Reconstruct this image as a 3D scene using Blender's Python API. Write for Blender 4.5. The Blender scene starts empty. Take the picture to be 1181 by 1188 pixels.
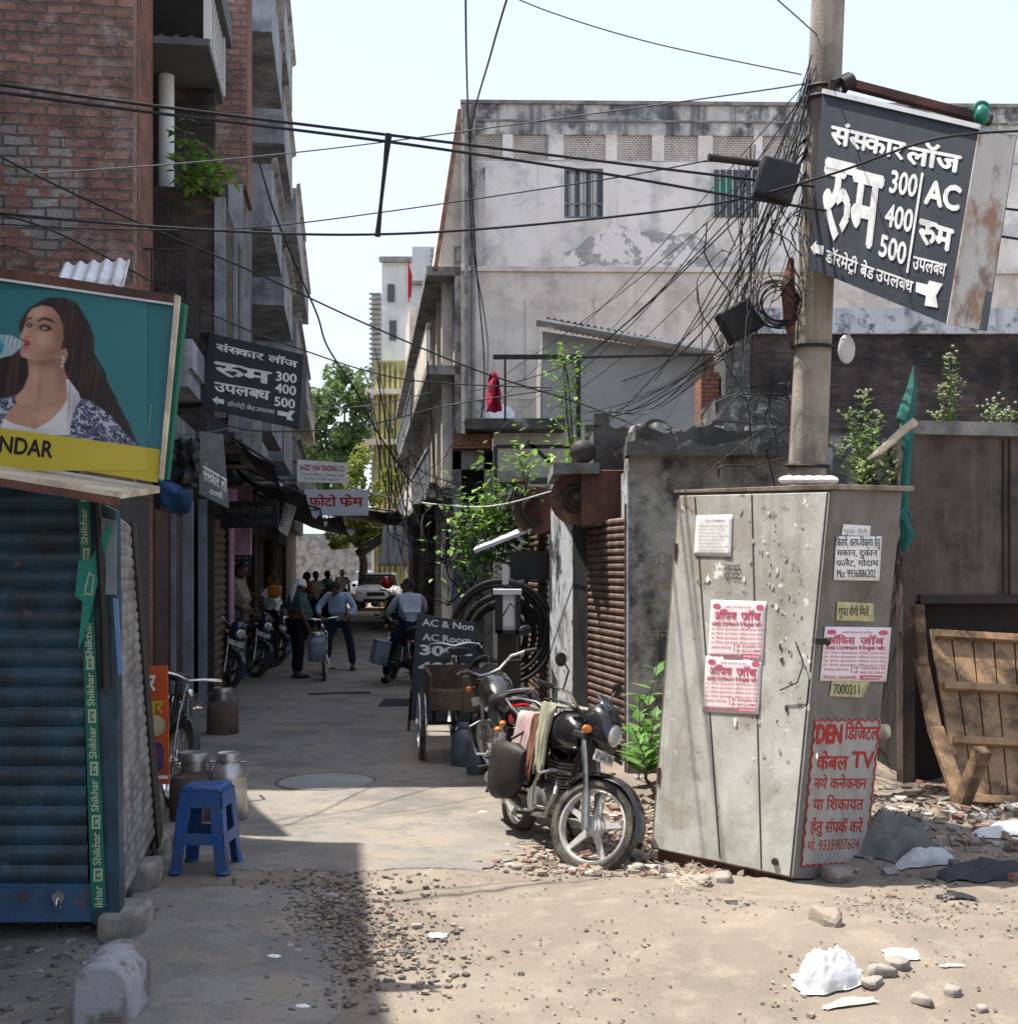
import bpy, bmesh, math, random
from mathutils import Vector, Matrix, noise
from mathutils.geometry import tessellate_polygon
R=math.radians; V=Vector
S=bpy.context.scene; COL=S.collection
rnd=random.Random(7)
# ------------------------------------------------------------------ camera
F=1450.0; CX=590.5; HY=655.0; CH=1.75
cd=bpy.data.cameras.new('camera'); cam=bpy.data.objects.new('camera',cd); COL.objects.link(cam)
cam.location=(0,0,CH); cam.rotation_euler=(R(90),0,0)
cd.sensor_fit='HORIZONTAL'; cd.sensor_width=36; cd.lens=36*F/1181; cd.shift_y=(HY-594)/1181; cd.clip_end=2000; cd.clip_start=.05
S.camera=cam
# ------------------------------------------------------------------ light
SUN_TO=V((-.97,.24,0)).normalized(); SUN_EL=R(68)
sl=bpy.data.lights.new('sun','SUN'); sl.energy=4.0; sl.angle=R(.55); sl.color=(1,.945,.86)
so=bpy.data.objects.new('sun',sl); COL.objects.link(so)
sdir=V((SUN_TO.x*math.cos(SUN_EL),SUN_TO.y*math.cos(SUN_EL),math.sin(SUN_EL)))
so.rotation_euler=sdir.to_track_quat('Z','Y').to_euler(); so.location=(0,0,30)
W=bpy.data.worlds.new('World'); S.world=W; W.use_nodes=True
wn=W.node_tree; bg=wn.nodes['Background']; bg.inputs['Strength'].default_value=.15
sk=wn.nodes.new('ShaderNodeTexSky'); sk.sky_type='NISHITA'; sk.sun_disc=False
sk.sun_elevation=SUN_EL; sk.sun_rotation=math.atan2(SUN_TO.x,SUN_TO.y); sk.air_density=1.0; sk.dust_density=2.5; sk.ozone_density=1.0
# hazy air: the sky pales and brightens towards the horizon
tcw=wn.nodes.new('ShaderNodeTexCoord'); sxyz=wn.nodes.new('ShaderNodeSeparateXYZ'); wn.links.new(tcw.outputs['Generated'],sxyz.inputs[0])
mr=wn.nodes.new('ShaderNodeMapRange'); mr.interpolation_type='SMOOTHSTEP'; mr.inputs['From Min'].default_value=.12; mr.inputs['From Max'].default_value=.85; mr.inputs['To Min'].default_value=.93; mr.inputs['To Max'].default_value=.38; wn.links.new(sxyz.outputs['Z'],mr.inputs['Value'])
hz=wn.nodes.new('ShaderNodeMix'); hz.data_type='RGBA'; wn.links.new(mr.outputs['Result'],hz.inputs[0]); wn.links.new(sk.outputs[0],hz.inputs[6]); hz.inputs[7].default_value=(2.72,2.98,3.42,1)
wn.links.new(hz.outputs[2],bg.inputs[0])
S.view_settings.view_transform='Standard'; S.view_settings.look='None'; S.view_settings.exposure=1.2; S.view_settings.gamma=1
S.cycles.max_bounces=6; S.cycles.diffuse_bounces=4; S.cycles.glossy_bounces=3; S.cycles.transmission_bounces=4; S.cycles.transparent_max_bounces=8
S.cycles.use_denoising=True
# ------------------------------------------------------------------ helpers
def ss(a,b,x):
    t=max(0,min(1,(x-a)/(b-a))); return t*t*(3-2*t)
def lerp(a,b,t): return a+(b-a)*t
def P(px,py,d): return V(((px-CX)/F*d, d, CH+(HY-py)/F*d))
def nz(x,y,z=0,s=1): return noise.noise(V((x*s,y*s,z)))
def ground(x,y):
    h=-.12*ss(6.3,9,y)
    h+=.12*math.exp(-((x-1.15)**2/.9+(y-5.9)**2/.35))
    h+=.07*math.exp(-((x-2.6)**2/1.2+(y-5.2)**2/.5))
    h+=.16*ss(1.0,1.9,x)*ss(7.2,8.2,y)
    h+=.10*ss(2.2,3.0,x)*ss(6.6,7.6,y)
    h-=.06*math.exp(-((x+.35)**2/.25+(y-5.9)**2/.8))
    h-=.04*math.exp(-((x-.6)**2/.5+(y-7.9)**2/.8))
    w=ss(14,10,y)*ss(2.5,3.5,y+2)
    h+=w*(.035*nz(x,y,0,1.1)+.022*nz(x,y,3,3.7)*(.3+ss(-.6,.8,x))+.011*nz(x,y,5,9)*(.4+ss(-.8,.4,x)))
    return h
def G(px,py):
    d=4.0
    for _ in range(60):
        p=P(px,py,d); h=ground(p.x,p.y); nd=(CH-h)*F/(py-HY); 
        if abs(nd-d)<1e-4: break
        d=lerp(d,nd,.7)
    p=P(px,py,d); return V((p.x,p.y,ground(p.x,p.y)))
SPLIT={'parapet_panel','hinge','clamp_band','drum_axle','side_brace','cornice','door_jamb','white_edging','drain_pipe','drain_pipes','drum_end','window_panel','dark_openings','opening','columns','column','floor_slabs','pilasters','side_padlock','window','support_block','pilaster','door_seam','loose_masonry','shutter_rail','rock'}
class MB:
    def __init__(s): s.v=[];s.f=[];s.m=[];s.mats=[];s.cm=0;s.T=None
    def mat(s,m):
        if m not in s.mats: s.mats.append(m)
        s.cm=s.mats.index(m); return s
    def vert(s,p):
        p=V(p)
        if s.T is not None: p=s.T@p
        s.v.append(p); return len(s.v)-1
    def face(s,idx): s.f.append(tuple(idx)); s.m.append(s.cm)
    def poly(s,pts): s.face([s.vert(p) for p in pts]); return s
    def box(s,x0,x1,y0,y1,z0,z1):
        return s.hexa([(x0,y0,z0),(x1,y0,z0),(x1,y1,z0),(x0,y1,z0)],[(x0,y0,z1),(x1,y0,z1),(x1,y1,z1),(x0,y1,z1)])
    def hexa(s,b,t):
        i=[s.vert(p) for p in b]; j=[s.vert(p) for p in t]; n=len(i)
        s.face(i[::-1]); s.face(j)
        for k in range(n): s.face([i[k],i[(k+1)%n],j[(k+1)%n],j[k]])
        return s
    def prism(s,pts,ext):
        e=V(ext); pts=[V(p) for p in pts]
        i=[s.vert(p) for p in pts]; j=[s.vert(p+e) for p in pts]; n=len(i)
        s.face(i[::-1]); s.face(j)
        for k in range(n): s.face([i[k],i[(k+1)%n],j[(k+1)%n],j[k]])
        return s
    def bar(s,a,b,w,h,up=(0,0,1)):
        a=V(a);b=V(b);d=(b-a).normalized();u=V(up)
        if abs(d.dot(u))>.98: u=V((1,0,0))
        x=d.cross(u).normalized()*w/2; z=x.normalized().cross(d)*h/2
        return s.hexa([a-x-z,a+x-z,a+x+z,a-x+z][::-1],[b-x-z,b+x-z,b+x+z,b-x+z][::-1])
    def tube(s,pts,r,n=8,caps=True,closed=False):
        pts=[V(p) for p in pts]; N=len(pts); rs=r if isinstance(r,(list,tuple)) else [r]*N
        rings=[]; pu=None
        for k,p in enumerate(pts):
            if closed: t=pts[(k+1)%N]-pts[k-1]
            else: t=pts[min(k+1,N-1)]-pts[max(k-1,0)]
            if t.length<1e-9: t=V((0,0,1))
            t.normalize()
            if pu is None:
                u=V((0,0,1)) if abs(t.z)<.9 else V((1,0,0))
            else: u=pu
            u=(u-t*u.dot(t)); 
            if u.length<1e-6: u=V((0,1,0))
            u.normalize(); pu=u; w=t.cross(u)
            rings.append([s.vert(p+(u*math.cos(a)+w*math.sin(a))*rs[k]) for a in [2*math.pi*q/n for q in range(n)]])
        rr=list(zip(rings,rings[1:])); 
        if closed: rr.append((rings[-1],rings[0]))
        for A,B in rr:
            for q in range(n): s.face([A[q],A[(q+1)%n],B[(q+1)%n],B[q]])
        if caps and not closed: s.face(rings[0][::-1]); s.face(rings[-1])
        return s
    def cyl(s,a,b,r,r2=None,n=14): return s.tube([a,b],[r,r if r2 is None else r2],n)
    def lathe(s,prof,c=(0,0,0),ax=(0,0,1),n=20,sx=1,sy=1):
        q=V((0,0,1)).rotation_difference(V(ax)).to_matrix(); c=V(c); rings=[]
        for r,z in prof:
            rings.append([s.vert(c+q@V((r*math.cos(2*math.pi*k/n)*sx,r*math.sin(2*math.pi*k/n)*sy,z))) for k in range(n)])
        for A,B in zip(rings,rings[1:]):
            for k in range(n): s.face([A[k],A[(k+1)%n],B[(k+1)%n],B[k]])
        if prof[0]==prof[-1]: return s
        if prof[0][0]>1e-5: s.face(rings[0][::-1])
        if prof[-1][0]>1e-5: s.face(rings[-1])
        return s
    def ell(s,c,rx,ry,rz,n=12,m=8,rot=None,fn=None):
        c=V(c); rings=[]
        for j in range(m+1):
            th=math.pi*j/m; row=[]
            for k in range(n):
                a=2*math.pi*k/n; p=V((math.sin(th)*math.cos(a),math.sin(th)*math.sin(a),math.cos(th)))
                if fn: p=fn(p)
                p=V((p.x*rx,p.y*ry,p.z*rz))
                if rot: p=rot@p
                row.append(s.vert(c+p))
            rings.append(row)
        for A,B in zip(rings,rings[1:]):
            for k in range(n): s.face([A[k],B[k],B[(k+1)%n],A[(k+1)%n]])
        return s
    def torus(s,c,ax,R_,r,n=28,m=8,sq=1):
        q=V((0,0,1)).rotation_difference(V(ax)).to_matrix(); c=V(c); rings=[]
        for k in range(n):
            a=2*math.pi*k/n; d=V((math.cos(a),math.sin(a),0))
            rings.append([s.vert(c+q@(d*(R_+r*math.cos(2*math.pi*j/m))+V((0,0,r*sq*math.sin(2*math.pi*j/m))))) for j in range(m)])
        for k in range(n):
            A=rings[k];B=rings[(k+1)%n]
            for j in range(m): s.face([A[j],B[j],B[(j+1)%m],A[(j+1)%m]])
        return s
    def grid(s,fn,nu,nv):
        g=[[s.vert(fn(i/nu,j/nv)) for j in range(nv+1)] for i in range(nu+1)]
        for i in range(nu):
            for j in range(nv): s.face([g[i][j],g[i+1][j],g[i+1][j+1],g[i][j+1]])
        return g
    def sheet(s,outline,n,th=.004):
        # flat outline (list of 3D points) with thickness along n, tessellated (may be concave)
        pts=[V(p) for p in outline]; n=V(n)*th; k=len(pts)
        tris=tessellate_polygon([pts]); i=[s.vert(p) for p in pts]; j=[s.vert(p+n) for p in pts]
        for a,b,c in tris: s.face([j[a],j[b],j[c]]); s.face([i[c],i[b],i[a]])
        for q in range(k): s.face([i[q],i[(q+1)%k],j[(q+1)%k],j[q]])
        return s
    def build(s,name,m=None,parent=None,world=False,smooth=True,bevel=0,angle=38,fix=True):
        if name in SPLIT and parent is not None:
            par=list(range(len(s.v)))
            def find(i):
                while par[i]!=i: par[i]=par[par[i]]; i=par[i]
                return i
            for f in s.f:
                for q in f[1:]: par[find(q)]=find(f[0])
            groups={}
            for fi,f in enumerate(s.f): groups.setdefault(find(f[0]),[]).append(fi)
            if len(groups)>1:
                outs=[]
                for fl in groups.values():
                    q=MB(); q.mats=s.mats; mp={}
                    for fi in fl:
                        for vi in s.f[fi]:
                            if vi not in mp: mp[vi]=len(q.v); q.v.append(s.v[vi])
                        q.f.append(tuple(mp[vi] for vi in s.f[fi])); q.m.append(s.m[fi])
                    outs.append(q._build(name,m,parent,world,smooth,bevel,angle,fix))
                return outs[0]
        return s._build(name,m,parent,world,smooth,bevel,angle,fix)
    def _build(s,name,m=None,parent=None,world=False,smooth=True,bevel=0,angle=38,fix=True):
        me=bpy.data.meshes.new(name)
        inv=WM(parent).inverted() if (world and parent is not None) else None
        vv=[inv@p for p in s.v] if inv is not None else s.v
        me.from_pydata([tuple(p) for p in vv],[],s.f)
        if m is not None: me.materials.append(m)
        else:
            for q in s.mats: me.materials.append(q)
            me.polygons.foreach_set('material_index',s.m)
        if fix:
            bm=bmesh.new(); bm.from_mesh(me); bmesh.ops.remove_doubles(bm,verts=bm.verts,dist=1e-5)
            bmesh.ops.recalc_face_normals(bm,faces=bm.faces); bm.to_mesh(me); bm.free()
        uv=me.uv_layers.new(name='UVMap').data
        co=me.vertices
        for p in me.polygons:
            n=p.normal; ax=max(range(3),key=lambda q:abs(n[q]))
            for li in p.loop_indices:
                c=co[me.loops[li].vertex_index].co
                uv[li].uv=(c.y,c.z) if ax==0 else ((c.x,c.z) if ax==1 else (c.x,c.y))
        if smooth:
            me.polygons.foreach_set('use_smooth',[True]*len(me.polygons)); me.set_sharp_from_angle(angle=R(angle))
        me.update()
        o=bpy.data.objects.new(name,me); COL.objects.link(o)
        if parent is not None: o.parent=parent
        if bevel:
            b=o.modifiers.new('bevel','BEVEL'); b.width=bevel; b.segments=2; b.limit_method='ANGLE'; b.angle_limit=R(50); b.harden_normals=False
        return o
def WM(o):
    m=Matrix.LocRotScale(o.location,o.rotation_euler,o.scale)
    return m if o.parent is None else WM(o.parent)@m
def tag(o,label,cat,group=None,kind=None):
    o['label']=label; o['category']=cat
    if group: o['group']=group
    if kind: o['kind']=kind
    return o
def thing(name,label,cat,loc=(0,0,0),rot=0,group=None):
    o=bpy.data.objects.new(name,None); COL.objects.link(o); o.location=loc
    o.rotation_euler=rot if isinstance(rot,(tuple,list)) else (0,0,rot)
    o.empty_display_size=.2
    return tag(o,label,cat,group)
def struct(o): o['kind']='structure'; return o
CH_={}
def kids(o): return [c for c in bpy.data.objects if c.parent==o]
def copy_tree(o,loc=None,rot=None,label=None,parent=None):
    c=o.copy(); COL.objects.link(c); c.parent=parent
    for ch in kids(o): copy_tree(ch,parent=c)
    if loc is not None: c.location=loc
    if rot is not None: c.rotation_euler=rot if isinstance(rot,(tuple,list)) else (0,0,rot)
    if label: c['label']=label
    return c
def center_origin(o):
    me=o.data; n=len(me.vertices)
    if n==0: return o
    c=V((0,0,0)); zz=min(v.co.z for v in me.vertices)
    for v in me.vertices: c+=v.co
    c/=n; c.z=zz
    for v in me.vertices: v.co-=c
    o.location=V(o.location)+c
    return o
def one(mb,name,m,label,cat,group=None,kind=None,**kw):
    o=mb.build(name,m,**kw); center_origin(o); return tag(o,label,cat,group,kind)
# ------------------------------------------------------------------ materials
MATS={}
def M(name,c,c2=None,sc=6,rough=.8,metal=0,stain=None,streak=None,peel=None,bump=.2,bs=40,spec=.3,brick=None,coat=0,streak_uv=False,mixlo=.35,mixhi=.65,wood=None,ribs=None):
    if name in MATS: return MATS[name]
    m=bpy.data.materials.new(name); m.use_nodes=True; nt=m.node_tree; N=nt.nodes; L=nt.links
    b=N['Principled BSDF']; b.inputs['Roughness'].default_value=rough; b.inputs['Metallic'].default_value=metal
    b.inputs['Specular IOR Level'].default_value=spec
    if coat: b.inputs['Coat Weight'].default_value=coat; b.inputs['Coat Roughness'].default_value=.08
    tc=N.new('ShaderNodeTexCoord'); obj=tc.outputs['Object']
    def col(c): 
        return tuple(c)+(1,) if len(c)==3 else tuple(c)
    def noi(scale,detail=5,vec=obj,r=.6,dist=0):
        n=N.new('ShaderNodeTexNoise'); n.inputs['Scale'].default_value=scale; n.inputs['Detail'].default_value=detail; n.inputs['Roughness'].default_value=r; n.inputs['Distortion'].default_value=dist
        L.new(vec,n.inputs['Vector']); return n.outputs['Fac']
    def ramp(fac,lo,hi):
        r=N.new('ShaderNodeMapRange'); r.inputs['From Min'].default_value=lo; r.inputs['From Max'].default_value=hi; L.new(fac,r.inputs['Value']); return r.outputs['Result']
    def mix(fac,a,b_):
        x=N.new('ShaderNodeMix'); x.data_type='RGBA'
        if isinstance(fac,(int,float)): x.inputs[0].default_value=fac
        else: L.new(fac,x.inputs[0])
        for i,q in ((6,a),(7,b_)):
            if isinstance(q,tuple): x.inputs[i].default_value=col(q)
            else: L.new(q,x.inputs[i])
        return x.outputs[2]
    def mul(a,k):
        x=N.new('ShaderNodeMath'); x.operation='MULTIPLY'; L.new(a,x.inputs[0]) 
        if isinstance(k,(int,float)): x.inputs[1].default_value=k
        else: L.new(k,x.inputs[1])
        return x.outputs[0]
    c=tuple(c); c2=tuple(c2) if c2 else tuple(q*.72 for q in c)
    height=noi(bs,4)
    if brick:
        bt=N.new('ShaderNodeTexBrick'); 
        mp=N.new('ShaderNodeMapping'); L.new(tc.outputs['UV'],mp.inputs[0])
        nv=N.new('ShaderNodeTexNoise'); nv.inputs['Scale'].default_value=5; nv.inputs['Detail'].default_value=3; L.new(obj,nv.inputs['Vector'])
        vm=N.new('ShaderNodeVectorMath'); vm.operation='MULTIPLY_ADD'; L.new(nv.outputs['Color'],vm.inputs[0]); vm.inputs[1].default_value=(.045,.05,0); L.new(mp.outputs[0],vm.inputs[2])
        L.new(vm.outputs[0],bt.inputs['Vector']); bt.inputs['Scale'].default_value=1
        bt.inputs['Brick Width'].default_value=brick.get('w',.24); bt.inputs['Row Height'].default_value=brick.get('h',.085); bt.inputs['Mortar Size'].default_value=brick.get('mo',.009)
        bt.inputs['Mortar Smooth'].default_value=.35; bt.inputs['Bias'].default_value=0
        bt.inputs['Color1'].default_value=col(c); bt.inputs['Color2'].default_value=col(c2); bt.inputs['Mortar'].default_value=col(brick.get('mc',(.2,.18,.16)))
        base=mix(mul(ramp(noi(9,6),.35,.7),.55),bt.outputs['Color'],tuple(q*.45 for q in c2))
        inv=N.new('ShaderNodeMath'); inv.operation='SUBTRACT'; inv.inputs[0].default_value=1; L.new(bt.outputs['Fac'],inv.inputs[1])
        ad=N.new('ShaderNodeMath'); ad.operation='ADD'; L.new(inv.outputs[0],ad.inputs[0]); L.new(mul(height,.5),ad.inputs[1]); height=ad.outputs[0]
    elif wood:
        mp=N.new('ShaderNodeMapping'); L.new(obj,mp.inputs[0]); mp.inputs['Scale'].default_value=wood
        gr=noi(7,7,mp.outputs[0],.65,1.5); base=mix(ramp(gr,.3,.7),c,c2); height=gr
    else: base=mix(ramp(noi(sc,7),mixlo,mixhi),c,c2)
    if ribs:
        pass
    if stain:
        for st in (stain if isinstance(stain,list) else [stain]):
            cc,amt,s_=st[:3]; lo,hi=(st[3],st[4]) if len(st)>3 else (.45,.62)
            base=mix(mul(ramp(noi(s_,8,r=.68),lo,hi),amt),base,tuple(cc))
    if streak:
        cc,amt,s_=streak[:3]; mp=N.new('ShaderNodeMapping'); L.new(obj,mp.inputs[0]); mp.inputs['Scale'].default_value=(1,1,.07)
        lo,hi=(streak[3],streak[4]) if len(streak)>3 else (.48,.7)
        base=mix(mul(ramp(noi(s_,6,mp.outputs[0],.7),lo,hi),amt),base,tuple(cc))
    if peel:
        for pe in (peel if isinstance(peel,list) else [peel]):
            cc,thr,s_=pe[:3]; f=ramp(noi(s_,9,r=.66),thr,thr+.025); base=mix(f,base,tuple(cc))
    if isinstance(base,tuple): pass
    L.new(base,b.inputs['Base Color'])
    if bump:
        bn=N.new('ShaderNodeBump'); bn.inputs['Strength'].default_value=bump; bn.inputs['Distance'].default_value=.02 if not brick else .03
        L.new(height,bn.inputs['Height']); L.new(bn.outputs[0],b.inputs['Normal'])
    rr=ramp(noi(sc*2.3,3),.2,.8); rm=N.new('ShaderNodeMapRange'); L.new(rr,rm.inputs['Value']); rm.inputs['To Min'].default_value=max(.02,rough-.1); rm.inputs['To Max'].default_value=min(1,rough+.12); L.new(rm.outputs[0],b.inputs['Roughness'])
    MATS[name]=m; return m
def leafmat(name,c,c2):
    if name in MATS: return MATS[name]
    m=bpy.data.materials.new(name); m.use_nodes=True; nt=m.node_tree; N=nt.nodes; L=nt.links
    b=N['Principled BSDF']; b.inputs['Roughness'].default_value=.5; b.inputs['Specular IOR Level'].default_value=.3
    g=N.new('ShaderNodeNewGeometry'); mx=N.new('ShaderNodeMix'); mx.data_type='RGBA'; L.new(g.outputs['Random Per Island'],mx.inputs[0])
    mx.inputs[6].default_value=tuple(c)+(1,); mx.inputs[7].default_value=tuple(c2)+(1,)
    L.new(mx.outputs[2],b.inputs['Base Color'])
    tr=N.new('ShaderNodeBsdfTranslucent'); L.new(mx.outputs[2],tr.inputs[0]); ms=N.new('ShaderNodeMixShader'); ms.inputs[0].default_value=.35
    L.new(b.outputs[0],ms.inputs[1]); L.new(tr.outputs[0],ms.inputs[2]); L.new(ms.outputs[0],N['Material Output'].inputs[0])
    MATS[name]=m; return m
def glassmat(name,c,alpha=.35):
    m=bpy.data.materials.new(name); m.use_nodes=True; b=m.node_tree.nodes['Principled BSDF']
    b.inputs['Base Color'].default_value=tuple(c)+(1,); b.inputs['Roughness'].default_value=.05; b.inputs['Metallic'].default_value=0; b.inputs['Specular IOR Level'].default_value=.8
    b.inputs['Transmission Weight'].default_value=alpha; MATS[name]=m; return m
DK=(.03,.028,.025)
m_white=M('white_wash',(.90,.86,.79),(.84,.80,.73),1.3,.85,stain=[((.30,.31,.33),.75,1.1,.5,.66),((.5,.44,.34),.5,.5,.48,.6)],streak=((.2,.2,.21),.45,2.2,.52,.72),bump=.12,bs=22)
m_cream=M('cream_paint',(.80,.74,.66),(.72,.66,.58),1.2,.85,stain=((.35,.3,.26),.5,1.5),streak=((.3,.26,.22),.35,2),bump=.1,bs=20)
m_whitemould=M('mould_blackened_white_wash',(.74,.71,.65),(.60,.57,.52),1.3,.88,stain=[((.07,.075,.08),.9,1.6,.47,.58),((.22,.23,.24),.7,.6,.45,.6)],streak=((.06,.06,.065),.8,3,.46,.62),bump=.15,bs=22)
m_shed=M('grey_render',(.44,.43,.41),(.38,.37,.355),2,.9,stain=((.25,.25,.25),.4,1.5),bump=.15,bs=25)
m_mould=M('mouldy_plaster',(.44,.42,.37),(.24,.23,.21),2.2,.92,stain=[((.035,.036,.038),.9,2.4,.46,.6),((.5,.47,.38),.6,.9,.52,.66)],peel=((.42,.40,.36),.66,5),bump=.5,bs=16)
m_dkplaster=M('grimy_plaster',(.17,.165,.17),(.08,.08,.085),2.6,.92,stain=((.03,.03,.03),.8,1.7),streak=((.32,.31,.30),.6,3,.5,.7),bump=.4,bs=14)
m_blueplaster=M('bluish_wash_and_shade_plaster',(.38,.40,.43),(.26,.28,.31),1.5,.9,stain=((.10,.11,.13),.8,1.6),streak=((.12,.12,.13),.8,3,.45,.66),bump=.3,bs=14)  # bluish wash; on some balconies the tone stands in for shade
m_brick=M('red_brick',(.41,.225,.175),(.27,.145,.115),rough=.92,brick=dict(w=.245,h=.092,mo=.015,mc=(.17,.155,.14)),stain=[((.06,.05,.045),.75,1.1,.5,.66),((.32,.29,.27),.8,2.4,.52,.62),((.12,.075,.06),.7,6,.5,.6)],bump=.9,bs=30)
m_brickpale=M('pale_brick',(.42,.40,.38),(.30,.28,.26),rough=.92,brick=dict(w=.245,h=.092,mo=.012,mc=(.12,.11,.10)),stain=[((.1,.09,.08),.6,1.6),((.26,.13,.105),.95,3.4,.5,.55)],bump=.9,bs=30)
m_brickdk=M('dark_brick',(.15,.10,.085),(.07,.055,.05),rough=.95,brick=dict(w=.23,h=.08,mo=.012,mc=(.10,.10,.095)),stain=[((.018,.018,.018),.9,1.3,.42,.6),((.2,.19,.18),.5,4,.6,.72)],bump=.9,bs=30)  # dark brick colours with near-black mottling
m_brickside=M('raw_brick_edge',(.42,.17,.11),(.26,.12,.085),rough=.92,brick=dict(w=.12,h=.05,mo=.006,mc=(.13,.10,.09)),stain=((.06,.05,.045),.7,1.2),bump=.8,bs=30)
m_conc=M('weathered_concrete',(.36,.35,.33),(.24,.235,.22),3,.9,stain=((.05,.05,.05),.7,2.2),bump=.4,bs=25)
m_concdk=M('black_stained_concrete',(.13,.125,.115),(.05,.05,.048),3,.9,stain=((.42,.40,.36),.75,3.4,.54,.64),bump=.5,bs=20)
m_grey=M('slab_underside',(.12,.125,.135),(.085,.09,.10),2,.9,bump=.15)
m_maroon=M('maroon_tiles',(.085,.036,.034),(.055,.026,.026),rough=.5,brick=dict(w=.9,h=.6,mo=.008,mc=(.02,.015,.015)),bump=.2,bs=20)
m_pink=M('pink_paint',(.55,.30,.42),(.42,.22,.32),3,.6,stain=((.15,.1,.12),.5,4),bump=.05)
m_blueshut=M('blue_shutter_paint',(.020,.068,.105),(.012,.04,.062),4,.45,stain=[((.02,.022,.025),.85,4,.45,.62),((.06,.07,.075),.4,14,.56,.68),((.17,.085,.05),.6,7,.64,.70)],bump=.12,bs=30,spec=.5)
m_bluepl=M('blue_steel_plate',(.022,.085,.165),(.018,.055,.11),4,.45,stain=((.2,.07,.03),.8,7,.58,.66),bump=.1,bs=20,spec=.5)
m_rust=M('rusty_shutter',(.20,.12,.09),(.09,.055,.045),7,.7,stain=((.03,.025,.022),.7,4),streak=((.32,.26,.22),.5,6),bump=.3,bs=40)
m_rustpl=M('rust_red_plate',(.17,.075,.05),(.10,.045,.035),4,.75,stain=((.04,.03,.03),.8,3),bump=.3,bs=30)
m_shutgrey=M('grey_shutter',(.33,.32,.30),(.22,.21,.20),7,.55,stain=((.07,.06,.055),.7,5),bump=.04,bs=40,metal=.15)
m_teal=M('teal_print',(.025,.155,.175),(.022,.14,.16),1,.35,bump=0,spec=.4)
m_yellow=M('yellow_print',(.50,.40,.035),(.46,.36,.03),1,.35,bump=0)
m_black=M('black_print',(.012,.012,.014),(.015,.015,.017),1,.5,bump=0)
m_signdk=M('charcoal_sign',(.028,.032,.045),(.035,.04,.052),2,.45,stain=((.10,.10,.11),.4,3,.55,.75),streak=((.09,.09,.09),.4,9,.55,.75),bump=.05,spec=.4)
m_signwhite=M('white_lettering',(.80,.80,.78),(.72,.72,.70),9,.6,bump=0,stain=((.45,.45,.43),.5,9))
m_paper=M('white_paper',(.78,.77,.74),(.72,.71,.68),9,.8,bump=.08,bs=30,stain=((.5,.48,.45),.4,12))
m_paperyel=M('old_yellow_paper',(.50,.46,.24),(.42,.38,.2),9,.8,bump=.08,stain=((.2,.19,.15),.5,20))
m_pinkprint=M('pink_ink',(.50,.07,.14),(.55,.12,.19),30,.8,bump=0)
m_redink=M('red_paint',(.40,.025,.022),(.34,.03,.025),25,.75,bump=0,stain=((.5,.4,.36),.35,40,.6,.7))
m_blackink=M('black_ink',(.03,.03,.032),(.06,.06,.06),30,.8,bump=0)
m_green=M('green_plastic',(.02,.20,.14),(.018,.17,.12),3,.4,bump=.05,stain=((.03,.08,.06),.5,5))
m_greentape=M('green_tape',(.012,.14,.085),(.012,.12,.075),3,.4,bump=.03)
m_tapeink=M('pale_tape_print',(.38,.46,.30),(.34,.42,.27),30,.5,bump=0)
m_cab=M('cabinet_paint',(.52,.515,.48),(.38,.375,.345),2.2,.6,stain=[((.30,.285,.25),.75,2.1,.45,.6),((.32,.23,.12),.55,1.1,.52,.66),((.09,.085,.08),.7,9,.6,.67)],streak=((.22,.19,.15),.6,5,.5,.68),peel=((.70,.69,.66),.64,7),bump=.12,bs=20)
m_cabside=M('shade_darkened_side_paint',(.185,.17,.15),(.135,.12,.105),4,.65,stain=[((.085,.062,.045),.8,1.9,.46,.62),((.26,.36,.45),.4,2.1,.6,.7)],streak=((.12,.11,.10),.5,5,.52,.7),bump=.2,bs=20)  # cabinet paint darkened: the side face's shade is put into its colour
m_gate=M('rusted_dark_gate',(.105,.075,.062),(.065,.045,.038),5,.6,stain=[((.13,.10,.085),.6,1.4,.45,.65),((.02,.016,.016),.8,3)],streak=((.20,.17,.15),.5,7,.5,.68),bump=.25,bs=60,spec=.4)
m_wood=M('raw_plank_wood',(.38,.24,.135),(.25,.15,.08),rough=.8,wood=(1,9,9),stain=((.05,.032,.02),.85,3.2,.45,.62),bump=.25)
m_woodz=M('raw_plank_wood_upright',(.36,.235,.135),(.22,.13,.07),rough=.8,wood=(9,9,1),stain=((.05,.036,.026),.9,3.1,.42,.58),bump=.25)
m_wooddk=M('old_cart_wood',(.14,.10,.065),(.08,.055,.038),rough=.85,wood=(1,8,8),stain=((.03,.025,.02),.7,5),bump=.3)
m_pole=M('concrete_pole',(.40,.355,.30),(.30,.265,.225),3,.85,stain=((.13,.11,.09),.7,2.3),streak=((.16,.13,.11),.7,9,.48,.66),bump=.2,bs=35)
m_stone=M('stone',(.32,.29,.25),(.19,.17,.15),5,.9,stain=((.09,.08,.07),.5,4),bump=.5,bs=20)
m_rubble=M('rubble_chips',(.30,.25,.20),(.18,.145,.115),3,.9,stain=[((.36,.33,.30),.6,2.2,.5,.6),((.24,.11,.075),.6,3.1,.56,.62)],bump=.3,bs=30)
m_dirt=M('dirt',(.228,.19,.15),(.17,.142,.112),1.1,.95,stain=[((.18,.145,.115),.65,.8,.5,.62),((.29,.24,.185),.6,5,.5,.66),((.12,.10,.085),.5,26,.62,.72)],bump=.55,bs=55)
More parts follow.
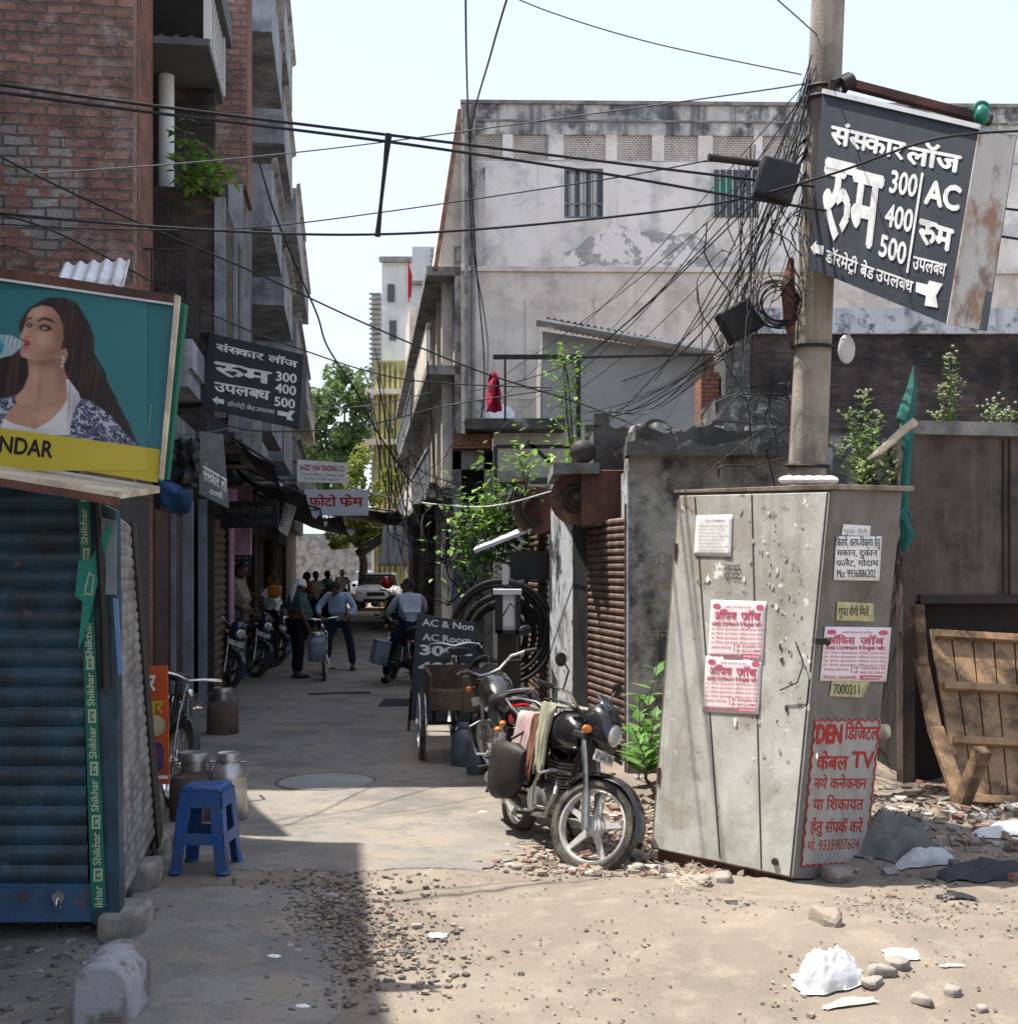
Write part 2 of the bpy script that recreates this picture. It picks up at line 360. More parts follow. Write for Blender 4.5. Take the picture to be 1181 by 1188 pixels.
m_road=M('old_asphalt',(.255,.232,.20),(.20,.185,.165),.9,.9,stain=[((.125,.115,.105),.7,.7,.47,.6),((.27,.225,.17),.75,1.6,.48,.6),((.15,.14,.125),.6,6,.5,.62),((.09,.085,.08),.5,50,.58,.7)],bump=.6,bs=60)
m_road2=M('old_asphalt_far',(.30,.29,.28),(.25,.24,.235),.7,.9,stain=[((.18,.175,.17),.5,.5),((.13,.125,.12),.4,50,.58,.7)],bump=.3,bs=60)
m_tyre=M('tyre_rubber',(.03,.028,.026),(.05,.045,.04),12,.85,stain=((.17,.145,.115),.75,7,.44,.62),bump=.4,bs=70)
m_alloy=M('silver_alloy',(.62,.62,.60),(.52,.52,.50),9,.38,metal=.35,stain=((.3,.25,.2),.3,14),bump=.03)
m_chrome=M('chrome',(.62,.62,.60),(.5,.5,.48),9,.2,metal=.95,bump=.02)
m_steel=M('brushed_steel',(.45,.45,.44),(.3,.3,.29),9,.35,metal=.8,stain=((.1,.08,.06),.5,7),bump=.05)
m_blk=M('black_plastic',(.016,.016,.017),(.024,.023,.022),12,.5,bump=.08,stain=((.10,.085,.07),.4,11,.55,.7))
m_blkgloss=M('black_gloss_paint',(.010,.010,.012),(.014,.014,.016),5,.2,coat=.7,bump=0,stain=((.06,.05,.045),.3,9))
m_bluegloss=M('dark_blue_gloss_paint',(.012,.022,.055),(.015,.025,.06),5,.22,coat=.7,bump=0,stain=((.06,.05,.045),.3,9))
m_redgloss=M('dark_red_gloss_paint',(.09,.010,.012),(.08,.012,.012),5,.22,coat=.7,bump=0,stain=((.06,.05,.045),.3,9))
m_leather=M('black_vinyl',(.016,.015,.015),(.026,.024,.023),7,.55,bump=.12,bs=90)
m_engine=M('engine_alloy',(.26,.25,.24),(.16,.155,.15),12,.5,metal=.4,bump=.15,stain=((.06,.05,.04),.6,10))
m_redlens=M('red_lens',(.38,.012,.012),(.33,.012,.012),9,.15,coat=.6,bump=0)
m_orangelens=M('orange_lens',(.62,.20,.03),(.55,.17,.03),9,.2,coat=.5,bump=0)
m_lens=M('headlamp_lens',(.50,.50,.50),(.62,.62,.62),30,.12,metal=.4,coat=.8,bump=0)
m_glassdk=M('dark_glass',(.02,.025,.03),(.03,.035,.04),3,.08,bump=0,spec=.8)
m_skin=M('brown_skin',(.16,.080,.050),(.13,.065,.042),14,.55,bump=.03)
m_hair=M('black_hair',(.012,.010,.009),(.02,.017,.015),40,.6,bump=.3,bs=120)
def cloth(name,c,c2=None,sc=5): return M('cloth_'+name,c,c2 or tuple(q*.8 for q in c),sc,.92,bump=.25,bs=14,spec=.1)
m_jute=M('wet_jute',(.13,.10,.075),(.085,.065,.05),9,.95,bump=.6,bs=80)
m_alu=M('dented_aluminium',(.55,.54,.52),(.40,.39,.38),6,.36,metal=.75,stain=((.12,.10,.08),.45,4),bump=.12,bs=10)
m_greycan=M('dull_grey_can',(.14,.16,.18),(.10,.115,.13),6,.5,metal=.4,bump=.1,stain=((.05,.04,.04),.5,4))
m_stool=M('blue_plastic',(.018,.085,.27),(.014,.062,.21),4,.42,bump=.03,stain=[((.07,.09,.13),.6,9),((.12,.11,.10),.5,22,.58,.68)])
m_cable=M('black_cable',(.012,.012,.014),(.02,.02,.022),5,.6,bump=0)
m_cablegrey=M('grey_cable',(.13,.13,.14),(.1,.1,.11),5,.7,bump=0)
m_orange=M('orange_sign_paint',(.55,.09,.02),(.50,.08,.02),4,.5,bump=.03,stain=((.2,.06,.03),.5,6))
m_tin=M('white_tin_sheet',(.72,.74,.76),(.62,.63,.65),4,.5,metal=.1,stain=((.3,.25,.2),.4,3),bump=.05)
m_creamtin=M('cream_tin_edge',(.66,.58,.45),(.54,.46,.34),5,.6,stain=((.2,.15,.1),.6,6),bump=.05)
m_tile=M('terracotta_sheet',(.42,.23,.16),(.30,.16,.11),4,.85,stain=((.09,.08,.07),.7,4),bump=.4,bs=20)
m_plastic=M('white_plastic_bag',(.62,.62,.62),(.55,.55,.56),3,.5,bump=.3,bs=15)
m_iron=M('black_iron',(.022,.021,.022),(.045,.035,.03),9,.65,bump=.15)
m_yelbld=M('faded_yellow_paint',(.50,.46,.20),(.40,.38,.17),2,.85,stain=((.12,.12,.08),.6,1.5),streak=((.14,.13,.1),.5,2),bump=.1)
m_far=M('pale_far_wall',(.70,.70,.69),(.58,.58,.58),1,.9,stain=((.35,.36,.37),.5,.6),bump=0)
m_carwhite=M('white_car_paint',(.74,.74,.74),(.70,.70,.70),3,.25,coat=.8,bump=0)
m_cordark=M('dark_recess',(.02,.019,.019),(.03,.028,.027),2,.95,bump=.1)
m_bark=M('bark',(.11,.085,.06),(.07,.055,.04),6,.9,bump=.6,bs=20)
m_steelbluegrey=M('grey_blue_enamel',(.21,.25,.30),(.16,.19,.23),4,.6,stain=((.07,.07,.07),.6,3),bump=.1)
m_tarp=M('black_tarpaulin',(.018,.019,.021),(.03,.031,.034),4,.45,bump=.3,bs=9)
m_tarpgrey=M('grey_tarpaulin',(.16,.17,.18),(.11,.115,.12),3,.6,bump=.4,bs=9)
# ------------------------------------------------------------------ text on planes
class Plane:
    """a real flat surface; pixel positions of the photograph are carried onto it"""
    def __init__(s,p,n): s.p=V(p); s.n=V(n).normalized(); 
    @staticmethod
    def of(a,b,c):
        n=(b-a).cross(c-a).normalized()
        if n.dot(V((0,0,CH))-a)<0: n=-n
        return Plane(a,n)
    def at(s,px,py,off=0):
        r=P(px,py,1)-V((0,0,CH)); o=V((0,0,CH)); q=s.p+s.n*off
        return o+r*((q-o).dot(s.n)/r.dot(s.n))
_G={}
def glyphs(txt,bold=.0):
    key=(txt,bold)
    if key in _G: return _G[key]
    c=bpy.data.curves.new('t','FONT'); c.body=txt; c.size=1; c.resolution_u=3; c.offset=bold; c.fill_mode='FRONT'
    o=bpy.data.objects.new('t',c); me=bpy.data.meshes.new_from_object(o)
    vs=[(v.co.x,v.co.y) for v in me.vertices]; fs=[tuple(p.vertices) for p in me.polygons]
    bpy.data.objects.remove(o); bpy.data.curves.remove(c); bpy.data.meshes.remove(me)
    _G[key]=(vs,fs); return _G[key]
def adv(txt):
    a=glyphs(txt+'I')[0]; b=glyphs('I')[0]
    return max(v[0] for v in a)-max(v[0] for v in b)
def halfclip(vs,fs,x1):
    bm=bmesh.new(); vv=[bm.verts.new((x,y,0)) for x,y in vs]
    for f in fs:
        try: bm.faces.new([vv[i] for i in f])
        except ValueError: pass
    bmesh.ops.bisect_plane(bm,geom=bm.verts[:]+bm.edges[:]+bm.faces[:],plane_co=(x1,0,0),plane_no=(1,0,0),clear_outer=True)
    bm.verts.ensure_lookup_table(); bm.verts.index_update()
    r=([(v.co.x,v.co.y) for v in bm.verts],[tuple(v.index for v in f.verts) for f in bm.faces]); bm.free(); return r
def layout(txt,bold=0):
    """Devanagari in visual order. '~X' half form of X, '{ru}' ru with side hook, '{ra}' ra-stroke under previous, '{rph}' reph over previous"""
    VS=[];FS=[];x=0; i=0; buf=''
    def put(vs,fs,dx,dy=0,sx=1,sy=1):
        b=len(VS); VS.extend([(vx*sx+dx,vy*sy+dy) for vx,vy in vs]); FS.extend([tuple(q+b for q in f) for f in fs])
    def flush():
        nonlocal x,buf
        if buf: put(*glyphs(buf,bold),x); x+=adv(buf); buf=''
    while i<len(txt):
        ch=txt[i]
        if ch=='~':
            flush(); k=txt[i+1]; i+=2; vs,fs=glyphs(k,bold); a=adv(k); 
            cut=a-.12 if k!='क' else a-.10
            put(*halfclip(vs,fs,cut),x); x+=cut
        elif ch=='{':
            j=txt.index('}',i); k=txt[i+1:j]; i=j+1; flush()
            if k=='ru':
                put(*glyphs('र',bold),x); a=adv('र'); b=.035+bold
                hook=[(x+a-.1,.34),(x+a+.02,.40),(x+a+.13,.33),(x+a+.14,.20),(x+a+.06,.10)]
                for (p,q) in zip(hook,hook[1:]):
                    dx,dy=q[0]-p[0],q[1]-p[1]; l=math.hypot(dx,dy); ux,uy=-dy/l*b,dx/l*b
                    put([(p[0]-ux,p[1]-uy),(q[0]-ux,q[1]-uy),(q[0]+ux,q[1]+uy),(p[0]+ux,p[1]+uy)],[(0,1,2,3)],0)
                put([(x,.60),(x+a+.2,.60),(x+a+.2,.665),(x,.665)],[(0,1,2,3)],0)
                x+=a+.2
            elif k=='ra':
                b=.03+bold
                for (p,q) in (((x-.22,.16),(x-.42,-.02)),):
                    dx,dy=q[0]-p[0],q[1]-p[1]; l=math.hypot(dx,dy); ux,uy=-dy/l*b,dx/l*b
                    put([(p[0]-ux,p[1]-uy),(q[0]-ux,q[1]-uy),(q[0]+ux,q[1]+uy),(p[0]+ux,p[1]+uy)],[(0,1,2,3)],0)
            elif k=='rv':
                b=.03+bold
                for (p,q) in (((x-.22,-.02),(x-.36,-.16)),((x-.22,-.02),(x-.08,-.16))):
                    dx,dy=q[0]-p[0],q[1]-p[1]; l=math.hypot(dx,dy); ux,uy=-dy/l*b,dx/l*b
                    put([(p[0]-ux,p[1]-uy),(q[0]-ux,q[1]-uy),(q[0]+ux,q[1]+uy),(p[0]+ux,p[1]+uy)],[(0,1,2,3)],0)
            elif k=='rph':
                vs,fs=glyphs('\u0945',bold); mx=max(v[0] for v in vs); put(vs,fs,x-.04)
        else: buf+=ch; i+=1
    flush()
    return VS,FS,x
def text_on(mb,pl,txt,a,b,up,off=.004,bold=.02,mat=None):
    """txt from pixel a to pixel b on plane pl; up=(dx,dy) pixels for one cap height"""
    if mat is not None: mb.mat(mat)
    VS,FS,w=layout(txt,0)
    if not VS: return
    x0=min(v[0] for v in VS); x1=max(v[0] for v in VS); H=.665
    T=mb.T; mb.T=None
    k=bold*.9; sh=[(0,0)] if bold<.012 else ([(0,0),(k,0)] if bold<.022 else [(0,0),(k,0),(-k,0),(0,k*.8),(0,-k*.8)])
    for i,(ex,ey) in enumerate(sh):
        base=len(mb.v)
        for vx,vy in VS:
            s=(vx+ex-x0)/(x1-x0); t=(vy+ey)/H
            mb.vert(pl.at(lerp(a[0],b[0],s)+up[0]*t, lerp(a[1],b[1],s)+up[1]*t, (off if off>=.008 else off*.5+.001)+i*.0004))
        for f in FS: mb.face([q+base for q in f])
    mb.T=T
def patch(mb,pl,pts,off,mat=None):
    if mat is not None: mb.mat(mat)
    vv=[pl.at(x,y,off) for x,y in pts]; base=len(mb.v)
    for p in vv: mb.vert(p)
    for t in tessellate_polygon([vv]): mb.face([q+base for q in t])
def strokes(mb,pl,pts,w,off,mat=None):
    if mat is not None: mb.mat(mat)
    for (a,b) in zip(pts,pts[1:]):
        dx,dy=b[0]-a[0],b[1]-a[1]; l=math.hypot(dx,dy) or 1; ux,uy=-dy/l*w/2,dx/l*w/2; ex,ey=dx/l*w*.3,dy/l*w*.3
        patch(mb,pl,[(a[0]-ux-ex,a[1]-uy-ey),(b[0]-ux+ex,b[1]-uy+ey),(b[0]+ux+ex,b[1]+uy+ey),(a[0]+ux-ex,a[1]+uy-ey)],off)
def arrow(mb,pl,pts,off,mat): patch(mb,pl,pts,off,mat)
def panel(mb,pl,pts,th=.04,off=0):
    """solid board whose front face lies on the plane"""
    f=[pl.at(x,y,off) for x,y in pts]; mb.sheet([p-pl.n*th for p in f],pl.n,th)
# ================================================================== GROUND AND ROAD
def axis(vals):
    out=[]
    for a,b,n in vals:
        out+=[lerp(a,b,i/n) for i in range(n)]
    return out+[vals[-1][1]]
gx=axis([(-300,-12,6),(-12,-3,14),(-3,4.2,150),(4.2,12,12),(12,300,6)]); gy=axis([(-60,-2,6),(-2,3.6,12),(3.6,9.6,150),(9.6,14,50),(14,60,40),(60,600,10)])
mb=MB(); ix={}
for i,x in enumerate(gx):
    for j,y in enumerate(gy):
        z=ground(x,y)-.004
        ix[i,j]=mb.vert((x,y,z))
for i in range(len(gx)-1):
    for j in range(len(gy)-1): mb.face([ix[i,j],ix[i+1,j],ix[i+1,j+1],ix[i,j+1]])
struct(mb.build('ground',m_dirt,fix=False,angle=80))
def roadL(y): return -3.5-.134*(y-11.3)+.1 if y>7 else -3.3
def roadR(y):
    e=lerp(.62,-.15,ss(9.2,7.25,y)); far=-.2-.115*(y-13)+.35
    b=lerp(e,.85,ss(9.5,11,y)); b=lerp(b,far,ss(12,16,y)); return b
ys=[]; y=0.0
mb=MB(); NU=70; rows=[]
yy=axis([(0,2.5,60),(2.5,7,50),(7,45,50)])
for t in yy:
    row=[]
    for i in range(NU+1):
        u=i/NU; y0=7.28+.10*nz(u*9,0,1)+.05*nz(u*40,3,1); yv=y0+t
        xl=roadL(yv); xr=roadR(yv)+(.10*nz(yv*1.6,0,4)+.05*nz(yv*7,0,9))*ss(14,9,yv)
        x=lerp(xl,xr,u); edge=min((u>0)*1,(1-u)*NU/2,1)
        z=ground(x,yv)+.012*ss(0,.02,t)*ss(1,.975,u)-.002+.003
        row.append(mb.vert((x,yv,z+.004)))
    rows.append(row)
for a,b in zip(rows,rows[1:]):
    for i in range(NU): mb.face([a[i],a[i+1],b[i+1],b[i]])
for i in range(NU):
    a=mb.v[rows[0][i]];b=mb.v[rows[0][i+1]]
    k=[mb.vert(a),mb.vert(b),mb.vert((b.x,b.y-.03,b.z-.04)),mb.vert((a.x,a.y-.03,a.z-.04))]; mb.face(k)
struct(mb.build('road',m_road,fix=False,angle=80))
# near asphalt remnant at the left, in front of the broken edge
mb=MB(); rows=[]
for j in range(41):
    row=[]
    for i in range(31):
        v=j/40;u=i/30; yv=lerp(3.2,6.9,v); xr=-.72+.28*nz(yv*1.1,0,8)+.06*nz(yv*6,0,3)+.3*ss(4.6,3.4,yv)-.35*ss(5.6,6.6,yv); xl=-3.2
        x=lerp(xl,xr,u); yv+=.12*nz(x*3,0,6)*ss(.9,1,v); row.append(mb.vert((x,yv,ground(x,yv)+.010*min(1,(1-u)*15)*min(1,(1-v)*15)-.001)))
    rows.append(row)
for a,b in zip(rows,rows[1:]):
    for i in range(30): mb.face([a[i],a[i+1],b[i+1],b[i]])
struct(mb.build('broken_road_surface',m_road,fix=False,angle=80))
# ================================================================== LEFT SIDE OF THE STREET
ZB=-.2; AL=R(7.6)
LB=(-3.4,11.3,0)
def lathing(mb,fn,nu,nv,w=.018,th=.02):
    # diamond lattice between corners given by fn(u,v)
    for k in range(-nv,nu+1):
        for s in (0,1):
            a=[];
            pts=[]
            for q in range(nv+1):
                u=(k+q)/nu if s==0 else (k+nv-q)/nu
                if -1e-6<=u<=1+1e-6: pts.append(fn(min(1,max(0,u)),q/nv))
            if len(pts)>1: mb.bar(pts[0],pts[-1],w,th)
# --- brick building at the corner
b1=thing('brick_building','tall red brick building at the left with lattice balcony and an unplastered side wall','building',LB,AL)
mb=MB(); mb.box(-9,0,0,.24,ZB,8.6); mb.build('brick_wall',m_brick,b1)
# outline of each storey band broken by header courses
mb=MB(); mb.box(-.25,.008,.243,1.15,ZB,8.6); mb.build('corner_pier',m_brickside,b1)
mb=MB()
pts=[]
for k in range(40):
    a=k/40*2*math.pi; r=1+.18*nz(math.cos(a)*2,math.sin(a)*2,4)
    pts.append((-1.45+.95*r*max(-1,min(1,1.25*math.cos(a))),-.004,5.15+.58*r*max(-1,min(1,1.25*math.sin(a)))))
for k in range(len(pts)): # stepped brick outline
    x,y,z=pts[k]; pts[k]=(round(x/.12)*.12,y,round(z/.092)*.092)
q=[]
for p in pts:
    if not q or (V(p)-V(q[-1])).length>.01: q.append(p)
mb.sheet(q,(0,-1,0),.004); mb.build('whitewashed_bricks',m_brickpale,b1)
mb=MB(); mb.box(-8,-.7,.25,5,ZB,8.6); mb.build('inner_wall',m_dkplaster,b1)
mb=MB(); mb.box(-.7,.55,1.15,2.75,6.95,7.02).box(-.7,.62,1.15,3.0,7.68,7.95).box(-.7,.5,1.3,2.7,8.1,8.8)
mb.build('balcony_slab',m_grey,b1)
mb=MB(); lathing(mb,lambda u,v:(.54,1.2+1.5*u,7.02+.66*v),9,4,.022,.02); 
lathing(mb,lambda u,v:(-.3+.84*u,2.7,7.02+.66*v),5,4,.022,.02); mb.box(.50,.57,1.15,1.22,7.02,7.68).box(.50,.57,2.68,2.74,7.02,7.68)
mb.build('balcony_lattice',m_far,b1)
mb=MB(); mb.cyl((.02,2.0,5.75),(.02,2.0,6.95),.085); mb.cyl((.32,3.05,8.3),(.62,3.05,8.3),.06); mb.build('drain_pipe',m_far,b1)
mb=MB(); mb.box(-.7,.62,1.75,4.4,3.95,5.7); mb.box(-.7,.42,2.4,2.65,5.7,5.78); mb.build('brick_bay',m_brickdk,b1)
mb=MB(); mb.box(-.25,.50,2.3,2.42,5.7,6.95); mb.build('recessed_brick_wall',m_brickdk,b1)
mb=MB(); mb.box(.55,.66,1.72,1.80,3.3,5.6).box(.56,.66,3.2,3.28,3.3,5.65).box(.56,.66,4.1,4.2,3.3,5.6); mb.build('white_edging',m_blueplaster,b1)
mb=MB(); mb.box(-.7,.42,.55,1.75,3.45,3.62).box(.36,.46,.55,1.75,3.62,3.9); mb.build('iron_balcony_slab',m_blueplaster,b1)
mb=MB()
for k in range(11): mb.cyl((.40,.58+k*.115,3.9),(.40,.58+k*.115,4.75),.009,n=5)
for z in (4.05,4.4,4.75): mb.cyl((.40,.56,z),(.40,1.74,z),.013,n=5)
for k in range(5): mb.cyl((-.2+k*.14,.57,3.6),(-.2+k*.14,.57,4.75),.009,n=5)
mb.cyl((-.25,.57,4.75),(.4,.57,4.75),.013,n=5); mb.build('iron_railing',m_iron,b1)
mb=MB(); mb.box(-.4,.25,3.2,4.3,4.1,5.5).build('bay_window_shutter',m_dkplaster,b1)
mb=MB(); mb.box(-.02,.02,1.2,4.9,2.75,3.45).build('fascia_wall',m_blueplaster,b1)
mb=MB(); mb.box(-.68,.03,1.16,3.3,ZB,2.3); mb.build('tiled_ground_floor',m_maroon,b1)
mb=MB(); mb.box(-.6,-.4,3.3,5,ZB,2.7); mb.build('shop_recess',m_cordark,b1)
mb=MB(); mb.box(.03,.14,3.3,3.42,ZB,2.5).box(.02,.12,5.0,5.14,ZB,2.6).box(.04,.09,2.2,2.26,ZB,2.3); mb.build('door_jamb',m_steelbluegrey,b1)
# --- second brick and plaster building
B2=(-3.4-.134*4.6,15.9,0)
b2=thing('narrow_brick_building','narrow brick building with grimy plastered lower floors behind the corner brick building','building',B2,AL)
mb=MB(); mb.box(-1.2,.66,0,.9,6.6,9.4); mb.build('brick_upper_wall',m_brick,b2)
mb=MB(); mb.box(.50,.67,.003,.96,6.55,9.4).build('brick_edge',m_brickside,b2)
mb=MB(); mb.box(-1.2,.62,-.02,1.6,3.3,6.6); mb.build('plaster_wall',m_dkplaster,b2)
mb=MB(); mb.box(-.85,.05,-.04,-.018,4.1,6.2).box(-.45,.75,1.6,3.2,3.2,3.5).box(-.2,.75,1.6,1.7,3.5,4.3); mb.build('window_panel',m_conc,b2)  # panels greyed to carry the shade of this side
mb=MB(); mb.box(.44,.62,-.06,.0,3.5,6.6).box(.62,.70,0,.1,3.4,5.2); mb.build('pilaster',m_blueplaster,b2)
mb=MB(); mb.box(-1.3,.45,1.6,2.2,3.2,9.3).build('rear_wall',m_dkplaster,b2)
mb=MB(); mb.box(-.9,0.0,-.1,0,ZB,3.3).build('ground_floor_wall',m_dkplaster,b2)
# --- blue-washed balcony blocks receding
def balcony_block(loc,ww,hh,levels,prot,name,label,m1,m2):
    b=thing(name,label,'building',loc,AL)
    mb=MB(); mb.box(-5,0,0,ww,ZB+3.2,hh).box(-5,-.3,0,ww,ZB,ZB+3.2); mb.build('wall',m1,b)
    for z in levels:
        mb=MB(); mb.box(0,prot,.1,ww-.15,z,z+.14); mb.box(prot-.09,prot,.1,ww-.15,z+.14,z+.95).box(0,prot-.09,.1,.19,z+.14,z+.95); mb.build('balcony',m2,b)
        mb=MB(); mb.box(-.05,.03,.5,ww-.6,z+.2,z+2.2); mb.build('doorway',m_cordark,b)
        mb=MB(); mb.prism([(prot,.1,z+.95),(prot+.08,.1,z+1.0),(prot+.08,.1,z+1.06),(prot,.1,z+1.03)],(0,ww-.25,0)); mb.build('coping',m_conc,b)  # grey coping, the shade up here is put into its colour
    return b
def lp(y,e=0): return (-3.4-.134*(y-11.3)+e,y,0)
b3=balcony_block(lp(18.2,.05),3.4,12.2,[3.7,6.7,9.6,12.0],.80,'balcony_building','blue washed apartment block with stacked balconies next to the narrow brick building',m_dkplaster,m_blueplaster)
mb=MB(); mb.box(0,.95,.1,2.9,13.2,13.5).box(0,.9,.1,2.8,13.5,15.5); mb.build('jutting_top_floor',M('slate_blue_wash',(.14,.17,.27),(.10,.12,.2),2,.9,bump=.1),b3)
b4=balcony_block(lp(22.2,.1),4,12.5,[3.6,6.4,9.3,11.2],.75,'pale_balcony_building','pale blue apartment block with white coped balconies in the middle of the left row',m_dkplaster,m_blueplaster)  # balconies coloured bluish grey to stand for their shade
b5=balcony_block(lp(27,.2),5,12.3,[3.5,6.2,9.0],.7,'stained_balcony_building','stained cream block with three balconies after the pale blue one',m_conc,m_blueplaster)  # cream walls and balconies greyed, shade painted into the colour
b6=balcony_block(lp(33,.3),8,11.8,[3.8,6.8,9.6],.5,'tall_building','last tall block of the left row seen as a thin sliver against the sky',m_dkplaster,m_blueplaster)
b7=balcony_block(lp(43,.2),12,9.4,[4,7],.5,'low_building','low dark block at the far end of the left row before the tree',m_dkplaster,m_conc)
# --- shutters, pillars and shopfronts at street level on the left
def shutter(mb,fn,nz_,dep,ax,us=(0,.25,.5,.75,1)):
    # fn(u,z) -> point on flat shutter plane ; corrugation pushed along ax
    H=nz_; ax=V(ax); prev=None
    for k in range(H*4+1):
        t=k/(H*4); ph=(k%4); o=[0,.8,1,.9][ph]*dep
        row=[mb.vert(V(fn(u,t))+ax*o) for u in us]
        if prev:
            for a in range(len(us)-1): mb.face([prev[a],prev[a+1],row[a+1],row[a]])
        prev=row
s1=thing('shop_shutter','brown roller shutter behind the first motorcycle of the left row','shutter',lp(16.6,.12),AL)
mb=MB(); shutter(mb,lambda u,t:(0,2.1*u,ZB+2.6*t),22,.03,(1,0,0)); mb.build('slats',m_rust,s1)
mb=MB(); mb.box(-.05,.08,-.06,0,ZB,2.5).box(-.05,.08,2.1,2.18,ZB,2.5).box(-.05,.1,-.06,2.18,2.42,2.6); mb.build('frame',m_iron,s1)
for k,(px,d,w) in enumerate(((257,18.9,.09),(265,19.0,.09))):
    p=P(px,655,d); mb=MB(); mb.cyl((p.x,p.y,ZB),(p.x,p.y,2.9),w,n=14)
    mb.cyl((p.x,p.y,2.7),(p.x,p.y,2.9),w+.04); 
    one(mb,'pillar',m_pink,['pink round pillar behind the nearest bikes, the one nearer the shutter','pink round pillar behind the nearest bikes, the one nearer the leaning man'][k],'pillar')
mb=MB(); p=P(262,655,20.5); mb.box(-5.2,-4.3,20.3,20.4,ZB,2.0); mb.box(-4.62,-4.1,19.8,19.95,1.9,3.0)
one(mb,'shop_wall',m_pink,'pink painted shop wall behind the two pink pillars','wall')
def shopfront(y0,y1,col,label,h=2.7):
    t=thing('shopfront',label,'shop',lp(y0,.02),AL); L=y1-y0
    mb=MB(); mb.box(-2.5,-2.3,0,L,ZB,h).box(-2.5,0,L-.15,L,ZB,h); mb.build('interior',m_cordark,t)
    mb=MB(); mb.box(-.1,.06,0,.14,ZB,h).box(-.1,.06,L-.14,L,ZB,h).box(-.1,.08,0,L,h-.35,h); mb.build('frame',col,t)
    mb=MB(); mb.box(-.9,-.1,.3,L-.3,ZB,.75); mb.build('counter',m_wooddk,t)
    r=random.Random(int(y0*10))
    for k in range(7):
        mb=MB(); yy=.3+r.random()*(L-.6); z=r.uniform(.8,2.2); mb.ell((-.35-r.random()*.6,yy,z),.12,.16,r.uniform(.15,.32),8,6); mb.build('hanging_goods',[cloth('teal',(.02,.25,.32)),cloth('tan',(.3,.2,.1)),cloth('pale',(.5,.5,.5)),cloth('red',(.35,.05,.05))][k%4],t)
    return t
shopfront(20.8,23.4,m_steelbluegrey,'open shop with hanging goods behind the leaning man')
shopfront(23.6,27.0,m_dkplaster,'open dark shop beside the shopper with an orange bag')
shopfront(27.3,32.5,m_wooddk,'open shop in deep shade behind the far parked motorcycles')
shopfront(33.0,40.5,m_dkplaster,'farthest open shop of the left row under a grey awning')
# awnings
def awning(pts,m,label,sag=.12,nm='awning',poles=True):
    a,b,c,d=[V(p) for p in pts] # a,b at wall ; c,d outer
    t=thing(nm,label,'awning',tuple((a+b)/2))
    mb=MB()
    def fn(u,v):
        p=a.lerp(b,u).lerp(d.lerp(c,u),v); p=V(p); p.z-=sag*math.sin(math.pi*u)*v+.05*nz(u*5,v*4,a.y)+sag*.5*math.sin(math.pi*v); return p
    g=mb.grid(fn,14,8); mb.build('cloth',m,t,world=True)
    mb=MB(); mb.cyl(a,d,.018,n=6); mb.cyl(b,c,.018,n=6)
    if poles:
        mb.cyl(d,(d.x,d.y,ZB),.02,n=6)
    mb.build('frame',m_iron,t,world=True); return t
def lq(y,e,z): p=lp(y,e); return (p[0],y,z)
awning([lq(15.6,.5,3.35),lq(18.4,.5,3.35),lq(18.4,1.05,2.95),lq(15.6,1.05,3.0)],m_tarp,'black cloth awning directly under the blue and white lodge board',.15,poles=False)
awning([lq(19,.1,3.35),lq(23,.1,3.3),lq(23,1.5,2.75),lq(19,1.35,2.8)],m_tarp,'black sagging awning above the leaning man',.25,poles=False)
awning([lq(23.5,.1,3.2),lq(27.5,.1,3.2),lq(27.5,1.6,2.7),lq(23.5,1.5,2.8)],m_tarpgrey,'grey awning above the shopper with an orange bag',.2,poles=False)
awning([lq(28.5,.1,3.2),lq(36,.1,3.3),lq(36,2.3,2.75),lq(28.5,1.9,2.85)],m_tarp,'long black awning over the far left shops',.3,poles=False)
awning([lq(37,.1,3.8),lq(46,.1,3.8),lq(46,4.6,3.2),lq(37,3.6,3.3)],m_tarpgrey,'grey corrugated awning beneath the red lettered photo shop board',.2,poles=False)
# corrugated sheet roof bit over the billboard
mb=MB()
def fn(u,v):
    a=P(60,338,6.6).lerp(P(143,330,6.6),u); b=P(74,306,7.2).lerp(P(150,300,7.25),u); p=a.lerp(b,v); p.z+=.012*math.sin(u*2*math.pi*5); return p
mb.grid(fn,72,1)
o=one(mb,'corrugated_sheet',m_tin,'short white corrugated roofing sheet just above the teal billboard','roof sheet'); md=o.modifiers.new('s','SOLIDIFY'); md.thickness=.006
# ================================================================== RIGHT SIDE
# --- white building facing the camera across the yard
WD=25.0; WX=-.93
wb=thing('white_building','large weathered white building with lattice vents under the roof and one barred window','building',(WX,WD,0),R(1.2))
XR=17.0
Lz=1.75+(655-120)/F*WD; Ljb=1.75+(655-186)/F*WD-.0; Ljt=1.75+(655-152)/F*WD
def wx(px,d=WD): return (px-CX)/F*d-WX
def wz(py,d=WD): return CH+(HY-py)/F*d
vents=[(545,583),(595,636),(654,703),(716,757),(771,811),(828,876),(886,928),(1040,1090),(1110,1160)]
wl=(wx(655),wx(700),wz(252),wz(194))
mb=MB()
def wallface(x0,x1,z0,z1,y=0,th=.25): 
    if x1-x0>.005 and z1-z0>.005: mb.box(x0,x1,y,y+th,z0,z1)
zl=wz(312)
wallface(0,XR,ZB,zl)            # lower storeys
wallface(0,wl[0],zl,wz(186)); wallface(wl[1],XR,zl,wz(186)); wallface(wl[0],wl[1],zl,wl[2]); wallface(wl[0],wl[1],wl[3],wz(186))
xs=[0]
for a,b in vents: xs+=[wx(a),wx(b)]
xs.append(XR)
for k in range(0,len(xs),2): wallface(xs[k],xs[k+1],wz(184.9),wz(155))
mb.build('front_wall',m_white,wb)
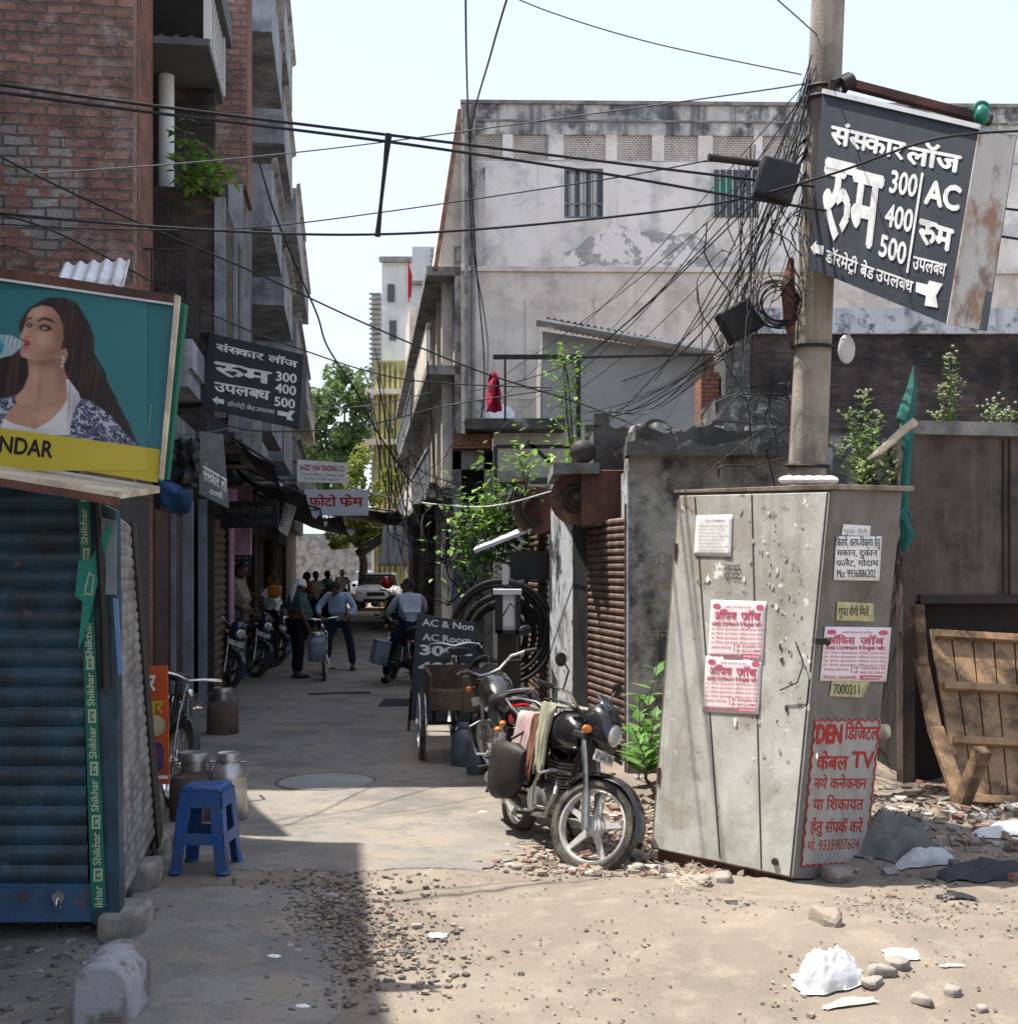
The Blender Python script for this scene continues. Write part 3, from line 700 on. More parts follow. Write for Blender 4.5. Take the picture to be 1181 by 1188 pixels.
mb=MB(); wallface(0,XR,wz(154.9),Lz); mb.build('parapet_wall',m_whitemould,wb)
mb=MB(); mb.box(wx(541),wx(563),-.004,-.0005,wz(560),wz(188)); mb.build('mould_streaked_corner',m_whitemould,wb)
mb=MB()
_o=[(652,303),(655,292),(668,288),(680,276),(700,266),(712,258),(726,262),(740,268),(760,266),(785,272),(800,268),(815,276),(830,282),(832,300),(826,312),(800,306),(780,310),(760,300),(740,307),(715,303),(700,308),(690,304),(675,309),(660,308)]
_q=[]
for (a,b),(c,d_) in zip(_o,_o[1:]+_o[:1]):
    for k in range(5): t=k/5; _q.append((wx(lerp(a,c,t)+2.2*nz(a,t*5,1)),-.002,wz(lerp(b,d_,t)+2.4*nz(b,t*5,2))))
mb.sheet(_q,(0,-1,0),.003); mb.build('bare_plaster_patch',M('bare_grey_plaster',(.33,.33,.325),(.45,.44,.42),2,.9,peel=[((.85,.81,.75),.475,1.5),((.5,.485,.45),.6,4)],bump=.2,bs=16),wb)
mb=MB(); mb.box(-.02,XR,-.07,0,zl-.05,zl+.05); mb.build('ledge',m_cream,wb)
mb=MB(); mb.box(0,XR,-.012,0.0,zl-2.6,zl-.06); 
for a,b in ((610,670),(690,800),(815,905)):
    mb.box(wx(a),wx(b),-.045,-.013,wz(450),wz(347))
mb.build('lower_panels',m_cream,wb)
mb=MB(); mb.box(-.04,XR,-.05,.3,Lz,Lz+.07); mb.box(-.02,XR,-.03,0,wz(140),wz(138)); mb.build('parapet_coping',m_conc,wb)
for a,b in vents:
    mb=MB(); A=wx(a);B=wx(b); nu=max(8,int((B-A)/.075)); lathing(mb,lambda u,v:(A+(B-A)*u,.06,wz(185)+(wz(155)-wz(185))*v),nu,6,.022,.03)
    mb.build('lattice_vent',m_cream,wb)
mb=MB(); mb.box(0,XR,.6,.7,wz(190),wz(150)); mb.build('attic_back',m_conc,wb)
mb=MB(); mb.box(wl[0],wl[1],.12,.14,wl[2],wl[3]); mb.build('window_glass',m_glassdk,wb)
mb=MB()
for k in range(9): x=lerp(wl[0]+.03,wl[1]-.03,k/8); mb.cyl((x,.03,wl[2]),(x,.03,wl[3]),.011,n=5)
for t in (.03,.3,.97): mb.box(wl[0],wl[1],.02,.04,lerp(wl[2],wl[3],t)-.012,lerp(wl[2],wl[3],t)+.012)
mb.build('window_bars',m_steelbluegrey,wb)
mb=MB()
for k,x in enumerate((wl[0]+.1,wl[0]+.32,wl[1]-.24)): mb.box(x,x+.12,.10,.115,wl[2]+.05,wl[3]-.03)
mb.build('curtain',m_paper,wb)
mb=MB(); mb.box(-.03,.0,0,.9,ZB,Lz).box(0,XR,.25,12,ZB,Lz-.4); mb.build('building_mass',m_cream,wb)
mb=MB(); 
for px in (541,549): mb.cyl((wx(px),-.08,wz(640)),(wx(px),-.08,wz(122)),.045,n=8)
mb.build('drain_pipes',m_conc,wb)
# green-shuttered window partly behind the pole
mb=MB(); A,B=wx(828),wx(880); mb.box(A,B,-.03,-.005,wz(250),wz(195)); mb.build('side_window',m_glassdk,wb)
mb=MB(); mb.box(A,lerp(A,B,.45),-.05,-.03,wz(222),wz(205)); mb.build('green_shade',m_green,wb)
mb=MB()
for k in range(8): x=lerp(A,B,k/7); mb.cyl((x,-.06,wz(250)),(x,-.06,wz(195)),.012,n=5)
mb.build('side_window_bars',m_far,wb)
# --- street facade of that building: overhang, columns and slanted stair edge
wf=thing('arcaded_building','cream building beyond the white one with tall columns and a sloping red edged overhang','building',(-.97,25.3,0),R(6.6))
mb=MB(); mb.prism([(0,0,10.9),(-.45,.1,7.8),(-.45,.1,7.65),(.2,0,7.65),(.2,0,10.9)],(0,7,0)); mb.build('overhang',m_cream,wf)
mb=MB(); mb.bar((-.02,-.02,10.95),(-.52,-.02,7.7),.09,.12,(0,1,0)); mb.build('overhang_edge',m_tile,wf)
mb=MB()
for k in range(12):
    y=.6+k*2.0; mb.box(-.35,-.12,y,y+.28,ZB,7.6)
mb.build('columns',m_cream,wf)
mb=MB()
for z in (3.1,5.6,7.6): mb.box(-.7,.1,0,25,z,z+.18)
mb.build('floor_slabs',m_conc,wf)
mb=MB()
for z in (3.28,5.78):
    for k in range(90): mb.cyl((-.65,.2+k*.27,z),(-.65,.2+k*.27,z+.8),.015,n=4)
    mb.box(-.69,-.61,0,25,z+.8,z+.86)
mb.build('railing',m_blueplaster,wf)
mb=MB()
for k in range(12):
    for z in (ZB+.2,3.4,5.9): mb.box(-.17,-.10,1.05+k*2,2.0+k*2,z,z+1.7)
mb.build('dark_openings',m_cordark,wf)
mb=MB(); mb.box(-.13,.4,0,25,ZB,8.2); mb.build('infill_wall',m_whitemould,wf)
mb=MB(); mb.box(-.70,-.62,.1,6,5.78,6.5).box(-.70,-.62,8.1,14,3.28,4.0).box(-.68,.0,10,13.5,7.8,9.0); mb.build('parapet_panel',m_cream,wf)
# distant right row
def block(name,label,x0,x1,y0,y1,z1,m,extra=None):
    t=thing(name,label,'building',((x0+x1)/2,y0,0))
    mb=MB(); mb.box(x0,x1,y0,y1,ZB,z1); mb.build('wall',m,t,world=True)
    if extra: extra(t)
    return t
def X(px,d): return (px-CX)/F*d
def Zp(py,d): return CH+(HY-py)/F*d
def ex1(t):
    mb=MB()
    for k in range(5): x=lerp(X(438,55),X(462,55),k/4); mb.box(x-.06,x+.06,54.8,55,ZB,Zp(420,55))
    mb.build('pilasters',m_yelbld,t,world=True)
    mb=MB()
    for z in (4,7,9.2): mb.box(X(432,55)-.25,X(470,55),54.3,55,z,z+.2)
    mb.build('cornice',m_cream,t,world=True)
block('yellow_building','faded yellow pilastered building at the far right bend of the lane',X(434,55),X(470,55),55,60,Zp(418,55),m_yelbld,ex1)
def ex2(t):
    mb=MB(); x0=X(430,62); x1=X(442,62)
    for k in range(46): z=lerp(4,Zp(342,62),k/45); mb.box(x0-.05,x1,61.8,62,z,z+.07)
    mb.build('louvres',m_conc,t,world=True)
block('louvred_tower','thin pale louvred tower rising behind the yellow building',X(431,62),X(444,62),62,66,Zp(342,62),m_far,ex2)
def ex3(t):
    mb=MB(); mb.box(X(443,58)-.1,X(482,58),57.7,58,Zp(302,58)-.1,Zp(302,58)+.12); mb.build('coping',m_conc,t,world=True)
    mb=MB()
    for (a,b,c,d) in ((450,458,330,350),(452,460,372,395)): mb.box(X(a,58),X(b,58),57.9,57.99,Zp(d,58),Zp(c,58))
    mb.build('window',m_glassdk,t,world=True)
block('pale_tall_building','pale tall building with a red pennant on its roof beyond the lane',X(443,58),X(484,58),58,60,Zp(301,58),m_far,ex3)
def ex4(t):
    mb=MB()
    for k in range(6):
        for z in (3.3,5.6): mb.box(X(472,45)-.02+k*.01,X(472,45)+.05,45.2+k*1.2,45.9+k*1.2,z,z+1.3)
    mb.build('window',m_glassdk,t,world=True)
    mb=MB(); mb.box(X(478,44),X(524,44),43.9,44.2,Zp(330,44),Zp(326,44)); 
    for k in range(4):
        for j in range(4): mb.box(X(500+k*5,44),X(503+k*5,44),43.85,44,Zp(292+j*6,44),Zp(289+j*6,44))
    mb.build('cornice',m_conc,t,world=True)
block('lattice_topped_building','pale building with a pierced parapet left of the big white wall',X(478,44),X(530,44),44.1,50,Zp(285,44),m_far,ex4)
block('cream_lane_building','cream building lining the right of the lane behind the cable tangle',X(466,47),X(512,47),51,54,Zp(372,47),m_cream)
mb=MB(); mb.cyl(P(474,350,57.5),P(474,300,57.5),.03,n=5); mb.sheet([P(474,305,57.5),P(479,322,57.5),P(477,345,57.5),P(474,345,57.5)],(0,-1,0),.01)
one(mb,'pennant',cloth('pennant',(.4,.03,.03)),'small red pennant on a pole on the pale tall roof','flag')
# end of the lane
block('lane_end_building','dark low building closing the far end of the lane under the tree',X(340,75),X(440,75),75,80,3.6,m_conc)
# --- shed with sloping roof
SD=19.0
sh=thing('shed','grey rendered rooftop shed with a sloping corrugated roof in front of the white wall','shed',(X(630,SD),SD,0))
mb=MB(); a=[(X(629,SD),SD,ZB),(X(832,SD),SD,ZB),(X(832,SD),SD,Zp(415,SD)),(X(629,SD),SD,Zp(384,SD))]; mb.prism(a,(0,4,0)); mb.build('wall',m_shed,sh,world=True)
def sheetroof(mb,a,b,dep,amp,n,th=.02):
    a=V(a);b=V(b)
    def fn(u,v): p=a.lerp(b,u)+V(dep)*v; p.z+=amp*math.sin(u*2*math.pi*n); return p
    mb.grid(fn,n*4,1)
mb=MB(); a0=V((X(622,SD),SD-.25,Zp(377,SD)));b0=V((X(822,SD),SD-.25,Zp(412,SD))); mb.bar(a0,b0,.5,.035); mb.build('roof_edge',m_tin,sh,world=True)
mb=MB(); a0=V((X(634,SD),SD-.2,Zp(371,SD)));b0=V((X(832,SD),SD-.2,Zp(409,SD)))
def fn(u,v): p=a0.lerp(b0,u)+V((0,4*v,.62*v)); p.z+=.02*math.sin(u*2*math.pi*26); return p
mb.grid(fn,104,2); mb.build('corrugated_roof',m_tile,sh,world=True)
mb=MB(); mb.box(X(818,SD),X(836,SD),SD-.1,SD-.003,Zp(490,SD),Zp(412,SD)); mb.build('brick_edge',m_brickside,sh,world=True)
# iron frames in front of the shed
mb=MB(); d=17.0
mb.bar(P(572,414,d),P(672,414,d),.06,.06); mb.bar(P(671,414,d),P(671,540,d),.06,.06); mb.bar(P(655,415,d),P(832,411,d),.03,.03)
mb.bar(P(586,414,d),P(586,490,d),.03,.03)
mb.bar(P(575,518,d),P(665,518,d),.06,.05); mb.bar(P(575,518,d),P(575,610,d),.05,.05); mb.bar(P(665,518,d),P(665,600,d),.05,.05)
mb.bar(P(612,512,d),P(642,540,d),.06,.05)
one(mb,'iron_frame',m_iron,'black iron post and beam frame with the creeper climbing it','frame')
# low terrace wall & cream parapet below (y 490-560)
tr=thing('terrace','low cream terrace wall with a brick end in front of the grey shed','wall',(X(600,17.6),17.6,0))
mb=MB(); mb.box(X(572,17.6),X(668,17.6),17.6,18.4,ZB,Zp(502,17.6)); mb.build('parapet',m_cream,tr,world=True)
mb=MB(); mb.box(X(540,17.5),X(655,17.5),17.2,18.6,Zp(500,17.5),Zp(488,17.5)); mb.build('slab',m_concdk,tr,world=True)
mb=MB(); mb.box(X(526,17.8),X(570,17.8),17.55,18.6,Zp(522,17.8),Zp(505,17.8)); mb.build('brick_cornice',m_brickside,tr,world=True)
mb=MB(); mb.box(X(526,18),X(536,18),17.7,18.6,ZB,Zp(524,17.8)).box(X(562,18),X(574,18),17.7,18.6,ZB,Zp(524,17.8)).box(X(526,18),X(572,18),17.7,18.6,Zp(545,17.8),Zp(523,17.8)); mb.box(X(536,18)+.001,X(562,18),17.9,18.3,ZB,Zp(612,18)); mb.build('window_surround',m_conc,tr,world=True)
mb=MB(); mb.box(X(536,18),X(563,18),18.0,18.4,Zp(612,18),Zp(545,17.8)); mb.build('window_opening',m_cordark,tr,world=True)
# small white satellite bowl and shirt on terrace
mb=MB(); mb.lathe([(.0,-.05),(.08,-.04),(.16,.0),(.19,.05),(.18,.055)],P(582,484,18),(.25,-.85,.45),20); one(mb,'dish_antenna',m_tin,'white dish antenna lying on the terrace by the red shirt','antenna')
mb=MB()
def fn(u,v):
    p=P(lerp(565,581,u),lerp(432,478,v),17.2); p.y+=.08*math.sin(u*9+v*3); p.x+=.04*nz(u*3,v*4,2)-.1*(u-.5)*ss(.4,0,v); return p
mb.grid(fn,10,12); o=one(mb,'hanging_shirt',cloth('crimson',(.40,.035,.07)),'crimson cloth hung out to dry above the terrace','cloth'); o.modifiers.new('s','SOLIDIFY').thickness=.012
# --- row of shuttered shops on the right
A1=V((1.07,11.3,0)); A2=V((.80,12.5,0))
rs=thing('lock_up_shops','pair of low lock-up shops with rusty roller shutters and a flaking white pillar','shop',(0.9,12,0))
def seg(mb,a,b,h,n,dep,z0=.1,droop=0):
    d=(b-a); nn=V((-d.y,d.x,0)).normalized()
    if nn.x>0: nn=-nn
    shutter(mb,lambda u,t:(a+d*u+V((0,0,z0+h*t+droop*math.sin(math.pi*u)*t))),n,dep,nn)
mb=MB(); seg(mb,A1,A2,2.08,30,.024); mb.build('near_shutter',m_rust,rs,world=True)
mb=MB(); mb.bar(A1+V((0,0,-.2)),A1+V((0,0,2.3)),.06,.05); mb.bar(A2+V((0,0,-.2)),A2+V((0,0,2.3)),.06,.05); mb.build('shutter_rail',m_rustpl,rs,world=True)
# pillar between the shutters: pale side to the street, black front side
pa=P(683,655,12.55);pb=P(665,655,12.9);pc=P(638,655,14.2)
mb=MB(); zt=2.55
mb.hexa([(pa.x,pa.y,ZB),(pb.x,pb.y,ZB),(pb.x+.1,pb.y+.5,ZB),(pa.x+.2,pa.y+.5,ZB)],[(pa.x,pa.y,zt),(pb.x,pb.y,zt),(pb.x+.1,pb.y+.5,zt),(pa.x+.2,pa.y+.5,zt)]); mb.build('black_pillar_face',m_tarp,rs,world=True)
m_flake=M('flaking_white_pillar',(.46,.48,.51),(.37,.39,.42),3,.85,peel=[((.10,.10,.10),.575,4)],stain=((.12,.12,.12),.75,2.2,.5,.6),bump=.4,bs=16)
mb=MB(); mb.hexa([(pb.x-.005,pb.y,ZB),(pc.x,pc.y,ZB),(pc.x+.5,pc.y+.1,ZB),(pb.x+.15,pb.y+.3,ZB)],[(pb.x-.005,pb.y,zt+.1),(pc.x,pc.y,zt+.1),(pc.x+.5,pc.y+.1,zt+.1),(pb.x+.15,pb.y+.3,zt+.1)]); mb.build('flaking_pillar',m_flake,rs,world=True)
B1_=P(637,655,14.3); B2_=P(614,655,16.8)
B1_.z=0;B2_.z=0
mb=MB(); seg(mb,B1_,B2_,2.25,30,.024); mb.build('far_shutter',m_rust,rs,world=True)
mb=MB(); mb.bar(B2_+V((-.02,0,-.2)),B2_+V((-.02,0,2.6)),.1,.1); mb.build('black_post',m_iron,rs,world=True)
# shutter drum box, rust plates
mb=MB(); mb.box(X(672,12.2),X(725,12.2)+.05,12.0,12.9,2.12,2.66); mb.build('drum_box',m_rustpl,rs,world=True,bevel=.01)
mb=MB()
for px,py,d,r in ((668,578,12.1,.26),(622,592,14.2,.27)):
    c=P(px,py,d); mb.cyl(c,c+V((.1,.35,0)),r,n=28)
mb.build('drum_end',m_rustpl,rs,world=True)
mb=MB()
for px,py,d,r in ((668,578,12.1,.11),(622,592,14.2,.15)):
    c=P(px,py,d); mb.torus(c,(.1,-1,0),r,.035); mb.cyl(c,c+V((0,-.16,0)),.035)
mb.build('drum_axle',m_iron,rs,world=True)
mb=MB(); mb.box(X(640,12.3),X(692,12.3),11.9,13.6,2.62,2.72).box(X(578,14.5),X(640,14.5),14.2,15.4,Zp(556,14.5),Zp(548,14.5)); mb.build('slab_cap',m_conc,rs,world=True)
mb=MB(); mb.box(.85,4,12.95,16,ZB,2.6); mb.build('rear_mass',m_dkplaster,rs,world=True)
# things on cap
mb=MB(); mb.ell(P(676,524,12.2),.13,.12,.12); one(mb,'black_pot',m_iron,'round black pot sitting on the slab above the shutters','pot')
# --- mouldy wall, broken slabs behind the cabinet
gw=thing('mouldy_wall','grey mould stained wall end beside the rusty shutters and behind the cabinet','wall',(1.1,11.2,0))
mb=MB()
def rough_top(mb,x0,x1,y0,y1,zb,zt,amp,n,seed,step=.0):
    xs=[lerp(x0,x1,i/n) for i in range(n+1)]; top=[zt+amp*nz(x*3.1,seed,1)+amp*.5*nz(x*11,seed,2) for x in xs]
    f=[(x,y0,z) for x,z in zip(xs,top)]; k=[(x,y1,z-.02) for x,z in zip(xs,top)]
    for i in range(n):
        mb.poly([(xs[i],y0,zb),(xs[i+1],y0,zb),f[i+1],f[i]]); mb.poly([f[i],f[i+1],k[i+1],k[i]]); mb.poly([(xs[i+1],y1,zb),(xs[i],y1,zb),k[i],k[i+1]])
    mb.poly([(x0,y1,zb),(x0,y0,zb),f[0],k[0]]); mb.poly([(x1,y0,zb),(x1,y1,zb),k[-1],f[-1]])
rough_top(mb,1.08,2.9,11.2,11.75,ZB,2.80,.03,24,1); mb.build('wall',m_mould,gw,world=True)
mb=MB(); mb.box(1.06,1.078,11.19,11.8,ZB,2.6); mb.build('painted_lit_edge',m_flake,gw,world=True)  # pale strip paints in the sunlight on the wall's street-facing edge
mb=MB(); rough_top(mb,X(560+168,10.9),X(930,10.9),10.98,11.3,2.71,2.83,.07,60,2); rough_top(mb,X(735,11.5),X(925,11.5),11.3,12.4,2.80,2.98,.10,60,3); mb.build('slab',m_concdk,gw,world=True)
mb=MB(); rough_top(mb,X(688,12.4),X(935,12.4),12.35,13.4,2.2,3.12,.10,60,5); rough_top(mb,X(830,12.9),X(960,12.9),12.9,13.9,3.1,3.5,.12,50,6); mb.box(X(678,13.5),X(708,13.5),13.4,14.0,2.6,3.25).box(X(688,13.4),X(706,13.4),13.3,13.6,3.24,3.36); mb.build('stepped_wall',m_concdk,gw,world=True)
mb=MB()
for k in range(26):
    s_=rnd.uniform(.03,.10); c=V((X(rnd.uniform(740,925),11.6),rnd.uniform(11.3,12.2),2.99+s_*.4)); b_=len(mb.v); q_=Matrix.Rotation(rnd.random()*6,3,'Z')
    for sx in (-1,1):
        for sy in (-1,1):
            for sz in (-1,1): mb.v.append(c+q_@V((sx*s_*rnd.uniform(.6,1.1),sy*s_*rnd.uniform(.4,.8),sz*s_*rnd.uniform(.3,.6))))
    for f_ in ((0,1,3,2),(4,6,7,5),(0,4,5,1),(2,3,7,6),(0,2,6,4),(1,5,7,3)): mb.face([b_+q for q in f_])
mb.build('loose_masonry',m_conc,gw,world=True,smooth=False)
pl_=Plane(V((1.1,11.2,0)),V((0,-1,0)))
mb=MB()
for i,(s,y) in enumerate((('मि ल',655),('दि ल',668),('एड',685),('न',707),('लेना',742))):
    text_on(mb,pl_,s,(752,y),(782,y),(0,-11),.004,.015)
mb.build('faded_writing',M('faded_paint_letters',(.36,.30,.15),(.3,.26,.16),20,.9,bump=0,stain=((.3,.29,.27),.8,14)),gw,world=True)
# --- dark brick wall with pale band
bw=thing('dark_brick_wall','soot blackened brick wall with a peeling white band along its top behind the pole','wall',(4,14.5,0))
d=14.6
mb=MB(); mb.box(X(862,d),12,d,d+.5,ZB,Zp(388,d)); mb.build('brickwork',m_brickdk,bw,world=True)
m_peel=M('peeling_white_band',(.62,.64,.67),(.5,.52,.56),3,.9,stain=[((.08,.08,.08),.85,5,.5,.6)],streak=((.1,.1,.1),.6,5),bump=.5,bs=20)
mb=MB(); mb.box(X(872,d),12.02,d-.06,d+.6,Zp(388,d)+.003,Zp(358,d)); mb.build('white_band',m_peel,bw,world=True)
mb=MB(); mb.box(X(838,d),X(866,d),d-.2,d+.6,ZB,Zp(385,d)); mb.build('dark_pier',m_concdk,bw,world=True)
mb=MB(); mb.box(X(815,d),X(836,d),d+.1,d+.6,ZB,Zp(430,d)); mb.build('raw_brick_pier',m_brickside,bw,world=True)
# step-shaped ruined courses at left of pole in front of the brick wall
mb=MB(); rough_top(mb,X(835,13.4),X(1100,13.4),13.9,14.5,2.5,Zp(500,13.9),.05,20,9); mb.build('ruined_course',m_concdk,bw,world=True)
# --- tree far down the lane
def leaf_cloud(mb,centres,n,size,seed,flat=.6):
    r=random.Random(seed)
    for c,(rx,ry,rz) in centres:
        for _ in range(n):
            while True:
                q=V((r.uniform(-1,1),r.uniform(-1,1),r.uniform(-1,1)))
                if q.length<=1: break
            q=q.normalized()*(q.length**.45)
            p=V(c)+V((q.x*rx,q.y*ry,q.z*rz)); s=size*r.uniform(.6,1.3)
            u=V((r.gauss(0,1),r.gauss(0,1),r.gauss(0,1)*flat)).normalized(); w=u.cross(V((r.gauss(0,1),r.gauss(0,1),r.gauss(0,1)))).normalized()
            b=len(mb.v); mb.v+= [p-u*s,p+w*s*.42-u*s*.1,p+u*s,p-w*s*.42-u*s*.1]; mb.face([b,b+1,b+2,b+3])
m_leaffar=leafmat('far_leaves',(.10,.17,.055),(.16,.22,.08))
def tree(base,h,blobs,n,size,label,lm=None,seed=3):
    t=thing('tree',label,'tree',base)
    mb=MB(); b=V(base); mb.tube([b,b+V((.15,0,h*.25)),b+V((-.1,0,h*.5)),b+V((.1,.1,h*.75))],[h*.03,h*.025,h*.018,h*.006],8)
    r=random.Random(seed)
    for c,rr in blobs:
        mb.tube([b+V((0,0,h*.4)),b.lerp(V(c),.55)+V((0,0,h*.12)),V(c)],[h*.014,h*.009,h*.003],6)
    mb.build('trunk',m_bark,t,world=True)
    mb=MB(); sub=[]
    for c,(rx,ry,rz) in blobs:
        for _ in range(9):
            q=V((r.gauss(0,.5),r.gauss(0,.5),r.gauss(0,.5))); k=r.uniform(.28,.5)
            sub.append((V(c)+V((q.x*rx,q.y*ry,q.z*rz)),(rx*k,ry*k,rz*k)))
    leaf_cloud(mb,sub,n,size,seed); mb.build('crown',lm or m_leaffar,t,world=True,fix=False,smooth=False); return t
d=90
tree((X(398,d),d,0),15,[(P(365,480,d),(1.6,2,2)),(P(400,470,d),(2.2,2.5,2.4)),(P(415,455,d),(1.4,2,1.6)),(P(380,520,d),(2.5,2.5,2.4)),(P(412,520,d),(2.2,2.5,2.4)),(P(370,560,d),(2.0,2.2,2)),(P(405,565,d),(2.6,2.2,2.2))],230,.24,'tall leafy green tree filling the gap at the end of the lane')
d=52
tree((X(418,d),d,0),7,[(P(418,580,d),(1.0,1,1.3)),(P(425,610,d),(1.1,1,1.0)),(P(408,620,d),(.8,.9,.8))],150,.13,'small yellow green tree behind the red lettered photo shop board',leafmat('yellow_leaves',(.30,.32,.07),(.2,.27,.06)),5)

# buildings outside the left edge of the view, they shade the near road
nb=thing('side_building','plain plastered building beside the kiosk just outside the left edge of the view','building',(-6,5,0))
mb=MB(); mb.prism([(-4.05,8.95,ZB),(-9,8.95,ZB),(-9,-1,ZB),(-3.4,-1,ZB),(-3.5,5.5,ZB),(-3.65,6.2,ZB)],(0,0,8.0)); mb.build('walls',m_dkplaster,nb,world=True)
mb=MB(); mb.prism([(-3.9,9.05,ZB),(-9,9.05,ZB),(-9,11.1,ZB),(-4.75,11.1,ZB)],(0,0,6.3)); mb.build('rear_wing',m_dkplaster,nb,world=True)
# ================================================================== KIOSK AND BILLBOARD (left foreground)
FPa=V((-1.86,5.83,0)); FPb=V((-3.6,5.63,0)); SPb=V((-2.17,7.72,0))
FP=Plane.of(FPa,FPb,FPa+V((0,0,1))); SP=Plane.of(FPa,SPb,FPa+V((0,0,1)))
ki=thing('kiosk','blue steel street kiosk with closed roller shutters on its front and side','kiosk',tuple(FPa))
mb=MB(); nn=FP.n
shutter(mb,lambda u,t:FP.at(lerp(-230,lerp(103,92,t),u),lerp(1027,545,t),.0),21,.015,nn,(0,1))
mb.build('front_shutter',m_blueshut,ki,world=True,angle=42)
mb=MB(); panel(mb,FP,[(-230,1026),(104,1026),(106,1070),(-230,1072)],.03,.03); mb.build('bottom_plate',m_bluepl,ki,world=True,bevel=.004)
mb=MB(); c=FP.at(69,1040,.03); mb.cyl(c,c+nn*.03,.028,n=20); mb.torus(c+nn*.02+V((0,0,-.03)),(1,0,0),.03,.006); mb.build('padlock',m_chrome,ki,world=True)
mb=MB(); c=FP.at(28,1040,.03); mb.cyl(c,c+nn*.008,.02,n=16); mb.build('rivet',m_rustpl,ki,world=True)
mb=MB(); panel(mb,FP,[(103,578),(134,592),(139,1085),(105,1070)],.12,.012); mb.build('corner_post',m_blueshut,ki,world=True)
mb=MB(); panel(mb,SP,[(133,600),(140,602),(140,1072),(135,1075)],.04,.02); mb.build('side_frame',m_creamtin,ki,world=True)
mb=MB(); nS=SP.n
def sf(u,t):
    droop=14*math.sin(math.pi*u)*(1-t)
    return SP.at(lerp(136,lerp(183,154,t),u),lerp(lerp(1058,962,u),lerp(598,612,u),t)+0*droop,.01)
shutter(mb,sf,30,.009,nS,(0,1)); mb.build('side_shutter',m_shutgrey,ki,world=True,angle=35)
mb=MB(); panel(mb,SP,[(154,606),(158,606),(190,975),(184,985)],.05,.03); mb.build('side_rail',m_iron,ki,world=True)
mb=MB()
for px,py in ((179,986),(150,1040)):
    c=SP.at(px,py,.04); mb.torus(c,tuple(nS),.035,.008); mb.box(c.x-.02,c.x+.03,c.y-.02,c.y+.02,c.z-.06,c.z-.02)
mb.build('side_padlock',m_iron,ki,world=True)
# body behind the shutters
mb=MB(); q=[FPa+V((-.04,.06,0)),SPb+V((-.05,0,0)),SPb+V((-2.2,.2,0)),FPb+V((0,.08,0))]
mb.prism([p+V((0,0,.11)) for p in q],(0,0,2.05)); mb.build('body',m_cordark,ki,world=True)
mb=MB(); 
for a in (FPa+V((-.3,.35,0)),SPb+V((-.25,-.3,0)),FPb+V((.2,.5,0))): mb.box(a.x-.2,a.x+.1,a.y-.12,a.y+.15,-.2,.12)
mb.build('support_block',m_concdk,ki,world=True)
mb=MB(); panel(mb,FP,[(117,600),(134,604),(134,690),(120,690)],.02,.09); mb.build('loose_board',m_steelbluegrey,ki,world=True)
mb=MB(); panel(mb,FP,[(131,694),(136,696),(142,780),(137,784)],.02,.10); mb.build('thin_plank',M('sky_blue_plank',(.12,.24,.42),(.1,.2,.36),5,.6,bump=.1),ki,world=True)
mb=MB(); mb.tube([FP.at(112,585,.05),FP.at(117,650,.10),FP.at(120,720,.06),FP.at(122,800,.05)],.02,8); mb.build('bundled_cord',m_blk,ki,world=True)
# tape strip with print, torn flap
mb=MB(); panel(mb,FP,[(90,562),(103,566),(123,1052),(106,1056)],.003,.052)
tp=thing('printed_tape','long green printed tape stuck down the edge of the blue kiosk shutter','tape',tuple(FP.at(115,1050,.05)))
mb.build('strip',m_greentape,tp,world=True)
def tx(y): return lerp(91,107,(y-562)/490.),lerp(103,123,(y-562)/490.)
mb=MB()
for y0,y1,s in ((590,632,'Shikhar'),(720,765,'Shikhar'),(781,819,'Shikhar'),(843,880,'Shikhar'),(905,942,'Shikhar'),(966,1004,'Shikhar'),(1028,1053,'ikhar')):
    a,b=tx(y1); c,d=tx(y0); text_on(mb,FP,s,(b-4,y1),(d-4,y0),(-(b-a)*.55,0),.054,.035)
mb.mat(m_tapeink)
for y0,y1 in ((566,582),(636,650),(762,777),(823,839),(884,900),(946,962),(1008,1023)):
    a,b=tx((y0+y1)/2); patch(mb,FP,[(a+2.5,y0),(b-2.5,y0),(b-2.5,y1),(a+2.5,y1)],.054)
    patch(mb,FP,[(a+5,y0+2.5),(b-5,y0+2.5),(b-5,y1-2.5),(a+5,y1-2.5)],.0552,m_greentape); patch(mb,FP,[(a+6.5,y0+5),(b-5,y0+5),(b-6,y1-5),(a+6.5,y1-5)],.0565,m_tapeink)
o=mb.build('print',None,tp,world=True,fix=False)
fl=[(127,605),(130,612),(117,658),(109,695),(104,717),(92,753),(91,747),(96,698),(87,692),(91,650),(104,650),(110,640)]
tf=thing('torn_banner','torn teal green printed strip hanging loose across the tape on the blue kiosk','banner',tuple(FP.at(92,750,.1)))
PF=Plane(FP.p+FP.n*.10,FP.n)
mb=MB(); panel(mb,PF,fl,.004); mb.build('cloth',M('teal_green_cloth',(.02,.22,.16),(.015,.18,.13),3,.6,bump=.3,bs=10),tf,world=True)
mb=MB(); strokes(mb,PF,[(98,690),(103,665),(109,668),(106,690),(98,688)],1.6,.002,m_tapeink); text_on(mb,PF,'R',(97,683),(104,660),(3,-4),.002,.02); mb.build('print',None,tf,world=True,fix=False)
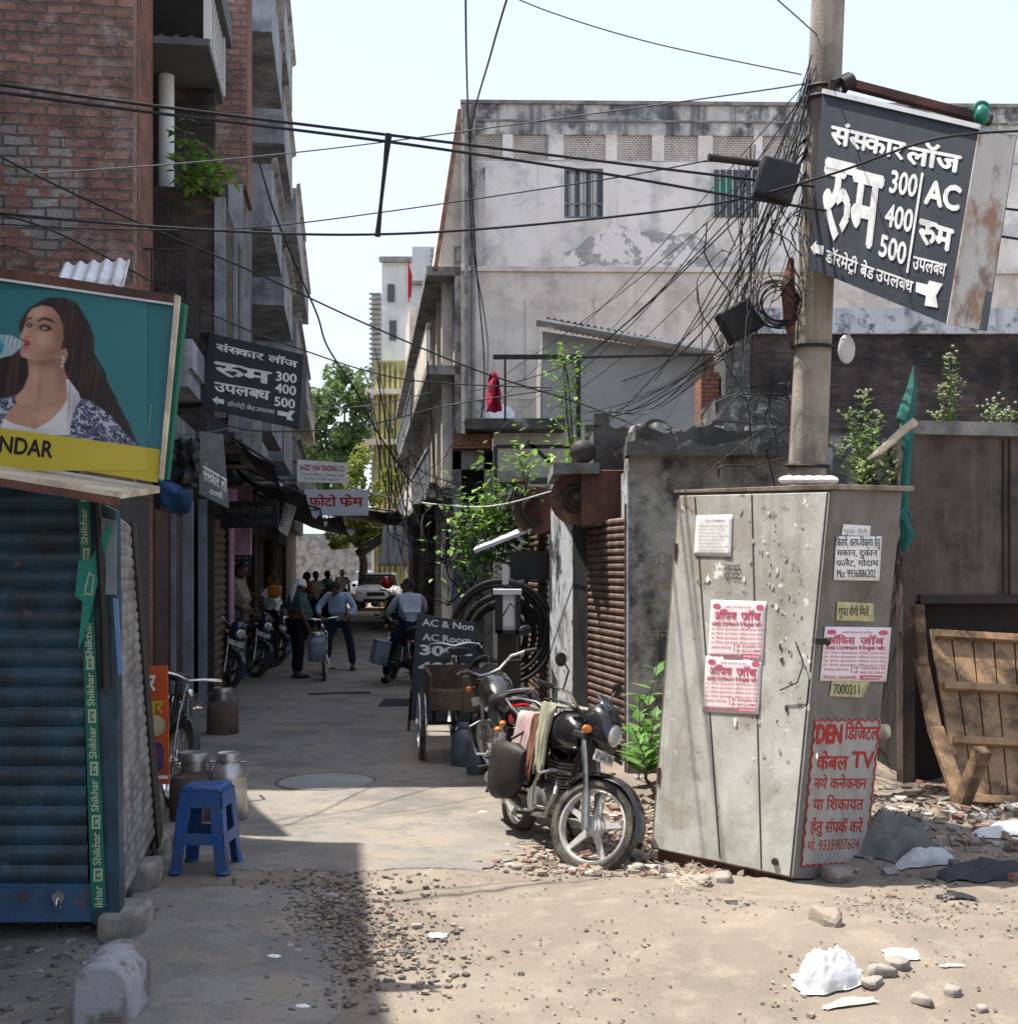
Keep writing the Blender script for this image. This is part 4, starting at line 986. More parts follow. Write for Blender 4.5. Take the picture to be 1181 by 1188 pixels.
# kerb stones by the kiosk side
ks=None
for k,(px,py,w,h) in enumerate(((157,1090,.16,.16),(172,1035,.15,.17),(183,1000,.15,.16),(178,968,.14,.3))):
    g=G(px,py); mb=MB(); mb.ell((g.x-.08,g.y+.15,g.z+h*.3),w*.65,.2,h*.5,8,6,fn=lambda p:V([math.copysign(abs(q)**.45,q) for q in p]))
    for i,v in enumerate(mb.v): mb.v[i]=v+V((.02*nz(v.x*9,v.y*9,k),.02*nz(v.y*9,v.z*9,k),.02*nz(v.z*9,v.x*9,k)))
    one(mb,'kerb_stone',m_stone,['grey kerb stone under the near corner of the kiosk side shutter','second grey kerb stone along the kiosk side shutter','third grey kerb stone along the kiosk side shutter','upright grey kerb stone at the far end of the kiosk side'][k],'stone')
# rounded boundary stone in the corner
g=G(120,1215); g.y=max(g.y,4.6); bx=(122-CX)/F*4.75
st=thing('boundary_stone','round topped grey stone block standing by the road at the bottom left','stone',(bx,4.75,ground(bx,4.75)))
mb=MB(); w=.115; z1=CH-(1150-HY)/F*4.75+.02
prof=[(-w,-.1),(w,-.1),(w,z1)]+[(w*math.cos(a),z1+.10*math.sin(a)) for a in [math.pi*k/10 for k in range(1,10)]]+[(-w,z1)]
# front carved profile extruded back
mb.prism([(bx+x,4.70,z) for x,z in prof],(-.02,.34,0)); mb.build('block',M('pale_dressed_stone',(.34,.34,.36),(.26,.26,.27),4,.85,stain=((.13,.10,.075),.85,2.5,.5,.56),bump=.4,bs=30),st,world=True,bevel=.02)
# cream sheet under billboard and billboard
BD=5.50; BP=Plane(V((0,BD,0)),V((0,-1,0)))
bb=thing('billboard','teal and yellow advertising board showing a dark haired woman drinking from a bottle','billboard',tuple(BP.at(100,560)))
mb=MB(); panel(mb,BP,[(-140,300),(206,352),(186,558),(-140,489)],.06); mb.build('board',m_teal,bb,world=True)
mb=MB(); panel(mb,BP,[(-140,288),(200,342),(201,352),(-140,302)],.11,.02); mb.build('rust_edge',m_rustpl,bb,world=True)
mb=MB(); panel(mb,BP,[(-140,302),(201,351.5),(201,354),(-140,305)],.01,.022); mb.build('white_edge',m_tin,bb,world=True)
mb=MB(); panel(mb,BP,[(203,341),(208,343),(188,556),(184,555)],.03,.03); mb.build('side_post',m_creamtin,bb,world=True)
mb=MB(); panel(mb,BP,[(210,350),(215,352),(194,556),(190,556)],.05,-.03); mb.build('green_edge',m_greentape,bb,world=True)
Q=lambda pts:[(x/3.713,300+y/3.713) for x,y in pts]
mb=MB()
patch(mb,BP,Q([(-400,640),(0,728),(690,822),(680,965),(-400,790)]),.004,m_yellow)
import numpy as np
# the printed picture: one fine mesh whose vertex colours are the ink of the poster
GX=np.arange(-60,172,.85); GY=np.arange(336,546,.85); XX,YY=np.meshgrid((GX)*3.713,(GY-300)*3.713)
img=np.zeros(XX.shape+(3,)); img[:]=(.024,.15,.17); img*= (1+.10*np.exp(-((XX-480)**2+(YY-350)**2)/60000.))[...,None]
_rs=np.random.RandomState(4)
def vnoise(x,y,seed):
    r_=np.random.RandomState(seed); T=r_.rand(64,64); xi=np.floor(x).astype(int); yi=np.floor(y).astype(int); fx=x-xi; fy=y-yi; fx=fx*fx*(3-2*fx); fy=fy*fy*(3-2*fy)
    g=lambda a,b:T[a%64,b%64]
    return (g(xi,yi)*(1-fx)+g(xi+1,yi)*fx)*(1-fy)+(g(xi,yi+1)*(1-fx)+g(xi+1,yi+1)*fx)*fy
def sdf(pts):
    d=np.full(XX.shape,1e9); ins=np.zeros(XX.shape,bool); n=len(pts)
    for k in range(n):
        ax_,ay_=pts[k]; bx_,by_=pts[(k+1)%n]; ex,ey=bx_-ax_,by_-ay_; px_=XX-ax_; py_=YY-ay_
        t=np.clip((px_*ex+py_*ey)/(ex*ex+ey*ey+1e-9),0,1); d=np.minimum(d,(px_-ex*t)**2+(py_-ey*t)**2)
        c=((ay_>YY)!=(by_>YY))&(XX<(bx_-ax_)*(YY-ay_)/((by_-ay_)+1e-12)+ax_); ins^=c
    return np.where(ins,-1,1)*np.sqrt(d)
def paint(pts,col,soft=3,alpha=1.0,mask=None):
    a=np.clip(.5-sdf(pts)/(2*soft),0,1); a=a*a*(3-2*a)*alpha
    if mask is not None: a=a*mask
    c=np.array(col) if not hasattr(col,'shape') else col
    img[:]=img*(1-a[...,None])+c*a[...,None]; return a
def blob(cx,cy,rx,ry,col,alpha,mask=None,rot=0):
    dx=XX-cx;dy=YY-cy; u=dx*np.cos(rot)+dy*np.sin(rot); v=-dx*np.sin(rot)+dy*np.cos(rot); a=np.exp(-(u/rx)**2-(v/ry)**2)*alpha
    if mask is not None: a=a*mask
    img[:]=img*(1-a[...,None])+np.array(col)*a[...,None]
st_=vnoise(XX/9+YY/60,YY/130+XX/300,3)*.6+vnoise(XX/4+YY/33,YY/90,5)*.4
hcol=np.array((.018,.009,.008))[None,None]*(1+0*st_[...,None])+np.array((.075,.034,.024))[None,None]*(np.clip(st_-.45,0,1)**1.3*2.2)[...,None]
hair_p=[(-250,450),(0,430),(75,410),(100,330),(75,300),(90,270),(125,215),(165,180),(215,165),(270,170),(325,190),(365,230),(385,280),(400,340),(412,400),(420,460),(440,500),(470,540),(490,590),(520,650),(545,700),(570,750),(592,800),(560,795),(520,770),(470,760),(440,770),(400,740),(300,735),(250,700),(60,650),(0,640),(-250,640)]
hr_=[(x+7*math.sin(i*2.1),y+5*math.cos(i*1.7)) for i,(x,y) in enumerate(hair_p)]
paint(hr_,hcol,4)
for k in range(16):
    y0=430+k*24; x0=412+k*11; w0=rnd.uniform(3,7); paint([(x0-20,y0-40),(x0-14,y0-42),(x0+rnd.uniform(12,34),y0+rnd.uniform(15,40)),(x0+rnd.uniform(2,10),y0+14)],(.02,.012,.011),w0/2,.9)
SK=np.array((.43,.235,.16)); DKS=(.20,.085,.055); LT=(.62,.38,.28)
neck_p=[(120,430),(150,415),(250,400),(268,440),(280,490),(300,540),(310,600),(320,700),(290,735),(180,740),(20,725),(-40,705),(20,650),(60,600),(100,560),(125,500)]
m_n=paint(neck_p,SK,4)
blob(190,440,90,34,DKS,.85,m_n,.1); blob(265,500,26,80,DKS,.6,m_n); blob(170,560,9,70,DKS,.4,m_n,.12); blob(120,640,70,9,DKS,.35,m_n,.25); blob(230,625,60,8,DKS,.35,m_n,-.25)
blob(90,600,50,40,LT,.35,m_n); blob(200,680,60,50,LT,.35,m_n); blob(150,720,14,26,DKS,.35,m_n); blob(150,500,14,60,LT,.35,m_n)
face_p=[(140,215),(180,200),(225,210),(255,245),(270,290),(272,340),(262,385),(235,415),(190,435),(150,440),(115,430),(92,420),(84,404),(90,388),(98,376),(94,362),(97,350),(84,336),(96,314),(106,290),(112,262),(122,235)]
m_f=paint(face_p,SK,3.5)
blob(262,330,42,95,DKS,.75,m_f); blob(215,410,60,24,DKS,.55,m_f,-.25); blob(225,250,40,30,DKS,.30,m_f); blob(150,345,8,30,DKS,.25,m_f,.4)
blob(180,345,30,26,LT,.55,m_f,.3); blob(165,232,40,20,LT,.5,m_f); blob(112,305,8,34,LT,.6,m_f,.25); blob(115,415,18,12,LT,.4,m_f); blob(200,320,24,8,LT,.35,m_f)
blob(190,296,34,16,(.10,.04,.035),.75,m_f,.12); blob(126,283,20,13,(.10,.04,.035),.7,m_f)
IK=(.022,.010,.009)
paint([(160,264),(190,250),(222,259),(244,280),(215,270),(188,263),(163,273)],IK,2.2,.9); paint([(108,270),(122,252),(140,251),(138,259),(122,262),(112,276)],IK,2,.85)
paint([(166,294),(186,281),(208,286),(226,302),(206,312),(182,310)],IK,2,.95); paint([(180,297),(192,291),(204,299),(194,306),(184,304)],(.55,.5,.48),1.4); blob(192,298,6,7,(.03,.015,.012),1)
paint([(112,283),(126,275),(140,283),(134,295),(118,296)],IK,2,.9); blob(124,286,6,4,(.5,.45,.42),.8); blob(121,286,3.5,4,(.03,.015,.012),1)
blob(116,338,11,5,DKS,.8,m_f); blob(92,338,5,5,LT,.5,m_f)
paint([(93,352),(108,347),(120,352),(136,363),(120,371),(97,370)],(.30,.055,.06),2); paint([(96,372),(118,372),(130,378),(112,391),(95,386)],(.38,.085,.09),2); blob(112,380,10,3,(.6,.25,.25),.6); paint([(94,369),(135,368),(120,373),(96,373)],(.08,.02,.02),1.2)
m_e=paint([(255,395),(285,385),(293,410),(285,436),(266,440),(256,425)],SK*.85,3); blob(272,412,8,14,DKS,.5,m_e)
for (x_,y_) in ((272,424),(274,434),(268,446),(270,458),(266,466),(276,444)): blob(x_,y_,4,4,(.72,.68,.6),.95)
m_t=paint([(-30,735),(0,690),(10,684),(60,712),(150,735),(215,700),(270,640),(292,600),(285,520),(296,520),(340,580),(348,620),(335,700),(330,760),(0,760)],(.62,.61,.62),3)
blob(130,745,120,18,(.35,.34,.37),.5,m_t); blob(322,640,26,80,(.28,.28,.31),.75,m_t); blob(298,600,4,110,(.12,.12,.14),.7,m_t,.05)
pn=vnoise(XX/11,YY/11,7)*.6+vnoise(XX/5,YY/5,8)*.4; pc=np.where((pn>.56)[...,None],np.array((.42,.43,.50)),np.where((pn<.36)[...,None],np.array((.14,.16,.27)),np.array((.018,.022,.05))))
m_s=paint([(350,600),(400,620),(440,650),(480,680),(520,730),(560,770),(590,805),(540,800),(430,790),(300,775),(302,720),(320,650)],pc,3); blob(470,780,120,30,(.01,.01,.03),.55,m_s,.3)
m_s=paint([(-250,640),(20,600),(60,590),(72,620),(20,680),(0,735),(-250,735)],pc,3)
m_b=paint([(-250,335),(0,326),(50,330),(98,355),(105,364),(98,376),(50,416),(0,428),(-250,440)],(.30,.40,.42),3)
for k in range(9): blob(20+k*9,345+k*3,3,26,((.62,.70,.72) if k%2 else (.12,.20,.22)),.6,m_b,.2)
m_c=paint([(-250,350),(5,344),(18,370),(8,408),(-250,425)],(.015,.22,.33),3); blob(-20,360,60,8,(.3,.55,.6),.5,m_c)
bandl=(822-728)/690.
yb=728+bandl*XX; a_=np.clip((YY-yb+1.5)/3,0,1); img[:]=img*(1-a_[...,None])+np.array((.50,.40,.035))*a_[...,None]
pm=bpy.data.materials.new('poster_ink'); pm.use_nodes=True; _n=pm.node_tree; _b=_n.nodes['Principled BSDF']; _a=_n.nodes.new('ShaderNodeVertexColor'); _a.layer_name='ink'; _n.links.new(_a.outputs[0],_b.inputs['Base Color']); _b.inputs['Roughness'].default_value=.38
H_,W__=XX.shape; vv=[BP.at(float(GX[i]),float(GY[j]),.0065) for j in range(H_) for i in range(W__)]
_me=bpy.data.meshes.new('portrait_print'); _me.from_pydata([tuple(v-bb.location) for v in vv],[],[(j*W__+i,(j+1)*W__+i,(j+1)*W__+i+1,j*W__+i+1) for j in range(H_-1) for i in range(W__-1)])
_ca=_me.color_attributes.new('ink','FLOAT_COLOR','POINT'); _c4=np.ones((H_*W__,4),dtype=np.float32); _c4[:,:3]=img.reshape(-1,3); _ca.data.foreach_set('color',_c4.ravel()); _me.materials.append(pm)
_o=bpy.data.objects.new('portrait_print',_me); COL.objects.link(_o); _o.parent=bb
text_on(mb,BP,'NDAR',(-1,524),(60,531),(2,-18),.0085,.03,m_black)
text_on(mb,BP,'www.lifestyle.in',(171.5,512),(176,470),(-1.7,-.2),.005,.02,m_tapeink)
mb.build('printed_picture',None,bb,world=True,fix=False,smooth=False)
# lit cream ledge below the board
q=[(-140,512),(167,560),(163,583),(-140,533)]
mb=MB(); a=[BP.at(x,y) for x,y in q]
top=[V((p.x,p.y-.02,p.z)) for p in (a[0],a[1])]; bot=[V((p.x,p.y-.42,p.z)) for p in (a[3],a[2])]
mb.hexa([a[3]+V((0,-.30,0)),a[2]+V((0,-.30,0)),a[1]+V((0,.25,-.03)),a[0]+V((0,.25,-.03))],[a[3]+V((0,-.30,.03)),a[2]+V((0,-.30,.03)),a[1]+V((0,.25,0)),a[0]+V((0,.25,0))])
aw=thing('kiosk_awning','cream painted sheet metal ledge projecting under the billboard over the blue shutter','awning',tuple(a[2]))
mb.build('sheet',m_creamtin,aw,world=True)
mb=MB(); b0=a[3]+V((0,-.302,.0));b1_=a[2]+V((0,-.302,.0)); mb.bar(b0+V((0,0,-.012)),b1_+V((0,0,-.012)),.012,.035); mb.build('rim',m_rustpl,aw,world=True)
# ================================================================== LODGE BOARDS AND SHOP BOARDS on the left
def board(name,label,d,corners,m_face,rim=None,th=.14,cat='sign',yaw=0):
    c=P(sum(x for x,y in corners)/4,sum(y for x,y in corners)/4,d)
    pl=Plane(c,V((math.sin(yaw),-math.cos(yaw),0)))
    t=thing(name,label,cat,tuple(pl.at(*corners[3])))
    mb=MB(); panel(mb,pl,corners,th); mb.build('box',m_face,t,world=True)
    return t,pl
t,pl=board('lodge_sign','blue black lodge board with white room prices hanging over the left shops',12.9,[(243,386),(352,411),(347,497),(233,472)],m_signdk,th=.18,yaw=R(-6))
W_=lambda pts:[(200+x/4.218,360+y/4.218) for x,y in pts]
def w_(x,y): return (200+x/4.218,360+y/4.218)
mb=MB()
T_=lambda s,a,b,h,bold=.03:text_on(mb,pl,s,w_(*a),w_(*b),(.3,-h/4.218),.006,bold,m_signwhite)
T_('सं~स्'.replace('्','')+'कार',(215,193),(445,245),32,.035)
T_('लॉज',(470,247),(610,280),30,.035)
T_('{ru}म',(210,312),(480,362),62,.035)
T_('उपल~बध',(205,392),(475,440),45,.035)
T_('300',(508,342),(606,356),42,.035); T_('400',(504,398),(603,416),42,.035); T_('500',(500,465),(598,480),42,.035)
T_('डॉरमेट{rv}ी',(268,466),(355,482),20,.02); T_('बेड',(362,484),(405,492),20,.02); T_('उपल~बध',(410,492),(500,508),20,.02)
patch(mb,pl,W_([(195,435),(222,420),(222,430),(254,437),(252,460),(222,452),(220,463)]),.006,m_signwhite)
patch(mb,pl,W_([(515,490),(570,500),(572,488),(600,493),(578,518),(595,540),(560,535),(560,520),(515,512)]),.006,m_signwhite)
mb.build('lettering',None,t,world=True,fix=False,smooth=False)
mb=MB(); a=pl.at(245,388,-.1); mb.bar(a,a+V((-.9,.3,0)),.04,.04); a=pl.at(236,470,-.1); mb.bar(a,a+V((-.8,.3,0)),.04,.04); mb.build('bracket',m_iron,t,world=True)
t,pl=board('hanging_sign','narrow dark grey board seen edge on below the lodge board',12.5,[(231,500),(259,504),(266,590),(231,573)],M('grey_board',(.10,.105,.11),(.075,.078,.082),3,.5,bump=.05,stain=((.2,.2,.2),.4,5)),th=.05,yaw=R(35))
mb=MB(); text_on(mb,pl,'सं~सकार ला',(236,556),(263,572),(0,-17),.005,.02,m_signwhite); text_on(mb,pl,'वारणसी',(243,573),(258,579),(0,-6),.005,.02,m_signwhite)
mb.build('lettering',None,t,world=True,fix=False)
t,pl=board('dark_sign','very dark shop board with faint Hindi lettering under the tarpaulin',17.0,[(255,582),(322,580),(323,612),(256,613)],m_black,th=.06)
mb=MB(); fd=M('faint_lettering',(.10,.09,.07),(.08,.07,.06),9,.7,bump=0); text_on(mb,pl,'गगन गो~सट हाउस',(262,598),(316,596),(0,-9),.005,.02,fd); text_on(mb,pl,'ए.सी. नॉन ए.सी. कमरे',(270,608),(314,607),(0,-4),.005,.01,fd)
mb.build('lettering',None,t,world=True,fix=False)
t,pl=board('frame_shop_sign','white board with big red Hindi lettering hung across the lane',24.0,[(353,568),(427,568),(427,598),(353,598)],M('white_board',(.55,.57,.62),(.48,.5,.55),3,.5,bump=0),th=.06)
mb=MB(); text_on(mb,pl,'फोटो',(359,587),(390,587),(0,-10),.006,.035,m_redink); text_on(mb,pl,'फ{ra}ेम',(394,587),(421,587),(0,-10),.006,.035,m_redink)
text_on(mb,pl,'..........',(385,595),(424,596),(0,-3),.006,.01,m_blackink); mb.build('lettering',None,t,world=True,fix=False)
mb=MB(); a=pl.at(353,570,-.03); mb.bar(a+V((.0,0,0)),a+V((-1.3,0,0)),.03,.03); a=pl.at(353,596,-.03); mb.bar(a,a+V((-1.3,0,0)),.03,.03); mb.build('bracket',m_iron,t,world=True)
t,pl=board('company_sign','white board with small red and blue lettering above the red lettered one',26.0,[(345,533),(403,537),(402,561),(345,559)],m_paper,th=.06)
mb=MB(); text_on(mb,pl,'SHREE YASH TRADING CO.',(348,545),(400,547),(0,-6),.006,.03,m_redink)
bi=M('blue_ink',(.06,.07,.25),(.06,.07,.22),9,.8,bump=0); text_on(mb,pl,'TOUR & TRAVELS BOOKING ALL KIND',(348,551),(399,553),(0,-2.6),.006,.01,bi); text_on(mb,pl,'PH: 9415201234, 2400567',(353,556),(394,558),(0,-2.6),.006,.01,bi)
mb.build('lettering',None,t,world=True,fix=False)
mb=MB(); a=pl.at(345,536,-.03); mb.bar(a,a+V((-1.1,0,0)),.03,.03); a=pl.at(345,557,-.03); mb.bar(a,a+V((-1.1,0,0)),.03,.03); mb.build('bracket',m_iron,t,world=True)
t,pl=board('tilted_sign','pale narrow board hanging askew from the black awning',20.0,[(331,580),(344,588),(333,622),(323,615)],m_paper,th=.03)
mb=MB(); text_on(mb,pl,'होटल',(328,612),(335,588),(-5,-1),.005,.02,bi); mb.build('lettering',None,t,world=True,fix=False)
t,pl=board('price_board','dark board of small white lines behind the leaning man',20.0,[(264,635),(291,635),(291,668),(264,668)],m_signdk,th=.03)
mb=MB(); 
for k in range(4): text_on(mb,pl,'चाय ना~सता भोजन'[:14],(268,643+k*6),(288,643+k*6),(0,-3),.005,.01,m_signwhite)
mb.build('lettering',None,t,world=True,fix=False)
# orange sign behind the kiosk
t,pl=board('orange_sign','orange red shop board with white and yellow Hindi letters standing behind the kiosk',8.6,[(140,775),(194,773),(196,910),(140,910)],m_orange,th=.05,yaw=R(8))
mb=MB(); text_on(mb,pl,'मो सर',(142,803),(180,801),(0,-18),.005,.05,m_paper); text_on(mb,pl,'का सर',(142,829),(189,827),(0,-14),.005,.04,m_yellow)
cpts=[(178+14*math.cos(a/12*math.pi*2),842+13*math.sin(a/12*math.pi*2)) for a in range(12)]; patch(mb,pl,cpts,.005,m_paperyel)
patch(mb,pl,[(168,868),(172,862),(186,862),(190,868),(190,888),(186,894),(170,894),(166,888)],.005,M('purple_print',(.05,.05,.16),(.04,.04,.13),9,.5,bump=0))
for k in range(3): text_on(mb,pl,'000000',(170,872+k*6),(187,872+k*6),(0,-3),.009,.01,m_orange)
patch(mb,pl,[(150,900),(195,900),(195,904),(150,904)],.005,m_paper); mb.build('lettering',None,t,world=True,fix=False)
# ================================================================== FEEDER CABINET
def cp(px,py,d): return P(px,py,d)
tA=P(786,572,7.72);tB=P(965,568,6.95);tC=P(1047,570,7.55)
bA=P(755,985,7.72);bB=P(920,1020,6.95);bC=P(1003,1020,7.55)
cb=thing('utility_cabinet','tall leaning pale metal junction cabinet plastered with paper notices','cabinet',tuple(bB))
LPn=Plane.of(bA,bB,tB); RPn=Plane.of(bB,bC,tB)
tA=LPn.at(786,572); tC=RPn.at(1047,570)
bD=bA+bC-bB; tD=tA+tC-tB
mb=MB(); mb.hexa([bA,bB,bC,bD],[tA,tB,tC,tD])
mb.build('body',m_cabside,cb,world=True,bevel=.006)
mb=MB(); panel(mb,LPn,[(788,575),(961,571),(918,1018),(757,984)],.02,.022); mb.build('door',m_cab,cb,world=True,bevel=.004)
mb=MB(); strokes(mb,LPn,[(806,577),(835,995)],1.6,.024,m_iron); strokes(mb,LPn,[(872,574),(883,1008)],1.6,.024,m_iron); strokes(mb,LPn,[(960,572),(917,1017)],2.2,.0235,m_iron); mb.build('door_seam',None,cb,world=True,fix=False)
mb=MB()
for py in (640,900):
    f_=(py-575)/410.; p_=LPn.at(lerp(788,757,f_)+1,py,.024); mb.cyl(p_+V((0,0,-.05)),p_+V((0,0,.05)),.012,n=10)
mb.build('hinge',m_rustpl,cb,world=True)
mb=MB(); a=tB+(tC-tB)*-.0; f=V((0,0,-.04)); cen=(tA+tC)/2
def outp(p,k=1.07): q=cen+(p-cen)*k; return q
mb.hexa([outp(tA,1.03),outp(tB,1.05),outp(tC,1.1),outp(tD,1.03)],[outp(tA,1.03)+V((0,0,.018)),outp(tB,1.05)+V((0,0,.03)),outp(tC,1.1)+V((0,0,.03)),outp(tD,1.03)+V((0,0,.03))]); mb.build('roof',M('tan_rusty_tin',(.26,.21,.155),(.17,.13,.095),4,.7,stain=((.07,.05,.04),.7,4),bump=.1),cb,world=True,bevel=.003)
mb=MB(); cen2=(bA+bC)/2
def inn(p,k,dz): q=cen2+(p-cen2)*k; return q+V((0,0,dz))
mb.hexa([inn(p,.93,-.45) for p in (bA,bB,bC,bD)],[inn(p,.93,.01) for p in (bA,bB,bC,bD)]); mb.build('plinth',m_rustpl,cb,world=True)
mb=MB(); n=RPn.n; mb.box(0,0,0,0,0,0) if False else None
p=LPn.at(952,744,.03); mb.bar(p+V((-.03,0,0)),p+V((.05,-.02,0)),.05,.035); mb.torus(p+V((.03,-.03,0)),(1,0,0),.02,.006); mb.build('hasp',m_iron,cb,world=True)
mb=MB(); p=LPn.at(900,1000,.022); mb.cyl(p,p+LPn.n*.015,.02); mb.build('bolt',m_iron,cb,world=True)
def notice(name,label,pl,pts,paper,off,cat='notice',curl=0):
    t=thing(name,label,cat,tuple(pl.at(*pts[-1],off))); mb=MB(); nu=8
    a,b,c,d=[V((x,y)) for x,y in pts]
    def fn(u,v):
        q=a.lerp(b,u).lerp(d.lerp(c,u),v); e=.0012*abs(nz(u*3,v*3,pts[0][0]))+curl*(ss(.75,1,u)*ss(.6,1,v)+ss(.2,0,v)*ss(.2,0,u)*.6)
        return pl.at(q.x,q.y,off+.0008+e)
    mb.grid(fn,nu,nu); o=mb.build('paper',paper,t,world=True,fix=False); s=o.modifiers.new('s','SOLIDIFY'); s.thickness=.0012; s.offset=-1
    return t
def tl(mb,pl,s,a,b,h,off,mat,bold=.02,lean=0): text_on(mb,pl,s,a,b,(lean,-h),off,bold,mat)
DO=.026; U=DO+.004
t=notice('paper_notice','small white notice of fine grey lines near the top left of the cabinet door',LPn,[(808,598),(850,597),(848,646),(805,645)],m_paper,DO,curl=.004)
mb=MB(); gi=M('grey_ink',(.35,.35,.34),(.42,.42,.4),9,.9,bump=0); tl(mb,LPn,'TO COMPANY',(818,605),(841,605),3,U,gi)
for k in range(8): tl(mb,LPn,'नौकरी पाने का सुनहरा मौका आज',(810,611+k*4),(845-(k%3)*5,611+k*4),2,U,gi,.0)
mb.build('print',None,t,world=True,fix=False)
def jobposter(name,label,pl,x0,y0,x1,y1,sk,off,full=True):
    W=x1-x0;H=y1-y0
    def q(u,v): return (x0+W*u+sk[0]*v, y0+H*v+sk[1]*u)
    t=notice(name,label,pl,[q(0,0),q(1,0),q(1,1),q(0,1)],M('pink_tinted_paper',(.76,.68,.68),(.70,.62,.63),9,.8,bump=.08,bs=30),off,curl=.003)
    mb=MB(); o=off+.004; T=lambda s,u0,u1,v,h,b=.02,m=m_pinkprint: text_on(mb,pl,s,q(u0,v),q(u1,v),(0,-h*H),o,b,m)
    T('सम~ि बेरोजगारों के िलए'.replace('~ि','िल'),.27,.73,.12,.035,.01)
    for u in (.04,.82): 
        c=q(u+.07,.10); patch(mb,pl,[(c[0]+.075*W*math.cos(a*.7854),c[1]+.05*H*math.sin(a*.7854)) for a in range(8)],o,m_pinkprint)
    T('ऑिफस',.08,.48,.32,.13,.03); T('जॉब',.56,.92,.32,.13,.03)
    T('ARISE COMPANY में िन:शु~लक भ~ती'.replace('~ती','तीर'),.04,.94,.42,.06,.03)
    for k in range(4): T('पद: मैनेजर सुपरवाइजर ऑ{ra}िफस ~सटाफ वेतन'.replace('{ra}',''),.03,.97,.50+k*.075,.035,.0)
    T('सु~परवाइजर आवास भोजन',.05,.42,.81,.04,.0); patch(mb,pl,[q(.46,.70),q(.47,.70),q(.47,.86),q(.46,.86)],o,m_pinkprint); T('मो: 9336202145',.5,.97,.78,.045,.02); T('मो: 9415310842',.5,.97,.86,.045,.02)
    patch(mb,pl,[q(.60,.89),q(.95,.89),q(.95,.97),q(.60,.97)],o,m_pinkprint); T('िसगरा, वाराणसी',.05,.55,.96,.05,.02)
    T('रथया{ra}ा'.replace('{ra}',''),.64,.92,.955,.04,.02,m_paper)
    mb.build('print',None,t,world=True,fix=False); return t
jobposter('job_poster','upper pink lettered poster in the middle of the cabinet door',LPn,825,696,889,765,(-4,2),DO)
jobposter('job_poster','lower pink lettered poster in the middle of the cabinet door',LPn,819,761,884,826,(-4,3),DO)
jobposter('job_poster','pink lettered poster on the shaded side face of the cabinet',RPn,957,727,1034,790,(-6,1),.006)
t=notice('paper_notice','white notice with bold black Hindi lines and a phone number on the cabinet side',RPn,[(970,622),(1023,622),(1020,674),(967,673)],m_paper,.006)
mb=MB()
for s,x0,x1,y,h in (('िकराये, ~क्रय-िवक्रय हेतु'.replace('~क्','क'),970,1021,634,9),('मकान, दुकान',971,1018,645,7),('फलैट, गोदाम',970,1019,657,7),('Mo: 9936886202',971,1016,670,9)): tl(mb,RPn,s,(x0,y),(x1,y),h,.0105,m_blackink,.02)
mb.build('print',None,t,world=True,fix=False)
t=notice('paper_notice','torn yellow notice with dark Hindi letters just above the side poster',RPn,[(971,698),(1013,700),(1014,722),(970,720)],m_paperyel,.005)
mb=MB(); tl(mb,RPn,'गु~पत रोगी िमलें',(973,714),(1008,715),9,.0095,m_blackink,.02); mb.build('print',None,t,world=True,fix=False)
t=notice('paper_notice','yellow strip with a black printed number below the side poster',RPn,[(965,790),(1010,791),(1000,810),(962,808)],m_paperyel,.005)
mb=MB(); tl(mb,RPn,'7000211',(967,805),(997,806),11,.0095,m_blackink,.02); mb.build('print',None,t,world=True,fix=False)
t=notice('paper_notice','small half peeled grey notice above the bold black one on the cabinet side',RPn,[(978,608),(1010,610),(1009,622),(976,621)],m_paper,.004)
mb=MB(); tl(mb,RPn,'गु~पत रोगी',(979,619),(1007,620),5,.0085,gi,.012); mb.build('print',None,t,world=True,fix=False)
# remnants of torn paper, one sheet-thin scrap part
mb=MB(); r=random.Random(3)
for k in range(120):
    x=r.gauss(905,28) if k%3 else r.uniform(795,950); y=r.uniform(600,880)-max(0,r.gauss(0,30));
    if x>948 or x<790 or y<590: continue 
    if 815<x<895 and 690<y<830: continue
    s=r.uniform(.5,2.6); asp=r.uniform(.6,3.2); pts=[(x+s*math.cos(a)*r.uniform(.5,1.2),y+s*asp*math.sin(a)*r.uniform(.5,1.2)) for a in [q*math.pi/3.5 for q in range(7)]]
    patch(mb,LPn,pts,DO+.002,[m_shed,m_paper,m_blackink,gi,m_shed][k%5])
o=mb.build('torn_paper_scraps',None,cb,world=True,fix=False); o['kind']='stuff'
mb=MB()
for x,y,s in ((851,662,1),):
    for q in range(3): tl(mb,LPn,('गम','नवा','एउट','िजल')[(q+s)%4],(x-11,y+q*10),(x+8,y+q*10),7,DO+.003,m_blackink if s else gi,.02) if s and q<2 else None
mb.build('stencilled_letters',None,cb,world=True,fix=False)
mb=MB(); mb.tube([LPn.at(923,745,.03),LPn.at(932,770,.05),LPn.at(925,792,.06),LPn.at(905,801,.05)],.004,6); mb.build('hanging_wire',m_cable,cb,world=True)
